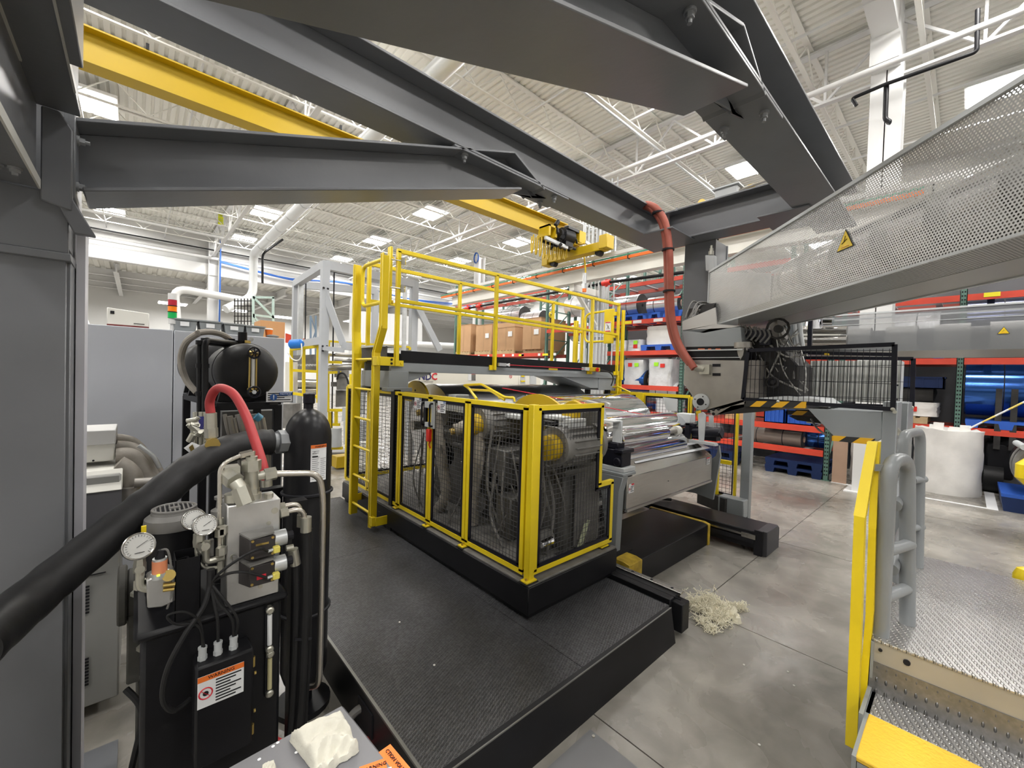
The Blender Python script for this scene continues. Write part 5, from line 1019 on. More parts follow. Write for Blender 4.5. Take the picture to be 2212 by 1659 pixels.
# =============== black insulated pipe across the foreground ===============
t = T('insulated_pipe', 'thick black foam-insulated pipe sweeping across the left foreground', 'pipe', (0, 1.5, 1.2))
ip = curve([PD(-75, 1415, 1.05), PD(25, 1330, 1.22), PD(130, 1242, 1.38), PD(245, 1148, 1.55), PD(330, 1080, 1.68), PD(410, 1015, 1.82), PD(480, 975, 1.95), PD(545, 958, 2.08), PD(585, 955, 2.15)], 8)
b = B(); random.seed(5); b.tube(ip, [.066+.0016*math.sin(i*1.3)+random.uniform(-.0008, .0008) for i in range(len(ip))], 28); b.done('foam_insulation', RUB, t)
b = B(); e0 = ip[-1]; dd = (ip[-1]-ip[-3]).normalized(); b.cyl(e0, e0+dd*.03, .045, n=20); b.cyl(e0+dd*.03, e0+dd*.085, .062, n=8); b.cyl(e0+dd*.085, e0+dd*.12, .05, n=8); b.cyl(e0+dd*.12, e0+dd*.16, .038, n=16); b.done('pipe_union', mat('union_grey', (.20, .21, .22), .45), t)
# =============== second foam pipe passing behind the column ===============
b = B(); b.tube(curve([PD(120, 1030, 2.9), PD(200, 1085, 2.85), PD(262, 1125, 2.75), PD(330, 1190, 2.7)], 5), .085, 16); b.done('foam_pipe', RUB, None, label='shorter black foam pipe slanting down beside the left column', cat='pipe')
# =============== receiver tanks on their frame ===============
tf = T('tank_frame', 'black square-tube frame carrying the two round tanks', 'frame', (.5, 3.4, 0))
b = B(); z = 1.65
xa, xb = .36, .70; ya_, yb_ = 3.1, 3.72
for (p, q) in (((xa, ya_, z), (xb, ya_, z)), ((xa, ya_, .95), (xb, ya_, .95)), ((xa, yb_, z), (xb, yb_, z)), ((xa, ya_, z), (xa, yb_, z)), ((xb, ya_, z), (xb, yb_, z)), ((xa, yb_, z), (.30, 4.2, z)), ((.30, 4.2, z), (.68, 4.2, z)), ((xb, yb_, z), (.68, 4.2, z))): b.bar(V(p)-V((0, 0, .025)), V(q)-V((0, 0, .025)), .05, .05)
for (x, y) in ((xa, ya_), (xb, ya_), (xa, yb_), (xb, yb_), (.30, 4.2), (.68, 4.2)): b.box((x-.025, y-.025, 0), (x+.025, y+.025, z-.02))
b.done('frame', BLK, tf, bevel=.004)
def htank(c, r, y0, y1, label, m):
    t = T('receiver_tank', label, 'tank', (c[0], (y0+y1)/2, c[1]-r)); b = B(); L = y1-y0
    pr = [(0, .02)]+[(r*.62*(1-math.cos(a)), r*math.sin(a)) for a in (.3, .6, .85, 1.1, 1.35, 1.57)]+[(L-r*.62*(1-math.cos(a)), r*math.sin(a)) for a in (1.57, 1.2, .8, .4)]+[(L, .02)]
    b.lathe((c[0], y0, c[1]), (0, 1, 0), pr, 40); b.done('shell', m, t); b = B()
    for yy in (y0+.18, y1-.22): b.prism([(c[0]-r*.7, yy, c[1]-r*.65), (c[0]+r*.7, yy, c[1]-r*.65), (c[0]+r*.8, yy, z), (c[0]-r*.8, yy, z)], (0, .05, 0))
    b.done('saddle', BLK, t); return t
z = 1.65
TB = mat('tank_black', (.030, .030, .032), .42, var=.25, vs=3, bump=.04, bs=30)
k1 = htank((.525, 1.845), .178, 3.0, 3.60, 'nearer horizontal black tank with a brass sight gauge on its domed end', TB)
k2 = htank((.435, 1.87), .19, 3.66, 4.45, 'rear horizontal black tank partly hidden behind the vertical pipes', TB)
b = B(); b.lathe((.528, 3.15, 1.845), (0, 1, 0), [(0, .184), (.008, .184)], 40); b.done('weld_band', TB, k1)
g = T('level_gauge', 'brass sight gauge with two black handwheels on the near tank end', 'gauge', (.585, 2.97, 1.7))
S = lambda x, y, Y=2.96: PY(x, y, Y)
b = B(); b.cyl(S(540, 766), S(538, 840), .005, n=8); b.cyl(S(554, 766), S(553, 840), .005, n=8); b.done('guard_rod', BRS, g); b = B(); b.cyl(S(547, 770), S(546, 838), .010, n=12); b.done('gauge_tube', GLS, g)
b = B(); 
for (x, y) in ((544, 764), (543, 842)): p = S(x, y); b.cyl(p, p+V((0, .08, 0)), .014, n=10); b.lathe(p-V((0, .01, 0)), (0, 0, 1), [(-.018, .012), (-.01, .022), (.01, .022), (.018, .012)], 10); b.cyl(p, p+V((.03, -.02, 0)), .009, n=8)
b.done('gauge_valve', BRS, g); b = B()
for (x, y) in ((549, 762), (549, 847)):
    p = S(x, y, 2.93); n_ = V((.15, -1, 0)).normalized(); ring = [p+v for v in circ(n_, .033, 14)]; b.tube(ring, .006, 6, closed=True)
    for k in range(0, 14, 2): b.cyl(p, ring[k], .0035, n=5)
    b.cyl(p-n_*.01, p+n_*.012, .009, n=10)
b.done('handwheel', BLF, g)
b = B(); b.lathe(S(549, 847, 2.915), (.15, -1, 0), [(0, .012), (.004, .012)], 14); b.done('wheel_badge', LGR, g)
# pipes beside the tanks
pp = T('black_riser_pipes', 'pair of black painted riser pipes with elbows looping over the tanks', 'pipe', (.35, 3.05, 1.2)); Y_ = 3.0
for (xx, yt, yy) in ((432, 738, 3.02), (443, 733, 2.98)): 
    B().tube(bend([PY(xx, 960, yy), PY(xx, yt, yy), PY(515, yt+10, yy+.45)], .04, 5), .0165, 12).done('riser', BLK, pp)
b = B()
for (xx, yt) in ((432, 740), (443, 735)):
    for yy in (yt, 790, 850, 900): p = PY(xx, yy, 3.0); b.cyl(p-V((0, 0, .012)), p+V((0, 0, .012)), .021, n=12)
for (x, y) in ((500, 738), (512, 742), (522, 735)): p = PY(x, y, 3.4); b.cyl(p-V((0, 0, .02)), p+V((0, 0, .02)), .022, n=8)
b.cyl(PY(524, 738, 3.4), PY(524, 718, 3.4), .028, n=14); b.cyl(PY(488, 762, 3.3), PY(488, 735, 3.3), .014, n=8); b.done('pipe_fitting', BLK, pp)
b = B(); b.box(PY(529, 735, 3.35), PY(541, 745, 3.36)); b.done('tank_tag', BRS, pp); B().cyl(PY(543, 733, 3.35), PY(543, 733, 3.33), .014, n=12).done('small_gauge', STL, pp)
B().tube(curve([PY(428, 720, 3.35), PY(402, 740, 3.45), PY(391, 778, 3.5), PY(402, 820, 3.5), PY(425, 848, 3.45)]+[], 7), .020, 10).done('grey_hose', TAN, None, label='large grey-brown hose looping around the left of the rear tank', cat='hose')
B().tube(curve([PY(428, 719, 3.35), PY(455, 717, 3.4), PY(485, 725, 3.5), PY(505, 742, 3.6)], 7), .020, 10).done('grey_hose', TAN, None, label='grey-brown hose arching over the top of the rear tank', cat='hose')
# valve cluster below, and things seen through the frame
vc = T('valve_cluster', 'cluster of small valves, unions and a tilted tag left of the red hose end', 'valves', (.28, 2.6, 1.3)); random.seed(11); b = B()
for k in range(16): p = PY(random.uniform(410, 452), random.uniform(905, 955), 2.7); d = V((random.uniform(-1, 1), random.uniform(-.4, .4), random.uniform(-1, 1))).normalized(); b.cyl(p-d*.022, p+d*.022, random.uniform(.008, .017), n=8)
for x in (421, 433, 442): b.cyl(PY(x, 890, 2.75), PY(x, 975, 2.75), .010, n=8)
b.done('fitting', ZNC, vc); b = B(); b.prism([PY(397, 968, 2.55), PY(415, 955, 2.55), PY(432, 962, 2.55), PY(412, 980, 2.55)], (0, .003, 0)); b.done('tilted_tag', PAP, vc); b = B(); b.prism([PY(408, 966, 2.545), PY(416, 960, 2.545), PY(421, 972, 2.545), PY(412, 975, 2.545)], (0, .002, 0)); b.done('tag_symbol', BRS, vc)
b = B(); b.box(PY(428, 900, 2.74), PY(438, 925, 2.78)); b.done('valve_handle', mat('handle_blue', (.03, .03, .16), .4), vc)
mc = T('machine_behind_frame', 'grey pipes and blue cap showing through the black tank frame', 'machine', (.6, 3.9, 1.0)); b = B()
for k in range(9): p = PY(485+10*k, 895+4*(k % 3), 3.6); b.tube(curve([p, p+V((.03, 0, -.15)), p+V((.10, .05, -.32)), p+V((.12, .1, -.6))], 5), random.uniform(.012, .03), 8)
b.done('duct_hose', STD, mc); B().box(PY(480, 890, 3.9), PY(590, 1000, 4.0)).done('panel', MOT, mc); B().cyl(PY(553, 898, 3.55), PY(563, 905, 3.55), .028, n=12).done('blue_cap', mat('cap_blue', (.12, .40, .62), .4), mc)
# notice sign
ns = T('notice_sign', 'white NOTICE sign with blue exclamation disc on the tank frame', 'sign', PY(603, 857, 3.02)); label_plate(ns, 'plate', PY(603.5, 857, 3.0), (1, 0, 0), (0, 0, 1), .150, .066, rows=4, icon=None)
c = PY(591, 858, 2.992); b = B(); b.lathe(c, (0, -1, 0), [(0, .021), (.001, .021)], 24); b.done('mandatory_disc', INB, ns); b = B(); b.box(c+V((-.003, -.003, -.005)), c+V((.003, -.002, .015))); b.box(c+V((-.003, -.003, -.014)), c+V((.003, -.002, -.008))); b.done('exclamation_mark', PAP, ns)
b = B(); b.box(PY(603, 848, 2.995), PY(631, 854, 2.99)); b.done('header_band', INB, ns); text('NOTICE', PAP, ns, PY(617, 851, 2.988), (1, 0, 0), (0, 0, 1), .017); b = B(); b.box(PY(578, 846, 3.004), PY(632, 869, 3.008)); b.box(PY(583, 868, 3.01), PY(598, 874, 3.02)); b.done('sign_back', DRK, ns)
# =============== grey cabinet wall with things on top ===============
cw = T('cabinet_row', 'long plain grey electrical enclosure filling the left background', 'cabinet', (0, 5.1, 0))
xs_ = [-2.6, -1.2, .245, 1.145]
for i in range(3): B().box((xs_[i]+.003, 4.8, 0.08), (xs_[i+1]-.003, 5.5, 2.185)).done('door_panel', CAB, cw, bevel=.006)
B().box((-2.6, 4.83, 0), (1.14, 5.48, .08)).done('plinth', DRK, cw)
b = B(); b.box(PY(173, 860, 4.78), PY(171, 890, 4.80)); b.done('door_handle', MOT, cw)
zt = 2.187
t = T('white_box', 'low white box with a small black window lying on the grey cabinet', 'box', (-.06, 5, zt)); p = PY(231, 668, 4.85); q = PY(322, 700, 4.85); b = B(); b.prism([V((p.x, 4.85, zt+.01)), V((q.x, 4.85, zt+.01)), V((q.x, 4.85, zt+.13)), V((p.x, 4.85, zt+.15))], (0, .3, 0)); b.done('case', OFW, t, bevel=.004)
b = B(); b.box((p.x+.02, 4.845, zt+.10), (p.x+.045, 4.85, zt+.125)); b.box((q.x-.10, 4.845, zt+.03), (q.x-.03, 4.85, zt+.035)); b.done('window', INK, t); b = B(); b.box((p.x, 4.845, zt), (q.x, 5.15, zt+.012)); b.done('base_edge', mat('dark_red_edge', (.15, .02, .02), .5), t)
t = T('stack_light', 'signal tower with red, orange and green tiers on the grey cabinet', 'signal light', (.2, 4.9, zt)); c = V((PY(372, 700, 4.9).x, 4.9, 0)); zr = [PY(372, y, 4.9).z for y in (634, 648, 661, 674, 688, 700)]
for k, (m_, nm) in enumerate(((WHT, 'cap'), (SRD, 'lens'), (mat('stack_orange', (.90, .22, .0), .35), 'lens'), (mat('stack_green', (0, .42, .09), .35), 'lens'), (WHT, 'base'))): B().cyl(V((c.x, c.y, zr[k]-.001)), V((c.x, c.y, zr[k+1]+.001)), .033 if k < 4 else .028, n=20).done(nm, m_, t)
b = B(); 
for k in (2, 3): b.cyl(V((c.x, c.y, zr[k]-.004)), V((c.x, c.y, zr[k]+.004)), .0345, n=20)
b.done('ring', INK, t); B().cyl((c.x, c.y, zt), (c.x, c.y, zr[5]), .015, n=10).done('pole', WHT, t)
for i, (x0, x1, y0) in enumerate(((372, 427, 686), (430, 480, 691), (484, 529, 697), (531, 573, 702))):
    p = PY(x0, y0, 4.88); q = PY(x1, y0, 4.88); t = T('storage_bin', ('leftmost', 'second', 'third', 'rightmost')[i]+' of four grey plastic bins on the grey cabinet', 'bin', ((p.x+q.x)/2, 5.0, zt), group='grey bins on the cabinet')
    h = p.z-zt; b = B(); b.prism([(p.x+.015, 4.89, zt), (q.x-.015, 4.89, zt), (q.x, 4.88, zt+h), (p.x, 4.88, zt+h)], (0, .25, 0)); b.done('tub', mat('bin_grey', (.26, .28, .29), .55), t, bevel=.004)
    b = B(); b.box((p.x-.005, 4.87, zt+h-.012), (q.x+.005, 5.14, zt+h)); b.done('rim', mat('bin_grey', (.3, .3, .3)), t); xm = (p.x+q.x)/2; b = B(); b.box((xm-.035, 4.872, zt+h*.42), (xm+.03, 4.875, zt+h*.75)); b.done('paper_label', PAP, t)
t = T('orange_bucket', 'small orange bucket with white lid beside the bins', 'bucket', (1.0, 5, zt)); p = PY(581, 712, 4.95); b = B(); b.lathe((p.x, 4.95, zt), (0, 0, 1), [(0, .028), (.085, .036)], 18); b.done('pail', ORA, t); B().lathe((p.x, 4.95, zt+.085), (0, 0, 1), [(0, .038), (.01, .038), (.014, .03)], 18).done('lid', PAP, t)
b = B(); p = PY(590, 722, 4.9); b.lathe(V((p.x-.06, 4.92, zt+.018)), (1, 0, 0), [(0, .005), (.03, .018), (.08, .018), (.12, .005)], 10); b.done('grey_cloth_roll', MOT, None, label='dark grey rolled cloth lying at the right end of the cabinet top', cat='cloth')
# chiller and white boxes behind the column
ch = T('chiller_cabinet', 'grey temperature unit with two louvre patches, standing low beside the left column', 'cabinet', (-.3, 3.3, 0))
b = B(); b.box((-.75, 3.03, .07), (-.055, 3.6, 1.28)); b.done('body', mat('chiller_grey', (.30, .30, .285), .5, var=.05), ch, bevel=.008)
b = B(); b.prism([(-.75, 3.0, 1.20), (-.05, 3.0, 1.20), (-.05, 3.08, 1.30), (-.75, 3.08, 1.30)], (0, .5, 0)); b.done('sloping_panel', OFW, ch, bevel=.004); b = B(); b.box((-.75, 3.01, .97), (-.052, 3.04, 1.20)); b.done('dark_panel', mat('panel_dark', (.11, .11, .12), .4), ch)
b = B()
for z0 in (.57, .19):
    for k in range(9): b.box((-.215, 3.022, z0+.017*k), (-.17, 3.03, z0+.007+.017*k))
b.done('louvre', INK, ch)
b = B(); b.box((-.17, 3.022, .765), (-.11, 3.03, .768)); b.done('seam', INK, ch); b = B()
for (x, z) in ((-.23, 1.27), (-.215, 1.27), (-.20, 1.27), (-.23, 1.235), (-.215, 1.235)): b.bar((x, 2.995+(z-1.2)*.8, z), (x+.006, 3.0+(z-1.19)*.8, z+.012), .012, .003)
b.done('vent_slot', INK, ch)
t = T('junction_box', 'white junction box with a lid fixed beside the left column', 'electrical box', (-.3, 3.3, 1.3)); b = B(); b.box((-.75, 3.2, 1.325), (-.085, 3.5, 1.495)); b.done('box', OFW, t, bevel=.006); B().box((-.75, 3.185, 1.42), (-.082, 3.5, 1.50)).done('lid', WHT, t, bevel=.004); B().cyl((-.17, 3.195, 1.335), (-.17, 3.2, 1.335), .005, n=8).done('lock_screw', INK, t)
ih = T('insulated_hoses', 'bundle of tan foil-wrapped hoses curving out of the white junction box', 'hose', (.0, 3.3, 1.3)); Yh = 3.3
for k, (pts, r_, m_) in enumerate((([(250, 948), (285, 955), (315, 985), (345, 1025)], .03, TAN), ([(250, 965), (290, 972), (318, 1010), (335, 1040)], .036, TAN), ([(250, 985), (280, 985), (300, 1005), (325, 1050)], .045, TAN), ([(300, 962), (330, 985), (345, 1010)], .012, GLV), ([(250, 1005), (268, 1015), (283, 1035), (283, 1080)], .055, TAN))): B().tube(curve([PY(x, y, Yh-.04*k) for x, y in pts], 6), r_, 12).done('hose', m_, ih)
b = B(); b.cyl(PY(283, 1050, 3.1), PY(283, 1085, 3.1), .06, n=14); b.cyl(PY(290, 1043, 3.05), PY(330, 1040, 3.05), .025, n=12); b.done('hose_connector', STD, ih)
# pump casting below the motor, hoses on the floor
pm = T('pump_assembly', 'dusty grey pump casting under the gauges, left of the black tank', 'pump', (-.02, 2.3, .3)); b = B(); c = V((-.02, 2.35, .9)); b.cyl(c, c+V((.16, 0, 0)), .10, n=20); b.cyl(c+V((-.03, 0, 0)), c, .12, n=20); b.box(c+V((0, -.08, -.35)), c+V((.10, .1, -.06))); b.cyl(c+V((.05, -.08, .05)), c+V((.05, -.12, .14)), .03, n=12); b.box(c+V((.03, .0, -.9)), c+V((.10, .1, -.3))); b.done('casting', mat('dusty_grey', (.07, .068, .06), .7, var=.4, vs=9), pm, bevel=.006)
b = B(); b.tube(curve([(-.02, 2.25, .55), (.02, 2.2, .5), (.03, 2.2, .42), (.01, 2.2, .30), (-.01, 2.25, .15)], 6), .012, 8); b.done('hose', RUB, pm); b = B(); 
for (x, z) in ((0, .95), (.02, .72), (.03, .60)): b.cyl((x, 2.22, z), (x+.02, 2.18, z), .014, n=6)
b.done('fitting', ZNC, pm)
b = B(); b.box((-.12, 1.9, 0), (.02, 2.3, .12)); b.box((-.1, 1.85, .12), (.0, 2.1, .2)); b.done('floor_bracket', DRK, None, label='dark bracket on the floor at the foot of the black tank', cat='bracket', bevel=.01)
B().tube(curve([(.44, 2.25, .10), (.60, 2.1, .03), (.75, 1.95, .022), (.92, 1.92, .06), (.98, 1.93, .1)], 6), .022, 10).done('red_floor_hose', REDH, None, label='red hose on the floor slipping under the black platform', cat='hose')
b = B(); b.tube(curve([(.78, 2.05, .08), (.86, 2.02, .15), (.95, 2.03, .08)], 6), .02, 10); b.done('grey_floor_hose', MOT, None, label='short grey hose entering the hole in the platform side', cat='hose')
b = B(); b.box((.50, 1.92, 0), (.56, 1.98, 1.3)); b.box((.47, 1.90, 0), (.60, 2.02, .02)); b.done('hose_post', BLK, None, label='slim black post behind the bent steel pipe', cat='post')

# =============== machine group in the left background ===============
uf = T('winder_gantry', 'light grey steel portal frame with diagonal braces in the left background', 'steel frame', (3.5, 8.2, 0)); LG2 = mat('frame_light_grey', (.42, .44, .47), .45, var=.06)
D_ = 8.2; G = lambda x, y, d=D_: PD(x, y, d)
zf = lambda p: V((p.x, p.y, 0))
b = B(); a = G(703, 565, 7.4); b.bar(zf(a), a, .13, .13); b.done('post', LG2, uf)
c = G(640, 610, 9.2); b = B(); b.bar(zf(c), c, .13, .13); b.done('post', LG2, uf); B().bar(a-V((0, 0, .06)), c-V((0, 0, .03)), .13, .14).done('top_beam', LG2, uf)
e = G(895, 608, 9.4); B().bar(zf(e), e, .15, .15).done('post', LG2, uf); B().bar(a-V((0, 0, .06)), e-V((0, 0, .06)), .12, .16).done('top_beam', LG2, uf)
e2 = G(811, 625, 11.0); B().bar(zf(e2), e2, .14, .14).done('post', LG2, uf); B().bar(c-V((0, 0, .05)), e2-V((0, 0, .05)), .12, .16).done('top_beam', LG2, uf)
B().bar(G(702, 632, 7.4), G(742, 745, 7.5), .09, .11).done('diagonal_brace', LG2, uf); B().bar(G(742, 747, 7.45), G(770, 750, 7.9), .1, .14).done('low_beam', LG2, uf)
B().bar(G(898, 655, 9.3), G(950, 757, 9.6), .10, .13).done('diagonal_brace', LG2, uf); B().bar(G(640, 745, 8.6), G(700, 735, 7.45), .08, .14).done('low_beam', LG2, uf); B().bar(G(700, 752, 7.35), G(742, 757, 7.3), .07, .08).done('bracket_arm', LG2, uf)
b = B(); b.bar(zf(G(650, 690, 9.0)), G(650, 615, 9.0), .10, .10); b.bar(zf(G(875, 700, 9.2)), G(875, 610, 9.2), .08, .06); b.done('guide_rail', GLV, uf); b = B(); b.bar(zf(G(661, 700, 9.0)), G(661, 600, 9.0), .02, .02); b.bar(zf(G(722, 700, 8.0)), G(722, 575, 8.0), .02, .02); b.done('cable', INK, uf)
b = B(); 
for (x, y) in ((698, 748), (707, 748), (698, 758), (700, 622), (709, 624)): p = G(x, y, 7.33); b.cyl(p, p-_f*.02, .018, n=8)
b.done('bolt', INK, uf)
t = T('blue_air_tank', 'small blue cylinder with a pale hose on the grey frame at left', 'tank', G(640, 745, 7.6)); p = G(625, 744, 7.6); q = G(655, 742, 7.6); b = B(); d = (q-p).normalized(); L = (q-p).length; b.lathe(p, d, [(0, .05), (.03, .085), (L-.04, .085), (L, .04)], 20); b.done('tank', BLE, t); B().tube(curve([G(651, 742, 7.55), G(652, 765, 7.5), G(645, 778, 7.5), G(632, 776, 7.5), G(622, 762, 7.5)], 5), .012, 8).done('hose', OFW, t)
# yellow guard frames of that machine
yf = T('yellow_guard_frame', 'yellow framed guards around the roller machine left of the ladder', 'machine guard', G(660, 900, 8)); 
def ypost(x, y0, y1, d=7.8, w_=.05): B().bar(G(x, y0, d), G(x, y1, d), w_, w_).done('post', YEL, yf)
def ybar(x0, y0, x1, y1, d=7.8, w_=.05): B().bar(G(x0, y0, d), G(x1, y1, d), w_, w_).done('rail', YEL, yf)
for x, y0, y1 in ((629, 757, 845), (656, 752, 850), (687, 748, 870), (708, 805, 890), (708, 768, 782), (726, 888, 915), (712, 890, 970)): ypost(x, y0, y1)
for x0, y0, x1, y1 in ((627, 755, 690, 748), (634, 850, 690, 858), (634, 800, 690, 803), (706, 782, 738, 783), (706, 805, 738, 804), (706, 886, 740, 886), (710, 968, 740, 968), (719, 917, 734, 917)): ybar(x0, y0, x1, y1)
for x0, y0, x1, y1 in ((708, 737, 885, 750), (885, 750, 885, 756), (710, 737, 710, 753)): ybar(x0, y0, x1, y1, 9.3, .045)
b = B(); 
for k in range(8): b.bar(G(711, 739+1.8*k, 9.35), G(885, 751+1.0*k, 9.35), .006, .006)
for k in range(40): b.bar(G(712+4.3*k, 738+.3*k, 9.35), G(712+4.3*k, 751+.2*k, 9.35), .006, .006)
b.done('wire_mesh', LGR, yf)
rm = T('roller_machine', 'grey roller machine with pipes and a motor behind the yellow guards at left', 'machine', G(690, 900, 8.4)); b = B(); q = G(632, 765, 8.6); b.prism([G(633, 768, 8.6), G(690, 765, 8.6), G(690, 790, 8.6), G(633, 792, 8.6)], (.3, .4, 0)); b.prism([G(633, 792, 8.5), G(690, 788, 8.5), G(690, 803, 8.5), G(633, 803, 8.5)], (.2, .3, 0)); b.done('body', MOT, rm)
b = B()
for k in range(9): p = G(641+6*k, 789, 8.35); b.cyl(p, p-_f*.06, .022, n=8)
b.done('nozzle', GLV, rm); b = B(); b.cyl(G(708, 795, 8.0), G(765, 793, 8.1), .065, n=14); b.cyl(G(708, 765, 8.1), G(765, 768, 8.1), .045, n=12); b.cyl(G(722, 778, 8.0), G(765, 780, 8.1), .04, n=12); b.cyl(G(636, 828, 8.4), G(690, 830, 8.4), .09, n=14); b.cyl(G(636, 845, 8.4), G(690, 845, 8.4), .07, n=14); b.done('roller', STL, rm)
b = B(); b.cyl(G(738, 800, 7.9), G(738, 815, 7.9), .13, n=16); b.cyl(G(739, 815, 7.9), G(739, 842, 7.9), .10, n=16); b.box(G(727, 843, 7.9), G(752, 878, 8.1)); b.box(G(716, 825, 7.8), G(728, 835, 7.9)); b.done('motor', MOT, rm); B().tube(curve([G(728, 820, 7.7), G(732, 808, 7.7), G(744, 808, 7.7), G(753, 830, 7.7), G(754, 870, 7.7), G(750, 895, 7.7)], 5), .018, 8).done('cable', RUB, rm)
b = B(); b.prism([G(742, 910, 7.5), G(785, 912, 7.5), G(785, 965, 7.5), G(742, 960, 7.5)], (.15, .2, 0)); b.prism([G(740, 880, 7.7), G(752, 880, 7.7), G(756, 912, 7.7), G(738, 910, 7.7)], (.1, .1, 0)); b.cyl(G(726, 925, 7.8), G(726, 965, 7.8), .10, n=16); b.done('control_box', LGR, rm)
tri(rm, G(753, 938, 7.48), (.74, -.67, 0), (0, 0, 1), .06)
b = B(); b.prism([G(616, 782, 8.0), G(634, 782, 8.0), G(634, 850, 8.0), G(616, 850, 8.0)], (.1, .1, 0)); b.done('tall_case', OFW, rm); b = B(); b.prism([G(760, 808, 7.2), G(787, 808, 7.2), G(785, 895, 7.2), G(760, 900, 7.2)], (.05, .05, 0)); b.done('white_panel', LGR, rm); B().bar(G(757, 808, 7.15), G(757, 910, 7.15), .03, .03).done('yellow_edge', YEL, rm)
b = B(); b.bar(G(712, 985, 8.4), G(760, 985, 8.4), .3, .2); b.prism([G(600, 873, 8.2), G(632, 873, 8.2), G(632, 925, 8.2), G(600, 925, 8.2)], (.2, .2, 0)); b.done('base', MOT, rm); b = B(); b.cyl(G(783, 955, 6.8), G(783, 1010, 6.8), .10, .14, 14); b.cyl(G(783, 1000, 6.75), G(784, 1020, 6.75), .16, n=16); b.done('floor_unit', OFW, rm)
b = B(); p = PZ(738, 1008, 0.03); b.box(p+V((-.14, -.12, 0)), p+V((.14, .14, .22))); t = b.done('yellow_block', CRY, None, label='small yellow block on a black foot on the floor left of the ladder', cat='block', bevel=.01)
# wall scanner beam with lettering
nd = T('scanner_beam', 'cream gauge scanner beam with blue and red lettering under the walkway', 'machine', (4.0, 7.0, 1.8)); YN = 6.6; N_ = lambda x, y: PY(x, y, YN)
b = B(); b.prism([N_(850, 795), N_(1120, 792), N_(1120, 833), N_(850, 838)], (0, .4, 0)); b.done('beam_case', mat('cream', (.76, .74, .66), .5), nd, bevel=.01); b = B(); b.prism([N_(1120, 798), N_(1168, 800), N_(1168, 833), N_(1120, 833)], (0, .4, 0)); b.done('end_case', mat('cream', (.7, .7, .6)), nd, bevel=.01)
text('ND', NVY, nd, N_(918, 814)+V((0, -.008, 0)), (1, 0, 0), (0, 0, 1), .175, ext=.002, bold=.004); text('C', RDI, nd, N_(938, 814)+V((0, -.008, 0)), (1, 0, 0), (0, 0, 1), .175, ext=.002, bold=.004); text('TECHNOLOGIES', MOT, nd, N_(922, 824.5)+V((0, -.008, 0)), (1, 0, 0), (0, 0, 1), .035)
b = B(); b.prism([N_(1011, 806), N_(1018, 806), N_(1018, 822), N_(1011, 822)], (0, -.006, 0)); b.done('sticker', PAP, nd); b = B(); b.prism([N_(1018, 806), N_(1027, 806), N_(1027, 808.5), N_(1018, 808.5)], (0, -.006, 0)); b.done('sticker_top', RDI, nd); b = B(); b.prism([N_(1018, 809), N_(1027, 809), N_(1027, 822), N_(1018, 822)], (0, -.006, 0)); b.prism([N_(998, 802), N_(1033, 802), N_(1033, 804.5), N_(998, 804.5)], (0, -.004, 0)); b.prism([N_(1009, 798), N_(1024, 798), N_(1024, 800), N_(1009, 800)], (0, -.004, 0)); b.done('sticker_text', MOT, nd)
b = B(); b.prism([N_(1124, 807), N_(1134, 807), N_(1134, 829), N_(1124, 829)], (0, -.01, 0)); b.prism([N_(1144, 802), N_(1157, 802), N_(1157, 830), N_(1144, 830)], (0, -.02, 0)); b.done('panel', LGR, nd); b = B(); b.prism([N_(1125, 811), N_(1132, 811), N_(1132, 814), N_(1125, 814)], (0, -.02, 0)); b.prism([N_(1124, 822), N_(1133, 822), N_(1133, 825), N_(1124, 825)], (0, -.02, 0)); b.done('yellow_tag', YEL, nd)
b = B(); c = N_(1103, 813)+V((0, -.006, 0)); b.tube([c+v for v in circ(V((0, -1, 0)), .035, 16)], .004, 5, closed=True); b.bar(c+V((-.025, 0, .025)), c+V((.025, 0, -.025)), .003, .006); b.done('prohibition_ring', RDI, nd)
b = B(); 
for x in (915, 1060, 890): b.bar(zf(N_(x, 850)), N_(x, 838), .06, .06)
b.prism([N_(850, 840), N_(1060, 838), N_(1060, 848), N_(850, 852)], (0, .3, 0)); b.done('leg', MOT, nd)
B().tube(bend([PY(1000, 748, 16), PY(900, 744, 16), PY(820, 744, 16)], .1), .13, 12).done('white_pipe', CSK, None, label='fat white pipe in the far annex behind the diagonal brace', cat='pipe')
b = B(); b.prism([PY(778, 672, 18), PY(868, 680, 18), PY(912, 690, 18), PY(912, 748, 18), PY(778, 738, 18)], (0, .08, 0)); b.done('white_curtain', mat('curtain_white', (.76, .77, .78), .7, var=.1, vs=2, stretch=(3, 1, .3)), None, label='pale hanging curtain strips in the far background between the grey posts', cat='curtain')
# far storage at the left
t = T('scaffold_rack', 'mint green rack frame with cross brace in the far left distance', 'rack', PY(590, 700, 16.5)); b = B(); F = lambda x, y: PY(x, y, 16.5)
for (p, q) in (((547, 640), (547, 700)), ((590, 642), (590, 722)), ((546, 642), (592, 643)), ((546, 680), (592, 686)), ((547, 642), (590, 685)), ((547, 682), (562, 700))): b.bar(F(*p), F(*q), .07, .07)
b.done('frame', RMT, t)
b = B(); F = lambda x, y: PY(x, y, 17.5)
for k in range(6): b.bar(F(507+7*k, 645), F(507+7*k, 705), .03, .03)
for k in range(5): b.bar(F(505, 650+11*k), F(545, 650+11*k), .03, .03)
b.done('wire_cage', DRK, None, label='dark wire cage rack in the far left distance', cat='rack')
b = B(); p = PY(563, 690, 15.5); q = PY(615, 728, 15.5); b.box((p.x, 15.5, q.z-1), (q.x, 16.5, PY(600, 695, 15.5).z)); t = b.done('orange_carton', mat('carton_orange', (.50, .27, .12), .8), None, label='orange-brown carton behind the right end of the grey cabinet', cat='box')
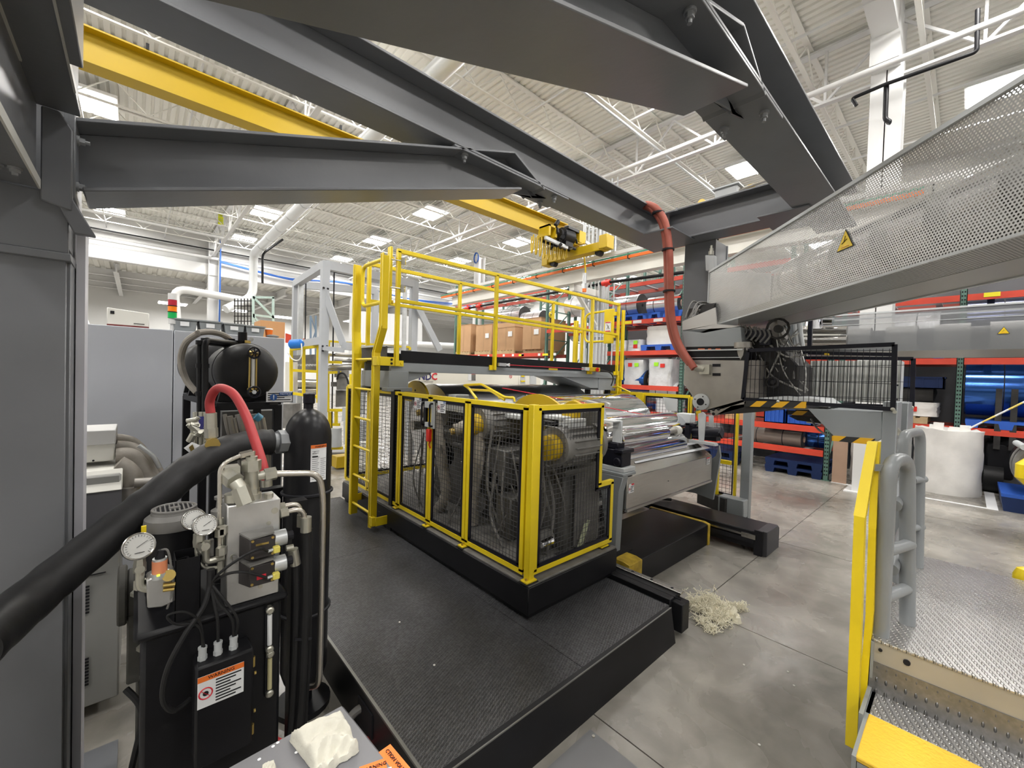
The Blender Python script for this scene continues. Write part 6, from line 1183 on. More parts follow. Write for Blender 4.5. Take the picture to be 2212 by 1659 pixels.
b = B(); b.prism([PY(618, 720, 15), PY(680, 738, 15), PY(680, 752, 15), PY(618, 740, 15)], (0, .1, 0)); b.done('distant_rack_beam', RRD, None, label='red rack beam behind the blue cylinder', cat='rack')
b = B(); 
for x in (671, 682): b.bar(PY(x, 682, 14), PY(x, 790, 14), .05, .05)
b.bar(PY(671, 682, 14), PY(682, 715, 14), .03, .03); b.bar(PY(682, 715, 14), PY(671, 745, 14), .03, .03); b.done('blue_ladder_frame', mat('frame_blue_grey', (.18, .26, .36), .5), None, label='thin blue-grey ladder frame in the distance between the grey posts', cat='rack')
# =============== black treaded platform ===============
pf = T('black_platform', 'low black steel platform with a diamond tread top in the foreground', 'platform', (1.86, 3.0, 0))
b = B(); b.box((.875, 1.385, .235), (1.86, 3.6, .25)); b.done('tread_plate', TRB, pf, bevel=.002); b = B(); b.box((1.863, 1.385, .235), (2.86, 3.6, .25)); b.done('tread_plate', TRB, pf, bevel=.002)
b = B(); b.box((.875, 3.603, .235), (1.95, 5.35, .25)); b.done('tread_plate', TRB, pf, bevel=.002)
b = B(); b.add([(.87, 1.36, .245), (2.84, 1.36, .245), (2.90, 1.42, .245), (2.90, 1.42, 0), (2.86, 1.33, 0), (.87, 1.33, 0)], [(0, 5, 4, 1), (1, 4, 3, 2)]); b.add([(.87, 1.36, .245), (2.84, 1.36, .245), (2.84, 1.39, .252), (.87, 1.39, .252)], [(0, 1, 2, 3)]); b.box((.865, 1.36, .0), (.877, 5.35, .25)); b.box((.865, 5.34, .0), (1.95, 5.352, .25)); b.box((2.85, 1.42, 0), (2.86, 3.6, .25)); b.done('skirt', BLK, pf)
b = B(); b.box((.864, 1.36, .245), (.878, 5.35, .256)); b.bar((.87, 1.362, .249), (2.84, 1.362, .249), .006, .006); b.done('worn_edge', mat('worn_edge_steel', (.20, .20, .19), .4, .6), pf)
B().box((.858, 1.88, .08), (.866, 2.05, .20)).done('cable_opening', INK, pf)
B().box((1.25, .95, 0), (1.80, 1.28, .006)).done('floor_plate', SLAB, None, label='grey steel plate lying flat on the floor in front of the platform', cat='plate'); B().cyl((1.775, 1.24, .006), (1.775, 1.24, .012), .008, n=8).done('floor_screw', ZNC, None, label='small screw head at the corner of the grey floor plate', cat='screw')
# sliding rail at the platform's right edge
t = T('slide_rail', 'black guide rail with a bright drilled strip at the right edge of the platform', 'rail', (2.98, 2.2, 0))
b = B(); b.box((2.90, 1.40, .17), (3.06, 6.5, .27)); b.box((2.93, 1.32, .04), (3.04, 1.42, .25)); b.done('beam', BLK, t, bevel=.006); b = B(); b.box((3.02, 1.38, .27), (3.07, 6.5, .285)); b.done('bright_strip', STL, t, bevel=.002); b = B()
for k in range(12): b.cyl((3.045, 1.46+.17*k, .285), (3.045, 1.46+.17*k, .287), .011, n=10)
b.box((2.96, 1.35, .262), (2.965, 6.5, .272)); b.done('screw_hole', INK, t)
# black step box with yellow ends
t = T('step_box', 'black box step with worn yellow end strips between the two rails', 'step', (4.1, 2.3, 0))
b = B(); b.prism([(3.42, 1.93, 0), (3.42, 1.93, .235), (3.42, 1.98, .25), (3.42, 2.62, .25), (3.42, 2.62, 0)], (1.42, 0, 0)); b.done('box', BLK, t, bevel=.005)
b = B(); b.prism([(3.2, 1.92, .0), (3.2, 1.92, .24), (3.2, 1.98, .254), (3.2, 2.35, .254), (3.2, 2.35, 0)], (.21, 0, 0)); b.done('yellow_end', mat('worn_yellow', (.62, .42, .04), .55, var=.45, vs=12), t, bevel=.004)
b = B(); b.prism([(4.84, 1.92, .0), (4.84, 1.92, .24), (4.84, 1.98, .254), (4.84, 2.66, .254), (4.84, 2.66, 0)], (.05, 0, 0)); b.done('yellow_end', mat('worn_yellow', (.6, .4, .04)), t, bevel=.004)
# cross channels under the machine
t = T('base_frame', 'steel channels and tracks lying on the floor beneath the trough', 'frame', (4.0, 3.0, 0)); b = B(); b.box((3.1, 2.7, .10), (4.9, 3.0, .20)); b.box((3.1, 3.5, .10), (5.0, 3.8, .22)); b.done('channel', BLK, t); b = B(); b.box((3.3, 2.66, .20), (4.9, 2.78, .215)); b.box((3.1, 3.05, .16), (5.0, 3.35, .18)); b.done('bright_strip', STL, t); b = B(); b.box((3.1, 3.12, .182), (5.0, 3.18, .20)); b.done('slot', INK, t)
b = B(); b.prism([(4.3, 2.9, .42), (4.7, 2.9, .42), (4.85, 3.2, .25), (4.2, 3.2, .25)], (0, .02, .02)); b.done('white_tray', LGR, t)
b = B(); 
for k in range(5): b.tube(curve([(4.6+.05*k, 3.1, .3), (4.9, 2.9, .27+.02*k), (5.1, 2.8, .3), (5.3, 2.6, .28)], 5), .02, 8)
b.done('cable', RUB, t)
# right-hand long rail
t = T('slide_rail', 'long black guide rail with a chamfered end cap, farther right on the floor', 'rail', (5.2, 3.0, 0))
b = B(); b.box((5.00, 1.48, .06), (5.45, 6.5, .25)); b.done('beam', BLK, t, bevel=.01); b = B(); b.prism([(5.02, 1.38, 0), (5.45, 1.38, 0), (5.45, 1.38, .23), (5.39, 1.38, .27), (5.02, 1.38, .27)], (0, .10, 0)); b.done('end_cap', mat('cap_dark', (.05, .05, .055), .45), t, bevel=.006)
b = B(); b.box((4.995, 1.42, .0), (5.02, 1.50, .27)); b.box((4.98, 1.5, .12), (5.0, 6.5, .17)); b.done('seal', INK, t); b = B(); b.bar((4.985, 1.55, .20), (4.985, 3.2, .20), .03, .02); b.box((4.97, 1.48, .17), (5.0, 1.62, .22)); b.done('bright_strip', STL, t)
# =============== plinth and mesh enclosure ===============
pl_ = T('machine_plinth', 'black plinth with dusty top under the yellow mesh enclosure', 'plinth', (2.4, 2.9, .25)); b = B(); b.box((1.915, 1.885, .29), (2.94, 5.2, .475)); b.box((1.94, 1.91, .25), (2.92, 5.18, .29)); b.done('body', BLK, pl_, bevel=.006); B().box((1.92, 1.89, .475), (2.935, 5.19, .492)).done('top_plate', mat('dusty_steel', (.16, .155, .145), .6, var=.35, vs=9), pl_, bevel=.004)
me_ = T('mesh_enclosure', 'yellow framed black wire mesh enclosure around the drive motors', 'machine guard', (2.3, 2.9, .49))
zb0, zt0 = .515, 1.672
def panel(o, u, L, z0, z1, name='panel', notch=None, subs=True):
    """yellow frame with an inner black frame and welded wire net"""
    o = V(o); u = V(u).normalized(); nrm = u.cross(V((0, 0, 1))); tw = .034; b = B()
    A = lambda s, z: V((o.x+u.x*s, o.y+u.y*s, z))
    if notch:
        s1, zn = notch; outer = [(0, z0), (L, z0), (L, zn), (s1, zn), (s1, z1), (0, z1)]
    else: outer = [(0, z0), (L, z0), (L, z1), (0, z1)]
    n = len(outer)
    def ring(pts, w_, dep, off, mm, nm, par):
        b = B()
        for i in range(n):
            (s0, q0), (s1_, q1) = pts[i], pts[(i+1) % n]
            if abs(q0-q1) < 1e-6: e = math.copysign(w_/2, s1_-s0); b.bar(A(s0-e, q0)+nrm*off, A(s1_+e, q1)+nrm*off, dep, w_)
            else: b.bar(A(s0, q0)+nrm*off, A(s1_, q1)+nrm*off, w_, dep, up=nrm)
        return b.done(nm, mm, par)
    def inset(d):
        if notch: s1, zn = notch; return [(d, z0+d), (L-d, z0+d), (L-d, zn-d), (s1-d, zn-d), (s1-d, z1-d), (d, z1-d)]
        return [(d, z0+d), (L-d, z0+d), (L-d, z1-d), (d, z1-d)]
    fr_ = ring(inset(tw/2), tw, .034, 0, YEL, name, me_); ring(inset(tw+.014), .028, .012, .006, BLF, 'inner_frame', fr_)
    b = B(); d = tw+.028; s = d+.02
    while s < L-d:
        top = z1-d if not notch or s < notch[0]-d else notch[1]-d; b.bar(A(s, z0+d), A(s, top), .0028, .0028, up=nrm); s += .036
    z = z0+d+.02
    while z < z1-d:
        end = L-d if not notch or z < notch[1]-d else notch[0]-d; b.bar(A(d, z)-nrm*.003, A(end, z)-nrm*.003, .0032, .0032); z += .036
    b.done('wire_mesh', WIR, fr_); return fr_
XF, YF = 1.97, 1.955
panel((XF, 2.655, 0), (0, -1, 0), .665, zb0, zt0); pd1 = panel((XF, 3.22, 0), (0, -1, 0), .555, zb0, zt0, 'gate_panel'); pd2 = panel((XF, 3.80, 0), (0, -1, 0), .57, zb0, zt0, 'gate_panel')
panel((XF, 4.55, 0), (0, -1, 0), .735, zb0, zt0); panel((XF+.04, YF, 0), (1, 0, 0), .925, zb0, zt0, notch=(.755, 1.035))
b = B(); b.bar((XF+.005, YF-.01, .495), (XF+.005, YF-.01, 1.68), .052, .052); b.done('corner_post', YEL, me_, bevel=.003)
for y in (2.655, 3.215, 3.81, 4.56): b = B(); b.bar((XF+.015, y, .495), (XF+.015, y, 1.665), .03, .02, up=(1, 0, 0)); b.done('post', YEL, me_)
for (x, y) in ((XF-.02, 1.93), (XF-.02, 2.66), (XF-.02, 3.22), (XF-.0, 3.84), (XF+.86, YF+.01)):
    b = B(); b.box((x-.035, y-.03, .494), (x+.06, y+.035, .506)); b.box((x+.02, y-.012, .5), (x+.03, y+.012, .55)); b.done('foot', YEL, me_, bevel=.002); b = B(); b.box((x-.045, y-.04, .490), (x+.065, y+.042, .495)); b.done('foot_pad', INK, me_); b = B(); b.cyl((x-.015, y, .506), (x-.015, y, .516), .01, n=6); b.done('foot_bolt', BRS, me_)
# handles, interlock, signs
for (y, nm) in ((3.30, 'a'), (3.165, 'b')):
    b = B(); b.tube(bend([(XF-.015, y, 1.60), (XF-.06, y, 1.60), (XF-.06, y, 1.40), (XF-.015, y, 1.40)], .02), .0085, 8); b.done('door_handle', BLF, me_); b = B(); b.box((XF-.03, y-.022, 1.38), (XF-.017, y+.022, 1.62)); b.done('handle_plate', BLF if nm == 'a' else LGR, me_)
b = B(); b.box((XF-.045, 3.195, 1.56), (XF-.015, 3.28, 1.615)); b.box((XF-.05, 3.2, 1.39), (XF-.02, 3.26, 1.43)); b.done('lock_body', LGR, me_); b = B(); b.box((XF-.05, 3.185, 1.26), (XF-.017, 3.235, 1.37)); b.done('interlock_switch', REP, me_, bevel=.004)
B().tube(curve([(XF-.03, 3.2, 1.26), (XF-.03, 3.21, 1.23), (XF-.02, 3.2, 1.2)], 4), .006, 6).done('interlock_cable', REP, me_)
for (y, z) in ((3.44, 1.585), (3.035, 1.58)):
    label_plate(me_, 'safety_sign', (XF-.022, y, z), (0, -1, 0), (0, 0, 1), .125, .10, rows=5, head=INB, headtxt='NOTICE', icon='no', htxt=PAP, left=.7)
# rear walls of the enclosure
def ypanel(parent, a, b_, z0, z1, mesh=True, sp=.05, fname='panel'):
    a = V(a); b_ = V(b_); u = (b_-a).normalized(); b = B(); up = V((0, 0, 1))
    b.bar(a+up*z0, a+up*z1, .04, .03); b.bar(b_+up*z0, b_+up*z1, .04, .03); b.bar(a+up*z0, b_+up*z0, .03, .04); b.bar(a+up*z1, b_+up*z1, .03, .045); fr_ = b.done(fname, YEL, parent)
    b = B(); d = .035; n2 = u.cross(up); b.bar(a+up*(z0+d)+u*d, a+up*(z1-d)+u*d, .028, .01); b.bar(b_+up*(z0+d)-u*d, b_+up*(z1-d)-u*d, .028, .01); b.bar(a+up*(z0+d)+u*d, b_+up*(z0+d)-u*d, .01, .028); b.bar(a+up*(z1-d)+u*d, b_+up*(z1-d)-u*d, .01, .028); b.done('inner_frame', BLF, fr_)
    if mesh: b = B(); wire(b, a+up*(z0+.04)+u*.04, u, up, (b_-a).length-.08, z1-z0-.08, sp, sp, .0018); b.done('wire_mesh', BLF, fr_)
    return fr_
rf = T('rear_mesh_fence', 'yellow and black mesh fence along the far side of the roller machine', 'fence', (6.0, 3.2, .2))
ys_ = [2.02, 2.32, 2.74, 3.50, 4.3]
ypanel(rf, (6.0, 2.72, 0), (6.0, 3.45, 0), .35, 1.64); ypanel(rf, (6.0, 3.50, 0), (6.0, 4.2, 0), .35, 1.64); ypanel(rf, (6.0, 2.06, 0), (6.0, 2.70, 0), .30, 1.62)
b = B(); b.bar((5.96, 3.50, .2), (5.96, 3.50, 1.66), .07, .12); b.done('post', YEL, rf); B().bar((5.95, 2.28, .22), (5.95, 2.28, .78), .05, .05).done('post', YEL, rf); B().bar((5.95, 2.1, .78), (5.95, 2.3, .78), .05, .05).done('rail', YEL, rf)
b = B(); b.bar((5.9, 2.05, .22), (6.1, 2.5, .22), .25, .2); b.done('base_block', DRK, rf)
B().tube(curve([(5.9, 2.55, 1.45), (5.9, 2.48, 1.2), (5.9, 2.5, 1.0), (5.92, 2.47, .8)], 5), .035, 8).done('yellow_conduit', CRY, rf)
lf = T('rear_mesh_fence', 'yellow topped fence behind the motors running to the ladder', 'fence', (2.6, 5.3, .5)); ypanel(lf, (2.0, 5.3, 0), (3.4, 5.3, 0), .5, 1.67); ypanel(lf, (3.45, 5.3, 0), (4.9, 5.3, 0), .5, 1.67); ypanel(lf, (1.99, 4.62, 0), (1.99, 5.26, 0), .5, 1.67)
b = B(); b.tube(bend([(2.55, 4.5, 1.80), (2.3, 4.25, 1.80), (2.35, 3.95, 1.80), (2.95, 3.55, 1.74), (2.95, 3.25, 1.66)], .08), .011, 8); b.tube(bend([(2.35, 3.95, 1.80), (2.15, 4.2, 1.80), (2.2, 4.55, 1.74)], .05), .011, 8) if False else None
t = T('bent_handrail', 'bent yellow tube handrail over the motor enclosure', 'handrail', (2.5, 3.8, 1.7)); b = B(); XX = 2.45; Q = lambda x, y, X=XX: PX(x, y, X)
b.tube(bend([Q(1030, 862, 2.2), Q(1012, 838), Q(1003, 832), Q(1040, 830), Q(1090, 858), Q(1110, 860)], .03), .012, 8); b.tube(bend([Q(1003, 832), Q(1016, 842), Q(1060, 844), Q(1090, 864)], .03), .012, 8); b.tube(bend([Q(1078, 860), Q(1110, 858), Q(1112, 868)], .02), .010, 8); b.done('handle_tube', YEL, t)
t = T('bent_handrail', 'small yellow tube handle on top of the far fence', 'handrail', (5.9, 3.5, 1.7)); b = B(); b.tube(bend([PX(1318, 852, 5.9), PX(1314, 837, 5.9), PX(1335, 835, 5.9), PX(1362, 848, 5.9)], .04), .014, 8); b.done('handle_tube', YEL, t)
# pull cord along the rolls
b = B(); b.cyl(PX(1085, 838, 2.9), PX(1480, 912, 5.6), .005, n=6); b.done('trip_wire', RDI, None, label='thin red safety cord stretched across the chrome rolls', cat='cord')
# =============== chrome rolls ===============
def machroll(c, x0, x1, r, label, m=CHR, disc=None, rd=None, journal=.06):
    t = T('chrome_roll', label, 'roll', ((x0+x1)/2, c[0], c[1]-r)); B().lathe((x0, c[0], c[1]), (1, 0, 0), [(0, r-.006), (.006, r), (x1-x0-.006, r), (x1-x0, r-.006)], 72).done('roll_shell', m, t); B().cyl((x0-.25, c[0], c[1]), (x1+.3, c[0], c[1]), journal, n=20).done('journal', STD, t)
    if disc and rd < .4: c = (c[0], c[1]+(.50-rd)); b = B(); b.prism([(disc, c[0]+rd*math.cos(a*math.pi/18), c[1]+.08+rd*math.sin(a*math.pi/18)*.85) for a in range(19)], (.03, 0, 0))
    elif disc: b = B(); b.lathe((disc, c[0], c[1]), (1, 0, 0), [(0, rd), (.03, rd), (.03, rd*.9)], 48)
    if disc: b.done('end_disc', CRY, t); b = B(); p = V((disc-.002, c[0]+.0, c[1]+rd*.72)); b.cyl(p, p+V((.004, 0, 0)), .014, n=10); b.done('disc_hole', INK, t)
    return t
r1 = machroll((4.45, 1.24), 2.70, 5.35, .50, 'rear large dark-sheened chrome roll with a yellow end disc', mat('chrome_dark', (.52, .52, .53), .30, 1.0), 2.48, .30)
r2 = machroll((3.45, 1.17), 3.40, 5.45, .48, 'front large mirror roll with ringed orange reflections under the walkway end', CHR); r0 = machroll((2.78, 1.20), 2.95, 3.36, .44, 'grey end roll with a yellow domed end disc behind the mesh corner', CHD, 2.86, .50)
r3 = machroll((2.68, 1.19), 3.6, 5.40, .25, 'middle mirror roll below the large one, under the die', CHR); r4 = machroll((2.33, 1.27), 3.55, 4.50, .085, 'slim chrome roll on a black journal in front of the middle roll', CHR, journal=.03); r5 = machroll((2.40, 1.10), 3.6, 4.95, .15, 'lowest chrome roll just above the stainless trough', CHD, journal=.05)
b = B(); b.lathe((4.78, 2.33, 1.27), (1, 0, 0), [(0, .055), (.08, .055)], 24); b.done('white_collar', OFW, r4)
b = B(); n = 30; pts = []
for k in range(n+1): s = k/n; pts += [(3.55, 2.42-.5*s, 1.18-.28*math.sin(s*1.6)), (5.5, 2.42-.5*s, 1.18-.28*math.sin(s*1.6)+.02*math.sin(9*s))]
# bearing stands left and right
t = T('bearing_stand', 'grey left stand with black clamp unit beside the mesh enclosure', 'machine frame', (3.42, 2.3, .25))
b = B(); b.prism([(3.30, 2.14, .25), (3.30, 2.23, .25), (3.30, 2.33, .85), (3.30, 2.46, .97), (3.30, 2.08, .97), (3.30, 2.12, .82)], (.09, 0, 0)); b.box((3.30, 2.08, .97), (3.52, 2.50, 1.0)); b.done('stand', GRM, t, bevel=.006); b = B(); b.box((3.34, 2.10, 1.0), (3.54, 2.46, 1.04)); b.done('mounting_plate', LGR, t, bevel=.004)
b = B(); b.box((3.36, 2.14, 1.04), (3.52, 2.40, 1.20)); b.box((3.34, 2.12, 1.17), (3.54, 2.22, 1.21)); b.box((3.38, 2.2, 1.2), (3.50, 2.34, 1.26)); b.cyl((3.33, 2.18, 1.09), (3.35, 2.18, 1.09), .04, n=16); b.done('clamp_unit', BLF, t, bevel=.008); b = B(); b.cyl((3.43, 2.27, 1.26), (3.43, 2.27, 1.33), .018, n=12); b.done('screw_post', ZNC, t)
b = B(); b.box((3.30, 2.42, 1.04), (3.33, 2.55, 1.50)); b.tube([(3.3, 2.3, 1.44), (3.3, 2.55, 1.45)], .01, 6); b.box((3.40, 2.18, 1.26), (3.42, 2.28, 1.47)); b.box((3.30, 2.2, 1.46), (3.44, 2.5, 1.475)); b.prism([(3.32, 2.36, 1.475), (3.42, 2.36, 1.475), (3.37, 2.36, 1.62)], (0, .06, 0)); b.done('bracket', LGR, t, bevel=.003)
b = B(); b.box((3.22, 2.08, .235), (3.50, 2.30, .26)); b.done('foot_plate', BLK, t)
t = T('bearing_stand', 'grey right stand with black cylinder and light brackets beyond the trough', 'machine frame', (5.5, 2.1, .25)); A_ = lambda x, y, X=5.45: PX(x, y, X)
b = B(); b.prism([A_(1510, 1010), A_(1546, 985), A_(1553, 962), A_(1556, 985), A_(1540, 1080), A_(1500, 1065), A_(1480, 1062)], (.04, 0, 0)); b.done('side_plate', GRM, t, bevel=.003)
b = B(); b.box(A_(1495, 920, 5.4), A_(1557, 952, 5.55)); b.cyl(A_(1497, 935, 5.35), A_(1560, 935, 5.35), .055, n=18); b.cyl(A_(1556, 935, 5.33), A_(1560, 935, 5.33), .075, n=4); b.done('cylinder', BLF, t, bevel=.004)
b = B(); b.prism([A_(1480, 914, 5.2), A_(1490, 914, 5.2), A_(1484, 968, 5.2), A_(1476, 966, 5.2)], (.08, 0, 0)); b.prism([A_(1480, 914, 5.2), A_(1503, 916, 5.2), A_(1500, 922, 5.2), A_(1480, 918, 5.2)], (.06, 0, 0)); b.box(A_(1470, 955, 5.2), A_(1494, 966, 5.3)); b.done('clamp', BLF, t, bevel=.004)
b = B(); b.prism([A_(1508, 894, 5.15), A_(1518, 890, 5.15), A_(1525, 896, 5.15), A_(1520, 955, 5.15), A_(1509, 953, 5.15)], (.012, 0, 0)); b.prism([A_(1531, 898, 5.5), A_(1541, 898, 5.5), A_(1541, 925, 5.5), A_(1531, 925, 5.5)], (.012, 0, 0)); b.prism([A_(1488, 950, 5.1), A_(1542, 958, 5.1), A_(1545, 964, 5.1), A_(1488, 955, 5.1)], (.1, 0, 0)); b.done('bracket', GLV, t)
b = B(); b.box(A_(1462, 892, 5.35), A_(1502, 913, 5.5)); b.cyl(A_(1455, 930, 5.25), A_(1440, 928, 5.2), .07, n=18); b.done('bearing_block', LGR, t, bevel=.006)
b = B(); b.bar((6.02, 1.93, .0), (6.02, 1.93, 1.9), .11, .11); t2 = b.done('grey_post', GRM, None, label='grey post standing just right of the far yellow fence', cat='post', bevel=.006); b = B(); b.box((5.82, 1.88, .1), (6.0, 2.2, .34)); b.done('post_bracket', GRM, None, label='dark grey block beside the foot of the far grey post', cat='bracket', bevel=.01)
# stainless trough
t = T('film_trough', 'long stainless trough with small warning stickers below the chrome rolls', 'machine cover', (4.3, 2.2, .6)); Yt = 2.1
x0, x1 = 3.40, 5.31; zt1, zb1 = .95, .645
b = B(); b.prism([(x0, Yt, zt1), (x0, Yt+.18, 1.075), (x0, Yt+.2, 1.07), (x0, Yt+.2, .62), (x0, Yt+.06, .60), (x0, Yt, zb1)], (x1-x0, 0, 0)); b.done('body', STL, t, bevel=.004); b = B(); b.add([(3.7, Yt+.10, 1.03), (5.45, Yt+.08, 1.02), (5.4, Yt+.30, 1.10), (3.9, Yt+.32, 1.10)], [(0, 1, 2, 3)]); b.done('film_web', mat('film_sheet', (.75, .77, .80), .2, .1), t); B().box((x0, Yt-.012, zb1-.02), (x1, Yt+.02, zb1+.004)).done('lip', STL, t)
label_plate(t, 'warning_sticker', (x0+.07, Yt-.003, .84), (1, 0, 0), (0, 0, 1), .09, .085, rows=4, head=RDI, icon='no', left=.5); label_plate(t, 'warning_sticker', (x1-.12, Yt-.003, .90), (1, 0, 0), (0, 0, 1), .09, .085, rows=4, head=RDI, icon=None)
b = B(); b.cyl((4.2, Yt-.003, .80), (4.2, Yt, .80), .006, n=10); b.done('screw', INK, t)
# plate of hanging film and fence sign beyond the rolls
b = B(); b.prism([PX(1432, 858, 5.8), PX(1463, 862, 5.8), PX(1462, 888, 5.8), PX(1450, 888, 5.8), PX(1438, 884, 5.8)], (.01, 0, 0)); b.done('film_flap', LGR, None, label='pale translucent flap on the far mesh fence', cat='film')
# =============== drives inside the enclosure ===============
def motor(x, y, z, s, label, disc=True, hose=True):
    t = T('drive_motor', label, 'motor', (x, y, z-.2)); b = B(); b.cyl((x, y, z), (x+.42*s, y, z), .15*s, n=24); b.cyl((x+.42*s, y, z), (x+.47*s, y, z), .17*s, n=24); b.cyl((x-.03, y, z), (x, y, z), .16*s, n=24); b.done('motor_body', MOT, t)
    b = B()
    for k in range(18): a = k*2*math.pi/18; e = V((0, math.cos(a), math.sin(a))); b.bar(V((x+.06, y, z))+e*.158*s, V((x+.38*s, y, z))+e*.158*s, .004, .02, up=e)
    b.done('cooling_fin', MOT, t); B().box((x+.1, y-.07, z+.13*s), (x+.28, y+.07, z+.22*s)).done('terminal_box', LGR, t, bevel=.006)
    if disc: b = B(); b.lathe((x-.12, y, z), (1, 0, 0), [(0, .07*s), (.01, .10*s), (.09, .105*s), (.10, .12*s), (.115, .12*s)], 28); b.done('yellow_cover', CRY, t)
    return t
motor(2.36, 2.08, 1.34, .95, 'nearest drive motor with a domed yellow cover, seen through the mesh corner')
motor(2.30, 2.95, 1.42, .95, 'middle drive motor with yellow cover, seen through the front mesh')
motor(2.40, 3.70, 1.45, .9, 'rear drive motor behind the gate mesh', disc=False); 
def tanhose(pts, label):
    t = T('foil_hose', label, 'hose', V(pts[-1])); b = B(); c = curve(pts, 8); b.tube(c, [.055+.004*math.sin(i*1.9) for i in range(len(c))], 12); b.done('hose', TAN, t); b = B(); b.cyl(c[0], c[0]-(c[1]-c[0]).normalized()*.04, .03, n=12); b.done('hose_end', BRS, t)
tanhose([(2.08, 3.02, 1.37), (2.22, 2.96, 1.42), (2.27, 2.92, 1.36), (2.28, 2.93, 1.1), (2.3, 3.0, .75), (2.3, 3.0, .50)], 'tan foil-wrapped hose curving down behind the middle gate')
tanhose([(2.08, 3.62, 1.48), (2.2, 3.58, 1.5), (2.22, 3.52, 1.35), (2.22, 3.42, 1.0), (2.25, 3.38, .7), (2.25, 3.52, .50)], 'tan foil-wrapped hose curving down behind the left gate')
tanhose([(2.12, 2.10, 1.35), (2.22, 2.16, 1.38), (2.3, 2.2, 1.30), (2.32, 2.25, 1.0), (2.3, 2.3, .7), (2.3, 2.3, .50)], 'tan foil-wrapped hose behind the corner post')
t = T('gear_frame', 'dark gear housings and beams under the motors inside the mesh enclosure', 'machine', (2.6, 3.0, .49)); b = B()
for (a_, c_) in (((2.50, 2.1, .49), (2.85, 2.40, 1.15)), ((2.35, 2.65, .9), (2.9, 3.3, 1.22)), ((2.5, 3.4, .49), (2.9, 4.0, 1.25)), ((2.45, 2.05, 1.1), (2.9, 3.6, 1.16)), ((2.62, 2.05, 1.15), (2.9, 2.45, 1.6)), ((2.3, 2.5, .49), (2.5, 2.7, .85)), ((2.55, 2.6, .49), (2.7, 3.2, .85)), ((2.6, 3.0, 1.2), (2.9, 4.0, 1.5))): b.box(a_, c_)
b.done('housing', mat('housing_grey', (.10, .097, .09), .45, var=.4, vs=5), t, bevel=.012); b = B()
for (x, y, z, r_, L) in ((2.4, 2.45, .62, .10, .2), (2.45, 3.1, .65, .09, .25), (2.35, 2.8, .95, .07, .3), (2.5, 3.75, 1.0, .12, .3), (2.2, 2.2, .60, .06, .25)): b.cyl((x, y, z), (x+L, y, z), r_, n=18)
b.done('gearbox', MOT, t); b = B()
for (y, z) in ((2.3, 1.46), (3.3, 1.50), (4.1, 1.50), (2.75, 1.48)): b.box((2.5, y-.12, z), (2.95, y+.12, z+.04)); b.cyl((2.75, y, z+.05), (3.0, y, z+.05), .05, n=12)
b.box((2.45, 2.1, 1.53), (2.9, 2.5, 1.56)); b.box((2.3, 3.0, 1.50), (2.5, 4.2, 1.58)); b.done('light_cover', LGR, t, bevel=.004); b = B(); b.box((2.24, 2.02, 1.52), (2.30, 2.12, 1.54)); b.box((2.5, 2.12, 1.47), (2.56, 2.35, 1.50)); b.done('black_seal', INK, t)
random.seed(21); b = B()
for k in range(34):
    p = V((random.uniform(2.1, 2.6), random.uniform(2.05, 4.0), random.uniform(.8, 1.4))); q = V((p.x+random.uniform(-.1, .2), p.y+random.uniform(-.2, .2), .5)); b.tube(curve([p, p.lerp(q, .5)+V((random.uniform(-.1, .1), random.uniform(-.1, .1), -.05)), q], 5), random.uniform(.005, .011), 6)
b.done('cabling', MOT, t, kind='stuff'); b = B()
for (x, y) in ((2.55, 1.995), (2.62, 2.02)): b.cyl((x, y, .50), (x+.10, y, .72), .011, n=8)
b.done('hose_end', mat('tube_greenish', (.35, .38, .25), .5), t); b = B(); b.box((2.35, 1.99, .50), (2.5, 2.06, .53)); b.cyl((2.2, 2.05, .64), (2.3, 2.03, .66), .03, n=8); b.done('chrome_fitting', CHR, t)
b = B(); 
for k in range(24): x = 2.60+.013*k; b.bar((x, 2.06, .52), (x, 2.06, 1.2), .008, .012)
b.done('bellows_cover', MOT, t)
b = B(); b.box((2.06, 2.8, .52), (2.12, 2.84, 1.62)); b.done('inner_post', YEL, me_)
# other end disc seen at top right of the mesh
b = B(); b.lathe((2.96, 2.42, 1.52), (1, 0, 0), [(0, .14), (.04, .14)], 20); b.box((2.55, 2.06, 1.48), (2.75, 2.2, 1.6)); b.done('yellow_hood', CRY, None, label='yellow hood above the nearest drive motor behind the mesh', cat='machine cover', bevel=.006)
# =============== ladder ===============
ld = T('access_ladder', 'yellow fixed ladder with flat side rails climbing to the walkway', 'ladder', (1.8, 4.27, .28))
for (yb, yt) in ((4.045, 3.90), (4.545, 4.56)):
    s = 1 if yb > 4.3 else -1
    pts = [(1.8, yb, .28), (1.8, yb, 2.06), (1.8, yt if s < 0 else yt+.0, 2.30), (1.8, yt, 3.02)] if s < 0 else [(1.8, yb, .28), (1.8, yb-.02, 2.06), (1.8, yt, 2.30), (1.8, yt+.02, 3.04)]
    for w_ in (0,):
        b = B()
        for k in range(3): b.bar(pts[k], pts[k+1], .012, .085, up=(1, 0, 0)) if False else b.prism([V(pts[k])+V((-.04, -.006, 0)), V(pts[k])+V((.045, -.006, 0)), V(pts[k+1])+V((.045, -.006, 0)), V(pts[k+1])+V((-.04, -.006, 0))], (0, .012, 0))
        b.done('side_rail', YEL, ld)
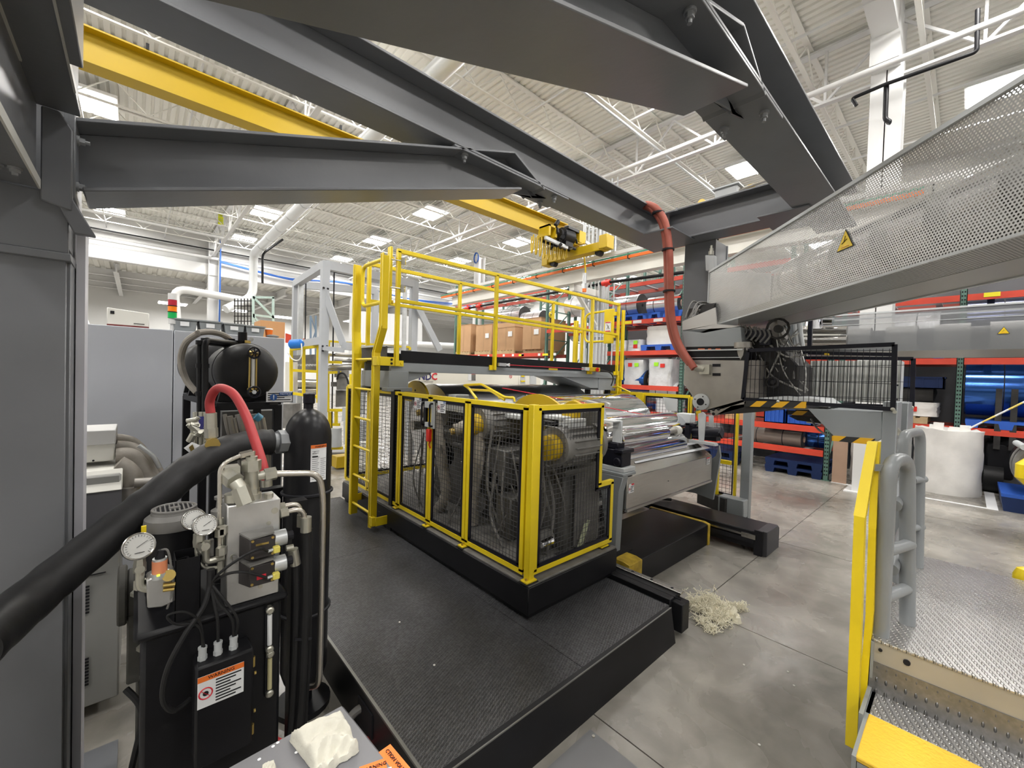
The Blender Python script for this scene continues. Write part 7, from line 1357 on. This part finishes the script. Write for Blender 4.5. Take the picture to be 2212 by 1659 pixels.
# the rails show their broad faces to the camera: flat bars set square to the rungs
for (yb, yt) in ((4.035, 3.885), (4.555, 4.58)):
    b = B()
    for (z0, z1, ya0, ya1) in ((.28, 2.06, yb, yb), (2.06, 2.32, yb, yt), (2.32, 3.03, yt, yt)):
        b.prism([(1.765, ya0-.032, z0), (1.765, ya0+.032, z0), (1.765, ya1+.032, z1), (1.765, ya1-.032, z1)], (.010, 0, 0))
    b.done('side_rail', YEL, ld)
for k in range(6): B().cyl((1.79, 4.05, .412+.3165*k), (1.79, 4.54, .412+.3165*k), .0135, n=12).done('rung', YEL, ld)
b = B(); b.box((1.76, 3.96, .31), (1.80, 4.06, .40)); b.box((1.79, 3.945, .31), (1.93, 3.955, .40)); b.box((1.76, 3.93, 1.93), (1.80, 4.06, 2.02)); b.box((1.79, 3.925, 1.93), (1.95, 3.935, 2.02)); b.box((1.79, 4.60, .40), (1.93, 4.61, .48)); b.box((1.79, 4.62, 1.90), (1.95, 4.63, 2.02)); b.done('mounting_bracket', YEL, ld, bevel=.003)
b = B(); 
for (z) in (1.955, 1.995): b.cyl((1.91, 3.915, z), (1.91, 3.925, z), .012, n=8)
b.done('bolt', INK, ld)
# =============== walkway ===============
wk = T('walkway', 'raised grey walkway with black toe boards on black legs', 'walkway', (3.9, 4.3, .3))
zf_ = 1.96
b = B(); b.box((1.93, 3.97, zf_), (5.95, 4.63, zf_+.02)); b.done('floor_plate', TRB, wk); 
for y in (3.955, 4.64): b = B(); b.box((2.03 if y < 4 else 1.95, y-.006, zf_+.015), (5.93, y+.006, zf_+.135)); b.done('toe_board', BLK, wk)
b = B(); b.box((1.88, 3.98, zf_+.03), (1.89, 4.62, zf_+.17)); b.done('toe_board', TRB, wk); B().box((1.84, 4.0, zf_+.165), (2.0, 4.6, zf_+.185)).done('nosing', LGR, wk)
for y in (3.975, 4.625): b = B(); b.box((1.92, y-.02, zf_-.085), (5.95, y+.02, zf_+.012)); b.done('side_beam', GRM, wk, bevel=.003)
b = B(); b.prism([(1.94, 3.99, zf_-.08), (2.42, 3.99, zf_-.08), (2.42, 3.99, zf_-.095), (2.06, 3.99, zf_-.22), (1.94, 3.99, zf_-.22)], (0, .03, 0)); b.box((1.90, 3.95, zf_-.26), (2.12, 4.65, zf_-.08)); b.box((1.87, 3.92, zf_-.29), (2.15, 4.05, zf_-.25)); b.box((1.87, 4.55, zf_-.29), (2.15, 4.68, zf_-.25)); b.prism([(4.6, 3.99, zf_-.08), (5.6, 3.99, zf_-.08), (5.6, 3.99, zf_-.25), (5.3, 3.99, zf_-.25)], (0, .6, 0)); b.box((5.5, 3.98, zf_-.28), (5.95, 4.62, zf_-.08)); b.done('haunch', GRM, wk, bevel=.004)
for (x, y, z0) in ((1.98, 3.95, .25), (1.98, 4.45, .25), (5.9, 4.5, 0), (5.85, 4.05, 0)): b = B(); b.bar((x, y, z0), (x, y, zf_-.27), .075, .075); b.done('leg', BLK, wk, bevel=.004)
b = B(); b.box((1.93, 3.90, .25), (2.03, 4.0, .30)); b.tube([(2.02, 3.86, .27), (2.02, 3.86, .40)], .03, 10); b.done('leg_foot', BLK, wk)
# railings
def srail(pts, s=.036, name='rail', par=None):
    b = B()
    for k in range(len(pts)-1): b.bar(pts[k], pts[k+1], s, s)
    return b.done(name, YEL, par, bevel=.004)
rl = T('walkway_railing', 'yellow square-tube railing along the front of the walkway', 'railing', (3.9, 3.94, 1.9)); zt, zm, z0 = 3.10, 2.60, 1.93
for x in (1.965, 3.27, 5.21, 5.92): srail([(x, 3.93, z0), (x, 3.93, zt)], .042, 'post', rl)
srail([(1.945, 3.93, zt), (5.94, 3.93, zt)], .042, 'top_rail', rl); srail([(1.965, 3.93, zm), (5.92, 3.93, zm)], .036, 'mid_rail', rl)
for x in (1.99, 3.25, 5.19, 5.9): b = B(); b.box((x-.05, 3.935, z0), (x+.06, 3.95, z0+.06)); b.cyl((x+.035, 3.925, z0+.03), (x+.035, 3.935, z0+.03), .012, n=8); b.done('rail_foot', YEL, rl)
rr_ = T('walkway_railing', 'yellow square-tube railing along the rear of the walkway', 'railing', (3.9, 4.66, 1.9))
for x in (1.97, 3.235, 5.11, 5.90): srail([(x, 4.66, z0), (x, 4.66, zt)], .042, 'post', rr_)
srail([(1.95, 4.66, zt), (5.92, 4.66, zt)], .042, 'top_rail', rr_); srail([(1.97, 4.66, zm+.08), (5.9, 4.66, zm+.08)], .036, 'mid_rail', rr_)
# ladder gate (left) and end gate (right)
g1 = T('safety_gate', 'yellow looped self-closing gate at the ladder head', 'gate', (1.9, 4.0, 2.55)); b = B()
b.tube(bend([(1.93, 3.96, 3.02), (1.86, 4.02, 3.02), (1.84, 4.52, 3.02), (1.84, 4.52, 2.58), (1.86, 4.02, 2.58), (1.93, 3.96, 2.58)], .09, 5), .020, 10); b.done('gate_loop', YEL, g1); b = B(); b.box((1.87, 3.925, 2.55), (1.90, 3.99, 3.13)); b.done('gate_plate', YEL, g1, bevel=.006); b = B()
for z in (2.72, 3.0): b.cyl((1.885, 3.93, z), (2.02, 3.90, z), .008, n=8); b.box((1.98, 3.895, z-.035), (2.02, 3.91, z+.035))
b.done('hinge', ZNC, g1); b = B()
for z in (2.72, 3.0): b.box((2.0, 3.90, z-.03), (2.03, 3.945, z+.03))
b.done('hinge_clamp', YEL, g1)
g3 = T('safety_gate', 'yellow gate with a flat panel and sticker at the right end of the walkway', 'gate', (5.9, 4.1, 2.5)); b = B(); b.tube(bend([(5.9, 4.05, 3.02), (5.9, 4.60, 3.00), (5.9, 4.60, 2.50), (5.9, 4.05, 2.50)], .12, 5), .019, 10); b.done('gate_loop', YEL, g3)
b = B(); b.box((5.88, 3.99, 2.46), (5.90, 4.19, 3.04)); b.done('gate_plate', YEL, g3, bevel=.008); label_plate(g3, 'sticker', (5.872, 4.10, 2.74), (0, -1, 0), (0, 0, 1), .12, .17, rows=0, head=None); b = B(); b.box((5.868, 4.05, 2.805), (5.871, 4.15, 2.82)); b.box((5.868, 4.05, 2.66), (5.871, 4.15, 2.675)); b.done('sticker_bands', RDI, g3); b = B(); b.bar((5.869, 4.07, 2.70), (5.869, 4.12, 2.78), .003, .012); b.bar((5.869, 4.12, 2.70), (5.869, 4.08, 2.76), .003, .008); b.done('pictogram', MOT, g3)
b = B(); 
for z in (2.58, 2.95): b.box((5.87, 3.95, z-.03), (5.91, 4.0, z+.03))
b.done('hinge_clamp', YEL, g3); b = B(); b.prism([(6.02, 3.90, 1.2), (6.02, 3.98, 1.2), (6.02, 3.98, 1.95), (6.02, 3.90, 1.85)], (.02, 0, 0)); b.box((6.0, 3.89, 1.85), (6.06, 3.93, 3.02)); b.box((5.96, 3.93, 1.0), (6.0, 3.97, 2.0)); b.done('ladder_rail', YEL, g3, bevel=.004)
b = B(); b.box((5.15, 4.62, 1.95), (5.2, 4.66, 2.9)) if False else b.box((5.6, 4.55, 2.0), (5.66, 4.62, 2.85)); b.done('rear_plate', YEL, g3, bevel=.006)
# pull-cord switch with red mushroom button
t = T('pull_cord_switch', 'yellow pull-cord switch with red star button on the walkway beam', 'switch', (5.15, 3.90, 1.97)); w0 = PY(1275, 798, 3.90); b = B(); b.box(w0+V((-.06, -.03, -.03)), w0+V((.22, .04, .035))); b.done('housing', CRY, t, bevel=.006); b = B(); q = w0+V((.12, -.035, 0)); b.lathe(q, (0, -1, 0), [(0, .03), (.015, .03), (.02, .02)], 16)
for k in range(3): a = k*1.047; b.bar(q+V((math.cos(a)*.034, -.018, math.sin(a)*.034)), q-V((math.cos(a)*.034, .018, math.sin(a)*.034)), .008, .014)
b.done('red_button', REP, t); b = B(); b.box(w0+V((-.16, -.03, -.02)), w0+V((-.06, .04, .03))); b.done('cord_end', LGR, t); b = B(); l0 = PY(1093, 788, 3.90); b.cyl(l0, w0-V((.1, 0, 0)), .004, n=6); b.done('red_cord', RDI, t); b = B(); b.box(l0+V((-.12, -.01, -.02)), l0+V((0, .02, .02))); b.cyl(l0, l0+V((.06, 0, .012)), .01, n=8); b.cyl(l0, l0+V((.06, 0, -.012)), .01, n=8); b.done('tension_clip', GLV, t); b = B(); m = PY(1195, 797.5, 3.88); b.box(m-V((.09, .004, .014)), m+V((.09, .004, .012))); b.done('cord_tag', CRY, t); b = B(); b.tube(curve([w0+V((.22, 0, 0)), w0+V((.5, 0, -.03)), w0+V((.62, 0, -.12)), w0+V((.60, .02, -.25))], 5), .01, 8); b.done('cable', RUB, t)
# small yellow emergency reel on the rear rail (ring)
t = T('yellow_ring', 'yellow ring with black hub hanging at the rear railing before the boxes', 'ring', PY(1191, 680, 4.9)); b = B(); c = PY(1191, 680, 4.9); b.tube([c+v for v in circ(V((0, 1, 0)), .045, 18)], .016, 8, closed=True); b.done('ring', YEL, t); b = B(); b.cyl(c+V((0, .01, 0)), c-V((0, .01, 0)), .018, n=12); b.bar(c-V((0, 0, .05)), c-V((0, 0, .17)), .03, .02); b.done('hub', INK, t)
# =============== operator platform at right ===============
op = T('operator_platform', 'aluminium tread plate platform with step at the lower right', 'platform', (3.2, -.6, 0)); zp = .75
b = B(); b.box((2.435, -1.8, zp-.012), (3.90, .245, zp)); b.done('deck_plate', TRA, op, bevel=.003); b = B(); b.box((2.44, -1.8, zp-.11), (2.452, .24, zp-.012)); b.done('nosing', mat('nosing_alu', (.50, .49, .45), .42, .5, var=.2), op)
b = B(); b.prism([(2.445, .246, zp-.10), (2.445, .246, .50), (2.425, .246, .50), (2.435, .246, zp-.10)], (0, -2.05, 0)); b.done('riser_plate', TRR, op); b = B(); b.box((2.25, -1.8, .508), (2.44, .236, .52)); b.done('tread_plate', TRA, op, bevel=.002)
b = B(); b.box((1.95, -1.8, .505), (2.25, .225, .523)); b.done('yellow_tread', STM, op, bevel=.004); b = B(); b.box((1.95, -1.8, .0), (2.0, .22, .505)); b.box((2.43, .236, .0), (3.9, .246, zp-.012)); b.box((1.95, .222, .2), (2.44, .236, .52)); b.box((2.2, .236, .2), (2.46, .25, .535)); b.done('side_skirt', mat('skirt_grey', (.30, .32, .32), .45, .3), op)
for (x, y, z) in ((2.03, .18, .5), (3.8, .2, .735), (3.8, -1.7, .735)): B().bar((x, y, 0), (x, y, z), .05, .05).done('leg', GRM, op)
b = B(); b.cyl((2.440, .13, .70), (2.434, .13, .70), .012, n=10); b.cyl((2.440, .215, .71), (2.434, .215, .71), .007, n=8); b.done('drilled_hole', INK, op)
# grey tube handrails
def hloop(label, pts, r, mids, foot=None):
    t = T('tube_handrail', label, 'handrail', V(pts[0])); b = B(); b.tube(bend(pts, .09, 6), r, 16); b.done('tube_loop', mat('rail_grey', (.24, .255, .265), .35, var=.06), t)
    for m in mids: b = B(); b.tube(m, r*.85, 14); b.done('cross_tube', MATS['rail_grey'], t)
    return t
Z = lambda x, y, X: PX(x, y, X)
a0 = V((2.50, .222, zp)); top = Z(1912, 955, 2.52).z
hloop('grey tube handrail loop standing nearest on the platform edge', [(2.50, .222, zp), (2.50, .222, 1.535), (2.72, .178, 1.535), (2.72, .150, zp)], .030, [[(2.50, .222, 1.13), (2.72, .155, 1.13)], [(2.50, .222, .92), (2.72, .155, .92)], [(2.61, .205, 1.32), (3.3, .225, 1.345)], [(2.61, .205, 1.02), (3.3, .215, 1.06)]])
hloop('grey tube handrail loop farther back beside the cabinet post', [(3.25, .235, zp), (3.25, .235, 1.60), (3.63, .185, 1.60), (3.63, .165, zp)], .026, [[(3.55, .205, 1.30), (3.66, .16, 1.30)], [(3.55, .205, 1.0), (3.66, .16, 1.0)]])
b = B(); b.tube(bend([PX(1960, 928, 3.75), PX(1988, 930, 3.75), PX(2002, 948, 3.75), PX(1986, 1225, 3.75)], .06), .022, 12); b.done('grab_rail', MATS['rail_grey'], None, label='slim grey vertical grab rail beside the white wrapped roll', cat='handrail') if False else None
# yellow flat-bar side guard of the stair
t = T('yellow_stair_guard', 'narrow yellow angled guard frame beside the platform steps', 'handrail', (2.3, .30, .2)); XA = 2.33
def flat(p, q, w_, d_=.05): B().bar(p, q, d_, w_, up=(0, 1, 0)).done('flat_bar', YEL, t)
fa = [PX(1838, 1615, 2.30), PX(1856, 1116, 2.34), PX(1884, 955, 2.50)]
b = B()
for k in (0, 1):
    p, q = fa[k], fa[k+1]; wv = V((0, .020, 0)); b.prism([p-wv, p+wv, q+wv*.9, q-wv*.9], (.05, 0, 0))
b.done('outer_bar', YEL, t)
fb_ = [PX(1856, 1590, 2.42), PX(1878, 1325, 2.44), PX(1884, 1140, 2.46), PX(1893, 955, 2.54)]
b = B()
for k in (0, 1, 2):
    p, q = fb_[k], fb_[k+1]; wv = V((0, .018, 0)); b.prism([p-wv*.75, p+wv*.75, q+wv*.7, q-wv*.7], (.045, 0, 0))
b.done('inner_bar', YEL, t); B().bar(PX(1888, 1010, 2.50), PX(1915, 1010, 2.51), .015, .03).done('link', MATS['rail_grey'], t)
b = B(); b.box((2.56, .262, .85), (2.60, .275, 1.50))
for k in range(6): b.box((2.54, .258, .92+.1*k), (2.56, .27, .926+.1*k))
b.done('black_cable_tray', BLF, None, label='narrow black cable tray between the yellow guard and grey handrail', cat='cable tray')
# =============== box with rag at the bottom ===============
t = T('steel_box', 'grey painted steel box with orange warning stickers at the bottom edge', 'electrical box', (.35, .9, 0)); C1 = PZ(740, 1520, .95)
b = B(); p0, p1, p2 = PZ(740, 1520, .95), PZ(455, 1676, .95), PZ(862, 1672, .95); e1 = (p1-p0).normalized(); e2 = (p2-p0).normalized(); b.prism([p0, p0+e1*.40, p0+e1*.40+e2*.5, p0+e2*.5], (0, 0, -.9)); b.done('box', mat('box_grey', (.15, .15, .16), .4, var=.1), t, bevel=.006)
n_up = V((0, 0, 1)); 
def sticker(c, xd, w_, h_, m_, nm, off=.0015): b = B(); xd = V(xd).normalized(); c = V(c)+n_up*off; b.bar(c-xd*w_/2, c+xd*w_/2, h_, .0012, up=n_up); return b.done(nm, m_, t)
c = PZ(806, 1660, .95); xd = (PZ(860, 1640, .95)-PZ(770, 1650, .95)); xr = V((_r.x, _r.y, 0)).normalized(); yr = V((_f.x, _f.y, 0)).normalized(); xs1 = (xr*.9+yr*.42).normalized(); ys1 = V((-xs1.y, xs1.x, 0))
sticker(c, xs1, .058, .028, ORW, 'warning_sticker'); text('WARNING', INK, t, c+n_up*.003, xs1, ys1, .0125); sticker(c-ys1*.026+xs1*.01, xs1, .058, .024, PAP, 'sticker_white')
dn = V((0, 0, 1)); fc = p0+e2*.115-dn*.055; nrm = e2.cross(dn); nrm = nrm if nrm.dot(V((1, 0, 0))) > 0 else -nrm
ce = PZ(845, 1640, .95); lb = B(); cc = p0+e2*((ce-p0).dot(e2)+.02)+nrm*.012+V((0, 0, -.004)); lb.bar(cc-e2*.06, cc+e2*.06, .032, .003, up=n_up); lb.done('voltage_sticker', ORW, t); text('480 VOLTS', INK, t, cc+n_up*.003, -e2 if False else e2*-1, nrm*-1 if False else nrm, .026, bold=.0008) if False else text('CTION VOLTS 480', INK, t, cc+n_up*.003, e2, e2.cross(n_up)*-1, .0125)
b = B(); random.seed(9)
for (x, y) in ((640, 1625), (600, 1604), (655, 1578), (700, 1553), (590, 1612), (560, 1640)): p = PZ(x, y, .951); b.lathe(p, n_up, [(0, .004), (.0006, .003)], 7)
b.done('paint_chip', PAP, t)
# folded rag
def rag(name, corners, h, label, seed, nfold=5):
    random.seed(seed); N = 34; vs = []; c = [V(q) for q in corners]
    for i in range(N+1):
        for j in range(N+1):
            u, v = i/N, j/N; ub = u+.02*math.sin(9*v)+.012*math.sin(23*v); p = (c[0]*(1-ub)+c[1]*ub)*(1-v)+(c[3]*(1-ub)+c[2]*ub)*v
            e = min(1, 9*min(u, 1-u), 9*min(v, 1-v)); e = math.sqrt(max(0, 1-(1-e)**2))
            z = h*e*(.75+.22*math.sin(3.1*u+1)+.26*math.sin(nfold*3.1*(u*.9+v*.5)+1.6*math.sin(4*v))*min(1, u*1.6)+.14*math.sin(nfold*7*(u-v*.3)+2*math.sin(5*v))*u)+random.uniform(-.0006, .0006)
            vs.append(p+V((0, 0, z)))
    fs = [(i*(N+1)+j, (i+1)*(N+1)+j, (i+1)*(N+1)+j+1, i*(N+1)+j+1) for i in range(N) for j in range(N)]
    b = B(); b.add(vs, fs); return b.done(name, RAG, None, label=label, cat='rag')
Rg = lambda x, y: PZ(x, y, .952)
rag('cotton_rag', [Rg(738, 1552), Rg(776, 1622), Rg(690, 1685), Rg(624, 1600)], .036, 'folded cream cotton rag lying on the grey steel box', 4)
b = B(); 
for k in range(4):
    a_ = [Rg(722+9*k, 1562+3*k), Rg(742+7*k, 1600), Rg(768+2*k, 1640-6*k), Rg(742-6*k, 1668)]; b.tube(curve([p+V((0, 0, .018+.004*k)) for p in a_], 6), [.004+.004*math.sin(math.pi*i/18) for i in range(19)], 8)
b.done('rag_fold', RAG, None, label='rolled hem folds on the right side of the cream rag', cat='rag') if False else None
rag('cotton_rag', [Rg(592, 1650), Rg(600, 1672), Rg(560, 1700), Rg(566, 1660)], .014, 'small piece of cream rag at the very bottom left of the folded rag', 6)
# =============== pile of stringy scrap ===============
random.seed(13); b = B(); ctr = PZ(1535, 1322, 0)
def strand(c, sx, sy, hz, n=5, r=.003):
    p = V((c.x+random.gauss(0, sx), c.y+random.gauss(0, sy), max(.003, abs(random.gauss(0, hz))))); a = random.uniform(0, 6.28); pts = [p]
    for k in range(n): a += random.uniform(-1.3, 1.3); p = p+V((math.cos(a)*.013, math.sin(a)*.013, random.uniform(-.012, .013))); p.z = max(.003, p.z); pts.append(p)
    b.tube(curve(pts, 2), r, 4, cap=False)
for k in range(900): strand(ctr, .050, .052, .05, 6, .0024)
for (x, y, n_, s) in ((1505, 1308, 300, .03), (1578, 1316, 120, .018), (1556, 1345, 130, .02), (1535, 1362, 70, .012), (1515, 1345, 60, .02), (1600, 1316, 60, .01)):
    cc = PZ(x, y, 0)
    for k in range(n_): strand(cc, s, s, .022, 5, .0024)
rr = random.Random(2)
for k in range(80):
    s_ = .052 if k < 58 else .028; q = (ctr if k < 58 else PZ(1565, 1325, 0)); cx, cy = q.x+rr.gauss(0, s_), q.y+rr.gauss(0, s_); R_ = rr.uniform(.018, .040); hz = rr.uniform(.015, .065); pts = []
    for a in range(5):
        for c_ in range(10): j = rr.uniform(.75, 1.2); th = a/4*1.45; pts.append((cx+math.cos(c_*.628)*R_*math.cos(th)*j, cy+math.sin(c_*.628)*R_*math.cos(th)*j, max(.001, hz*math.sin(th)*1.3*j)))
    b.add(pts, [(a*10+c_, a*10+(c_+1) % 10, (a+1)*10+(c_+1) % 10, (a+1)*10+c_) for a in range(4) for c_ in range(10)]+[tuple(range(40, 50))])
b.done('fibre_pile', FIB, None, label='pile of pale tangled fibre scrap on the floor beside the platform', cat='scrap', kind='stuff')
b = B()
for (x, y) in ((1607, 1437), (1702, 1452), (1715, 1482), (863, 1345), (938, 1438), (1640, 1610)): p = PZ(x, y, 0 if x > 1500 else .25); b.lathe(p+V((0, 0, .001)), (0, 0, 1), [(0, .006), (.004, .007), (.007, .002)], 6)
b.done('debris', OFW, None, label='tiny white specks of debris on the floor and platform', cat='debris', kind='stuff')
b = B(); b.box((4.9, 1.25, 0), (5.5, 1.5, .003)); 
for k in range(60): random.seed(k); strand(PZ(1610, 1205, 0), .12, .04, .006, 4, .0015)
b.done('dirt_strip', FIB, None, label='thin strands of scrap under the end of the right guide rail', cat='scrap', kind='stuff') if False else None
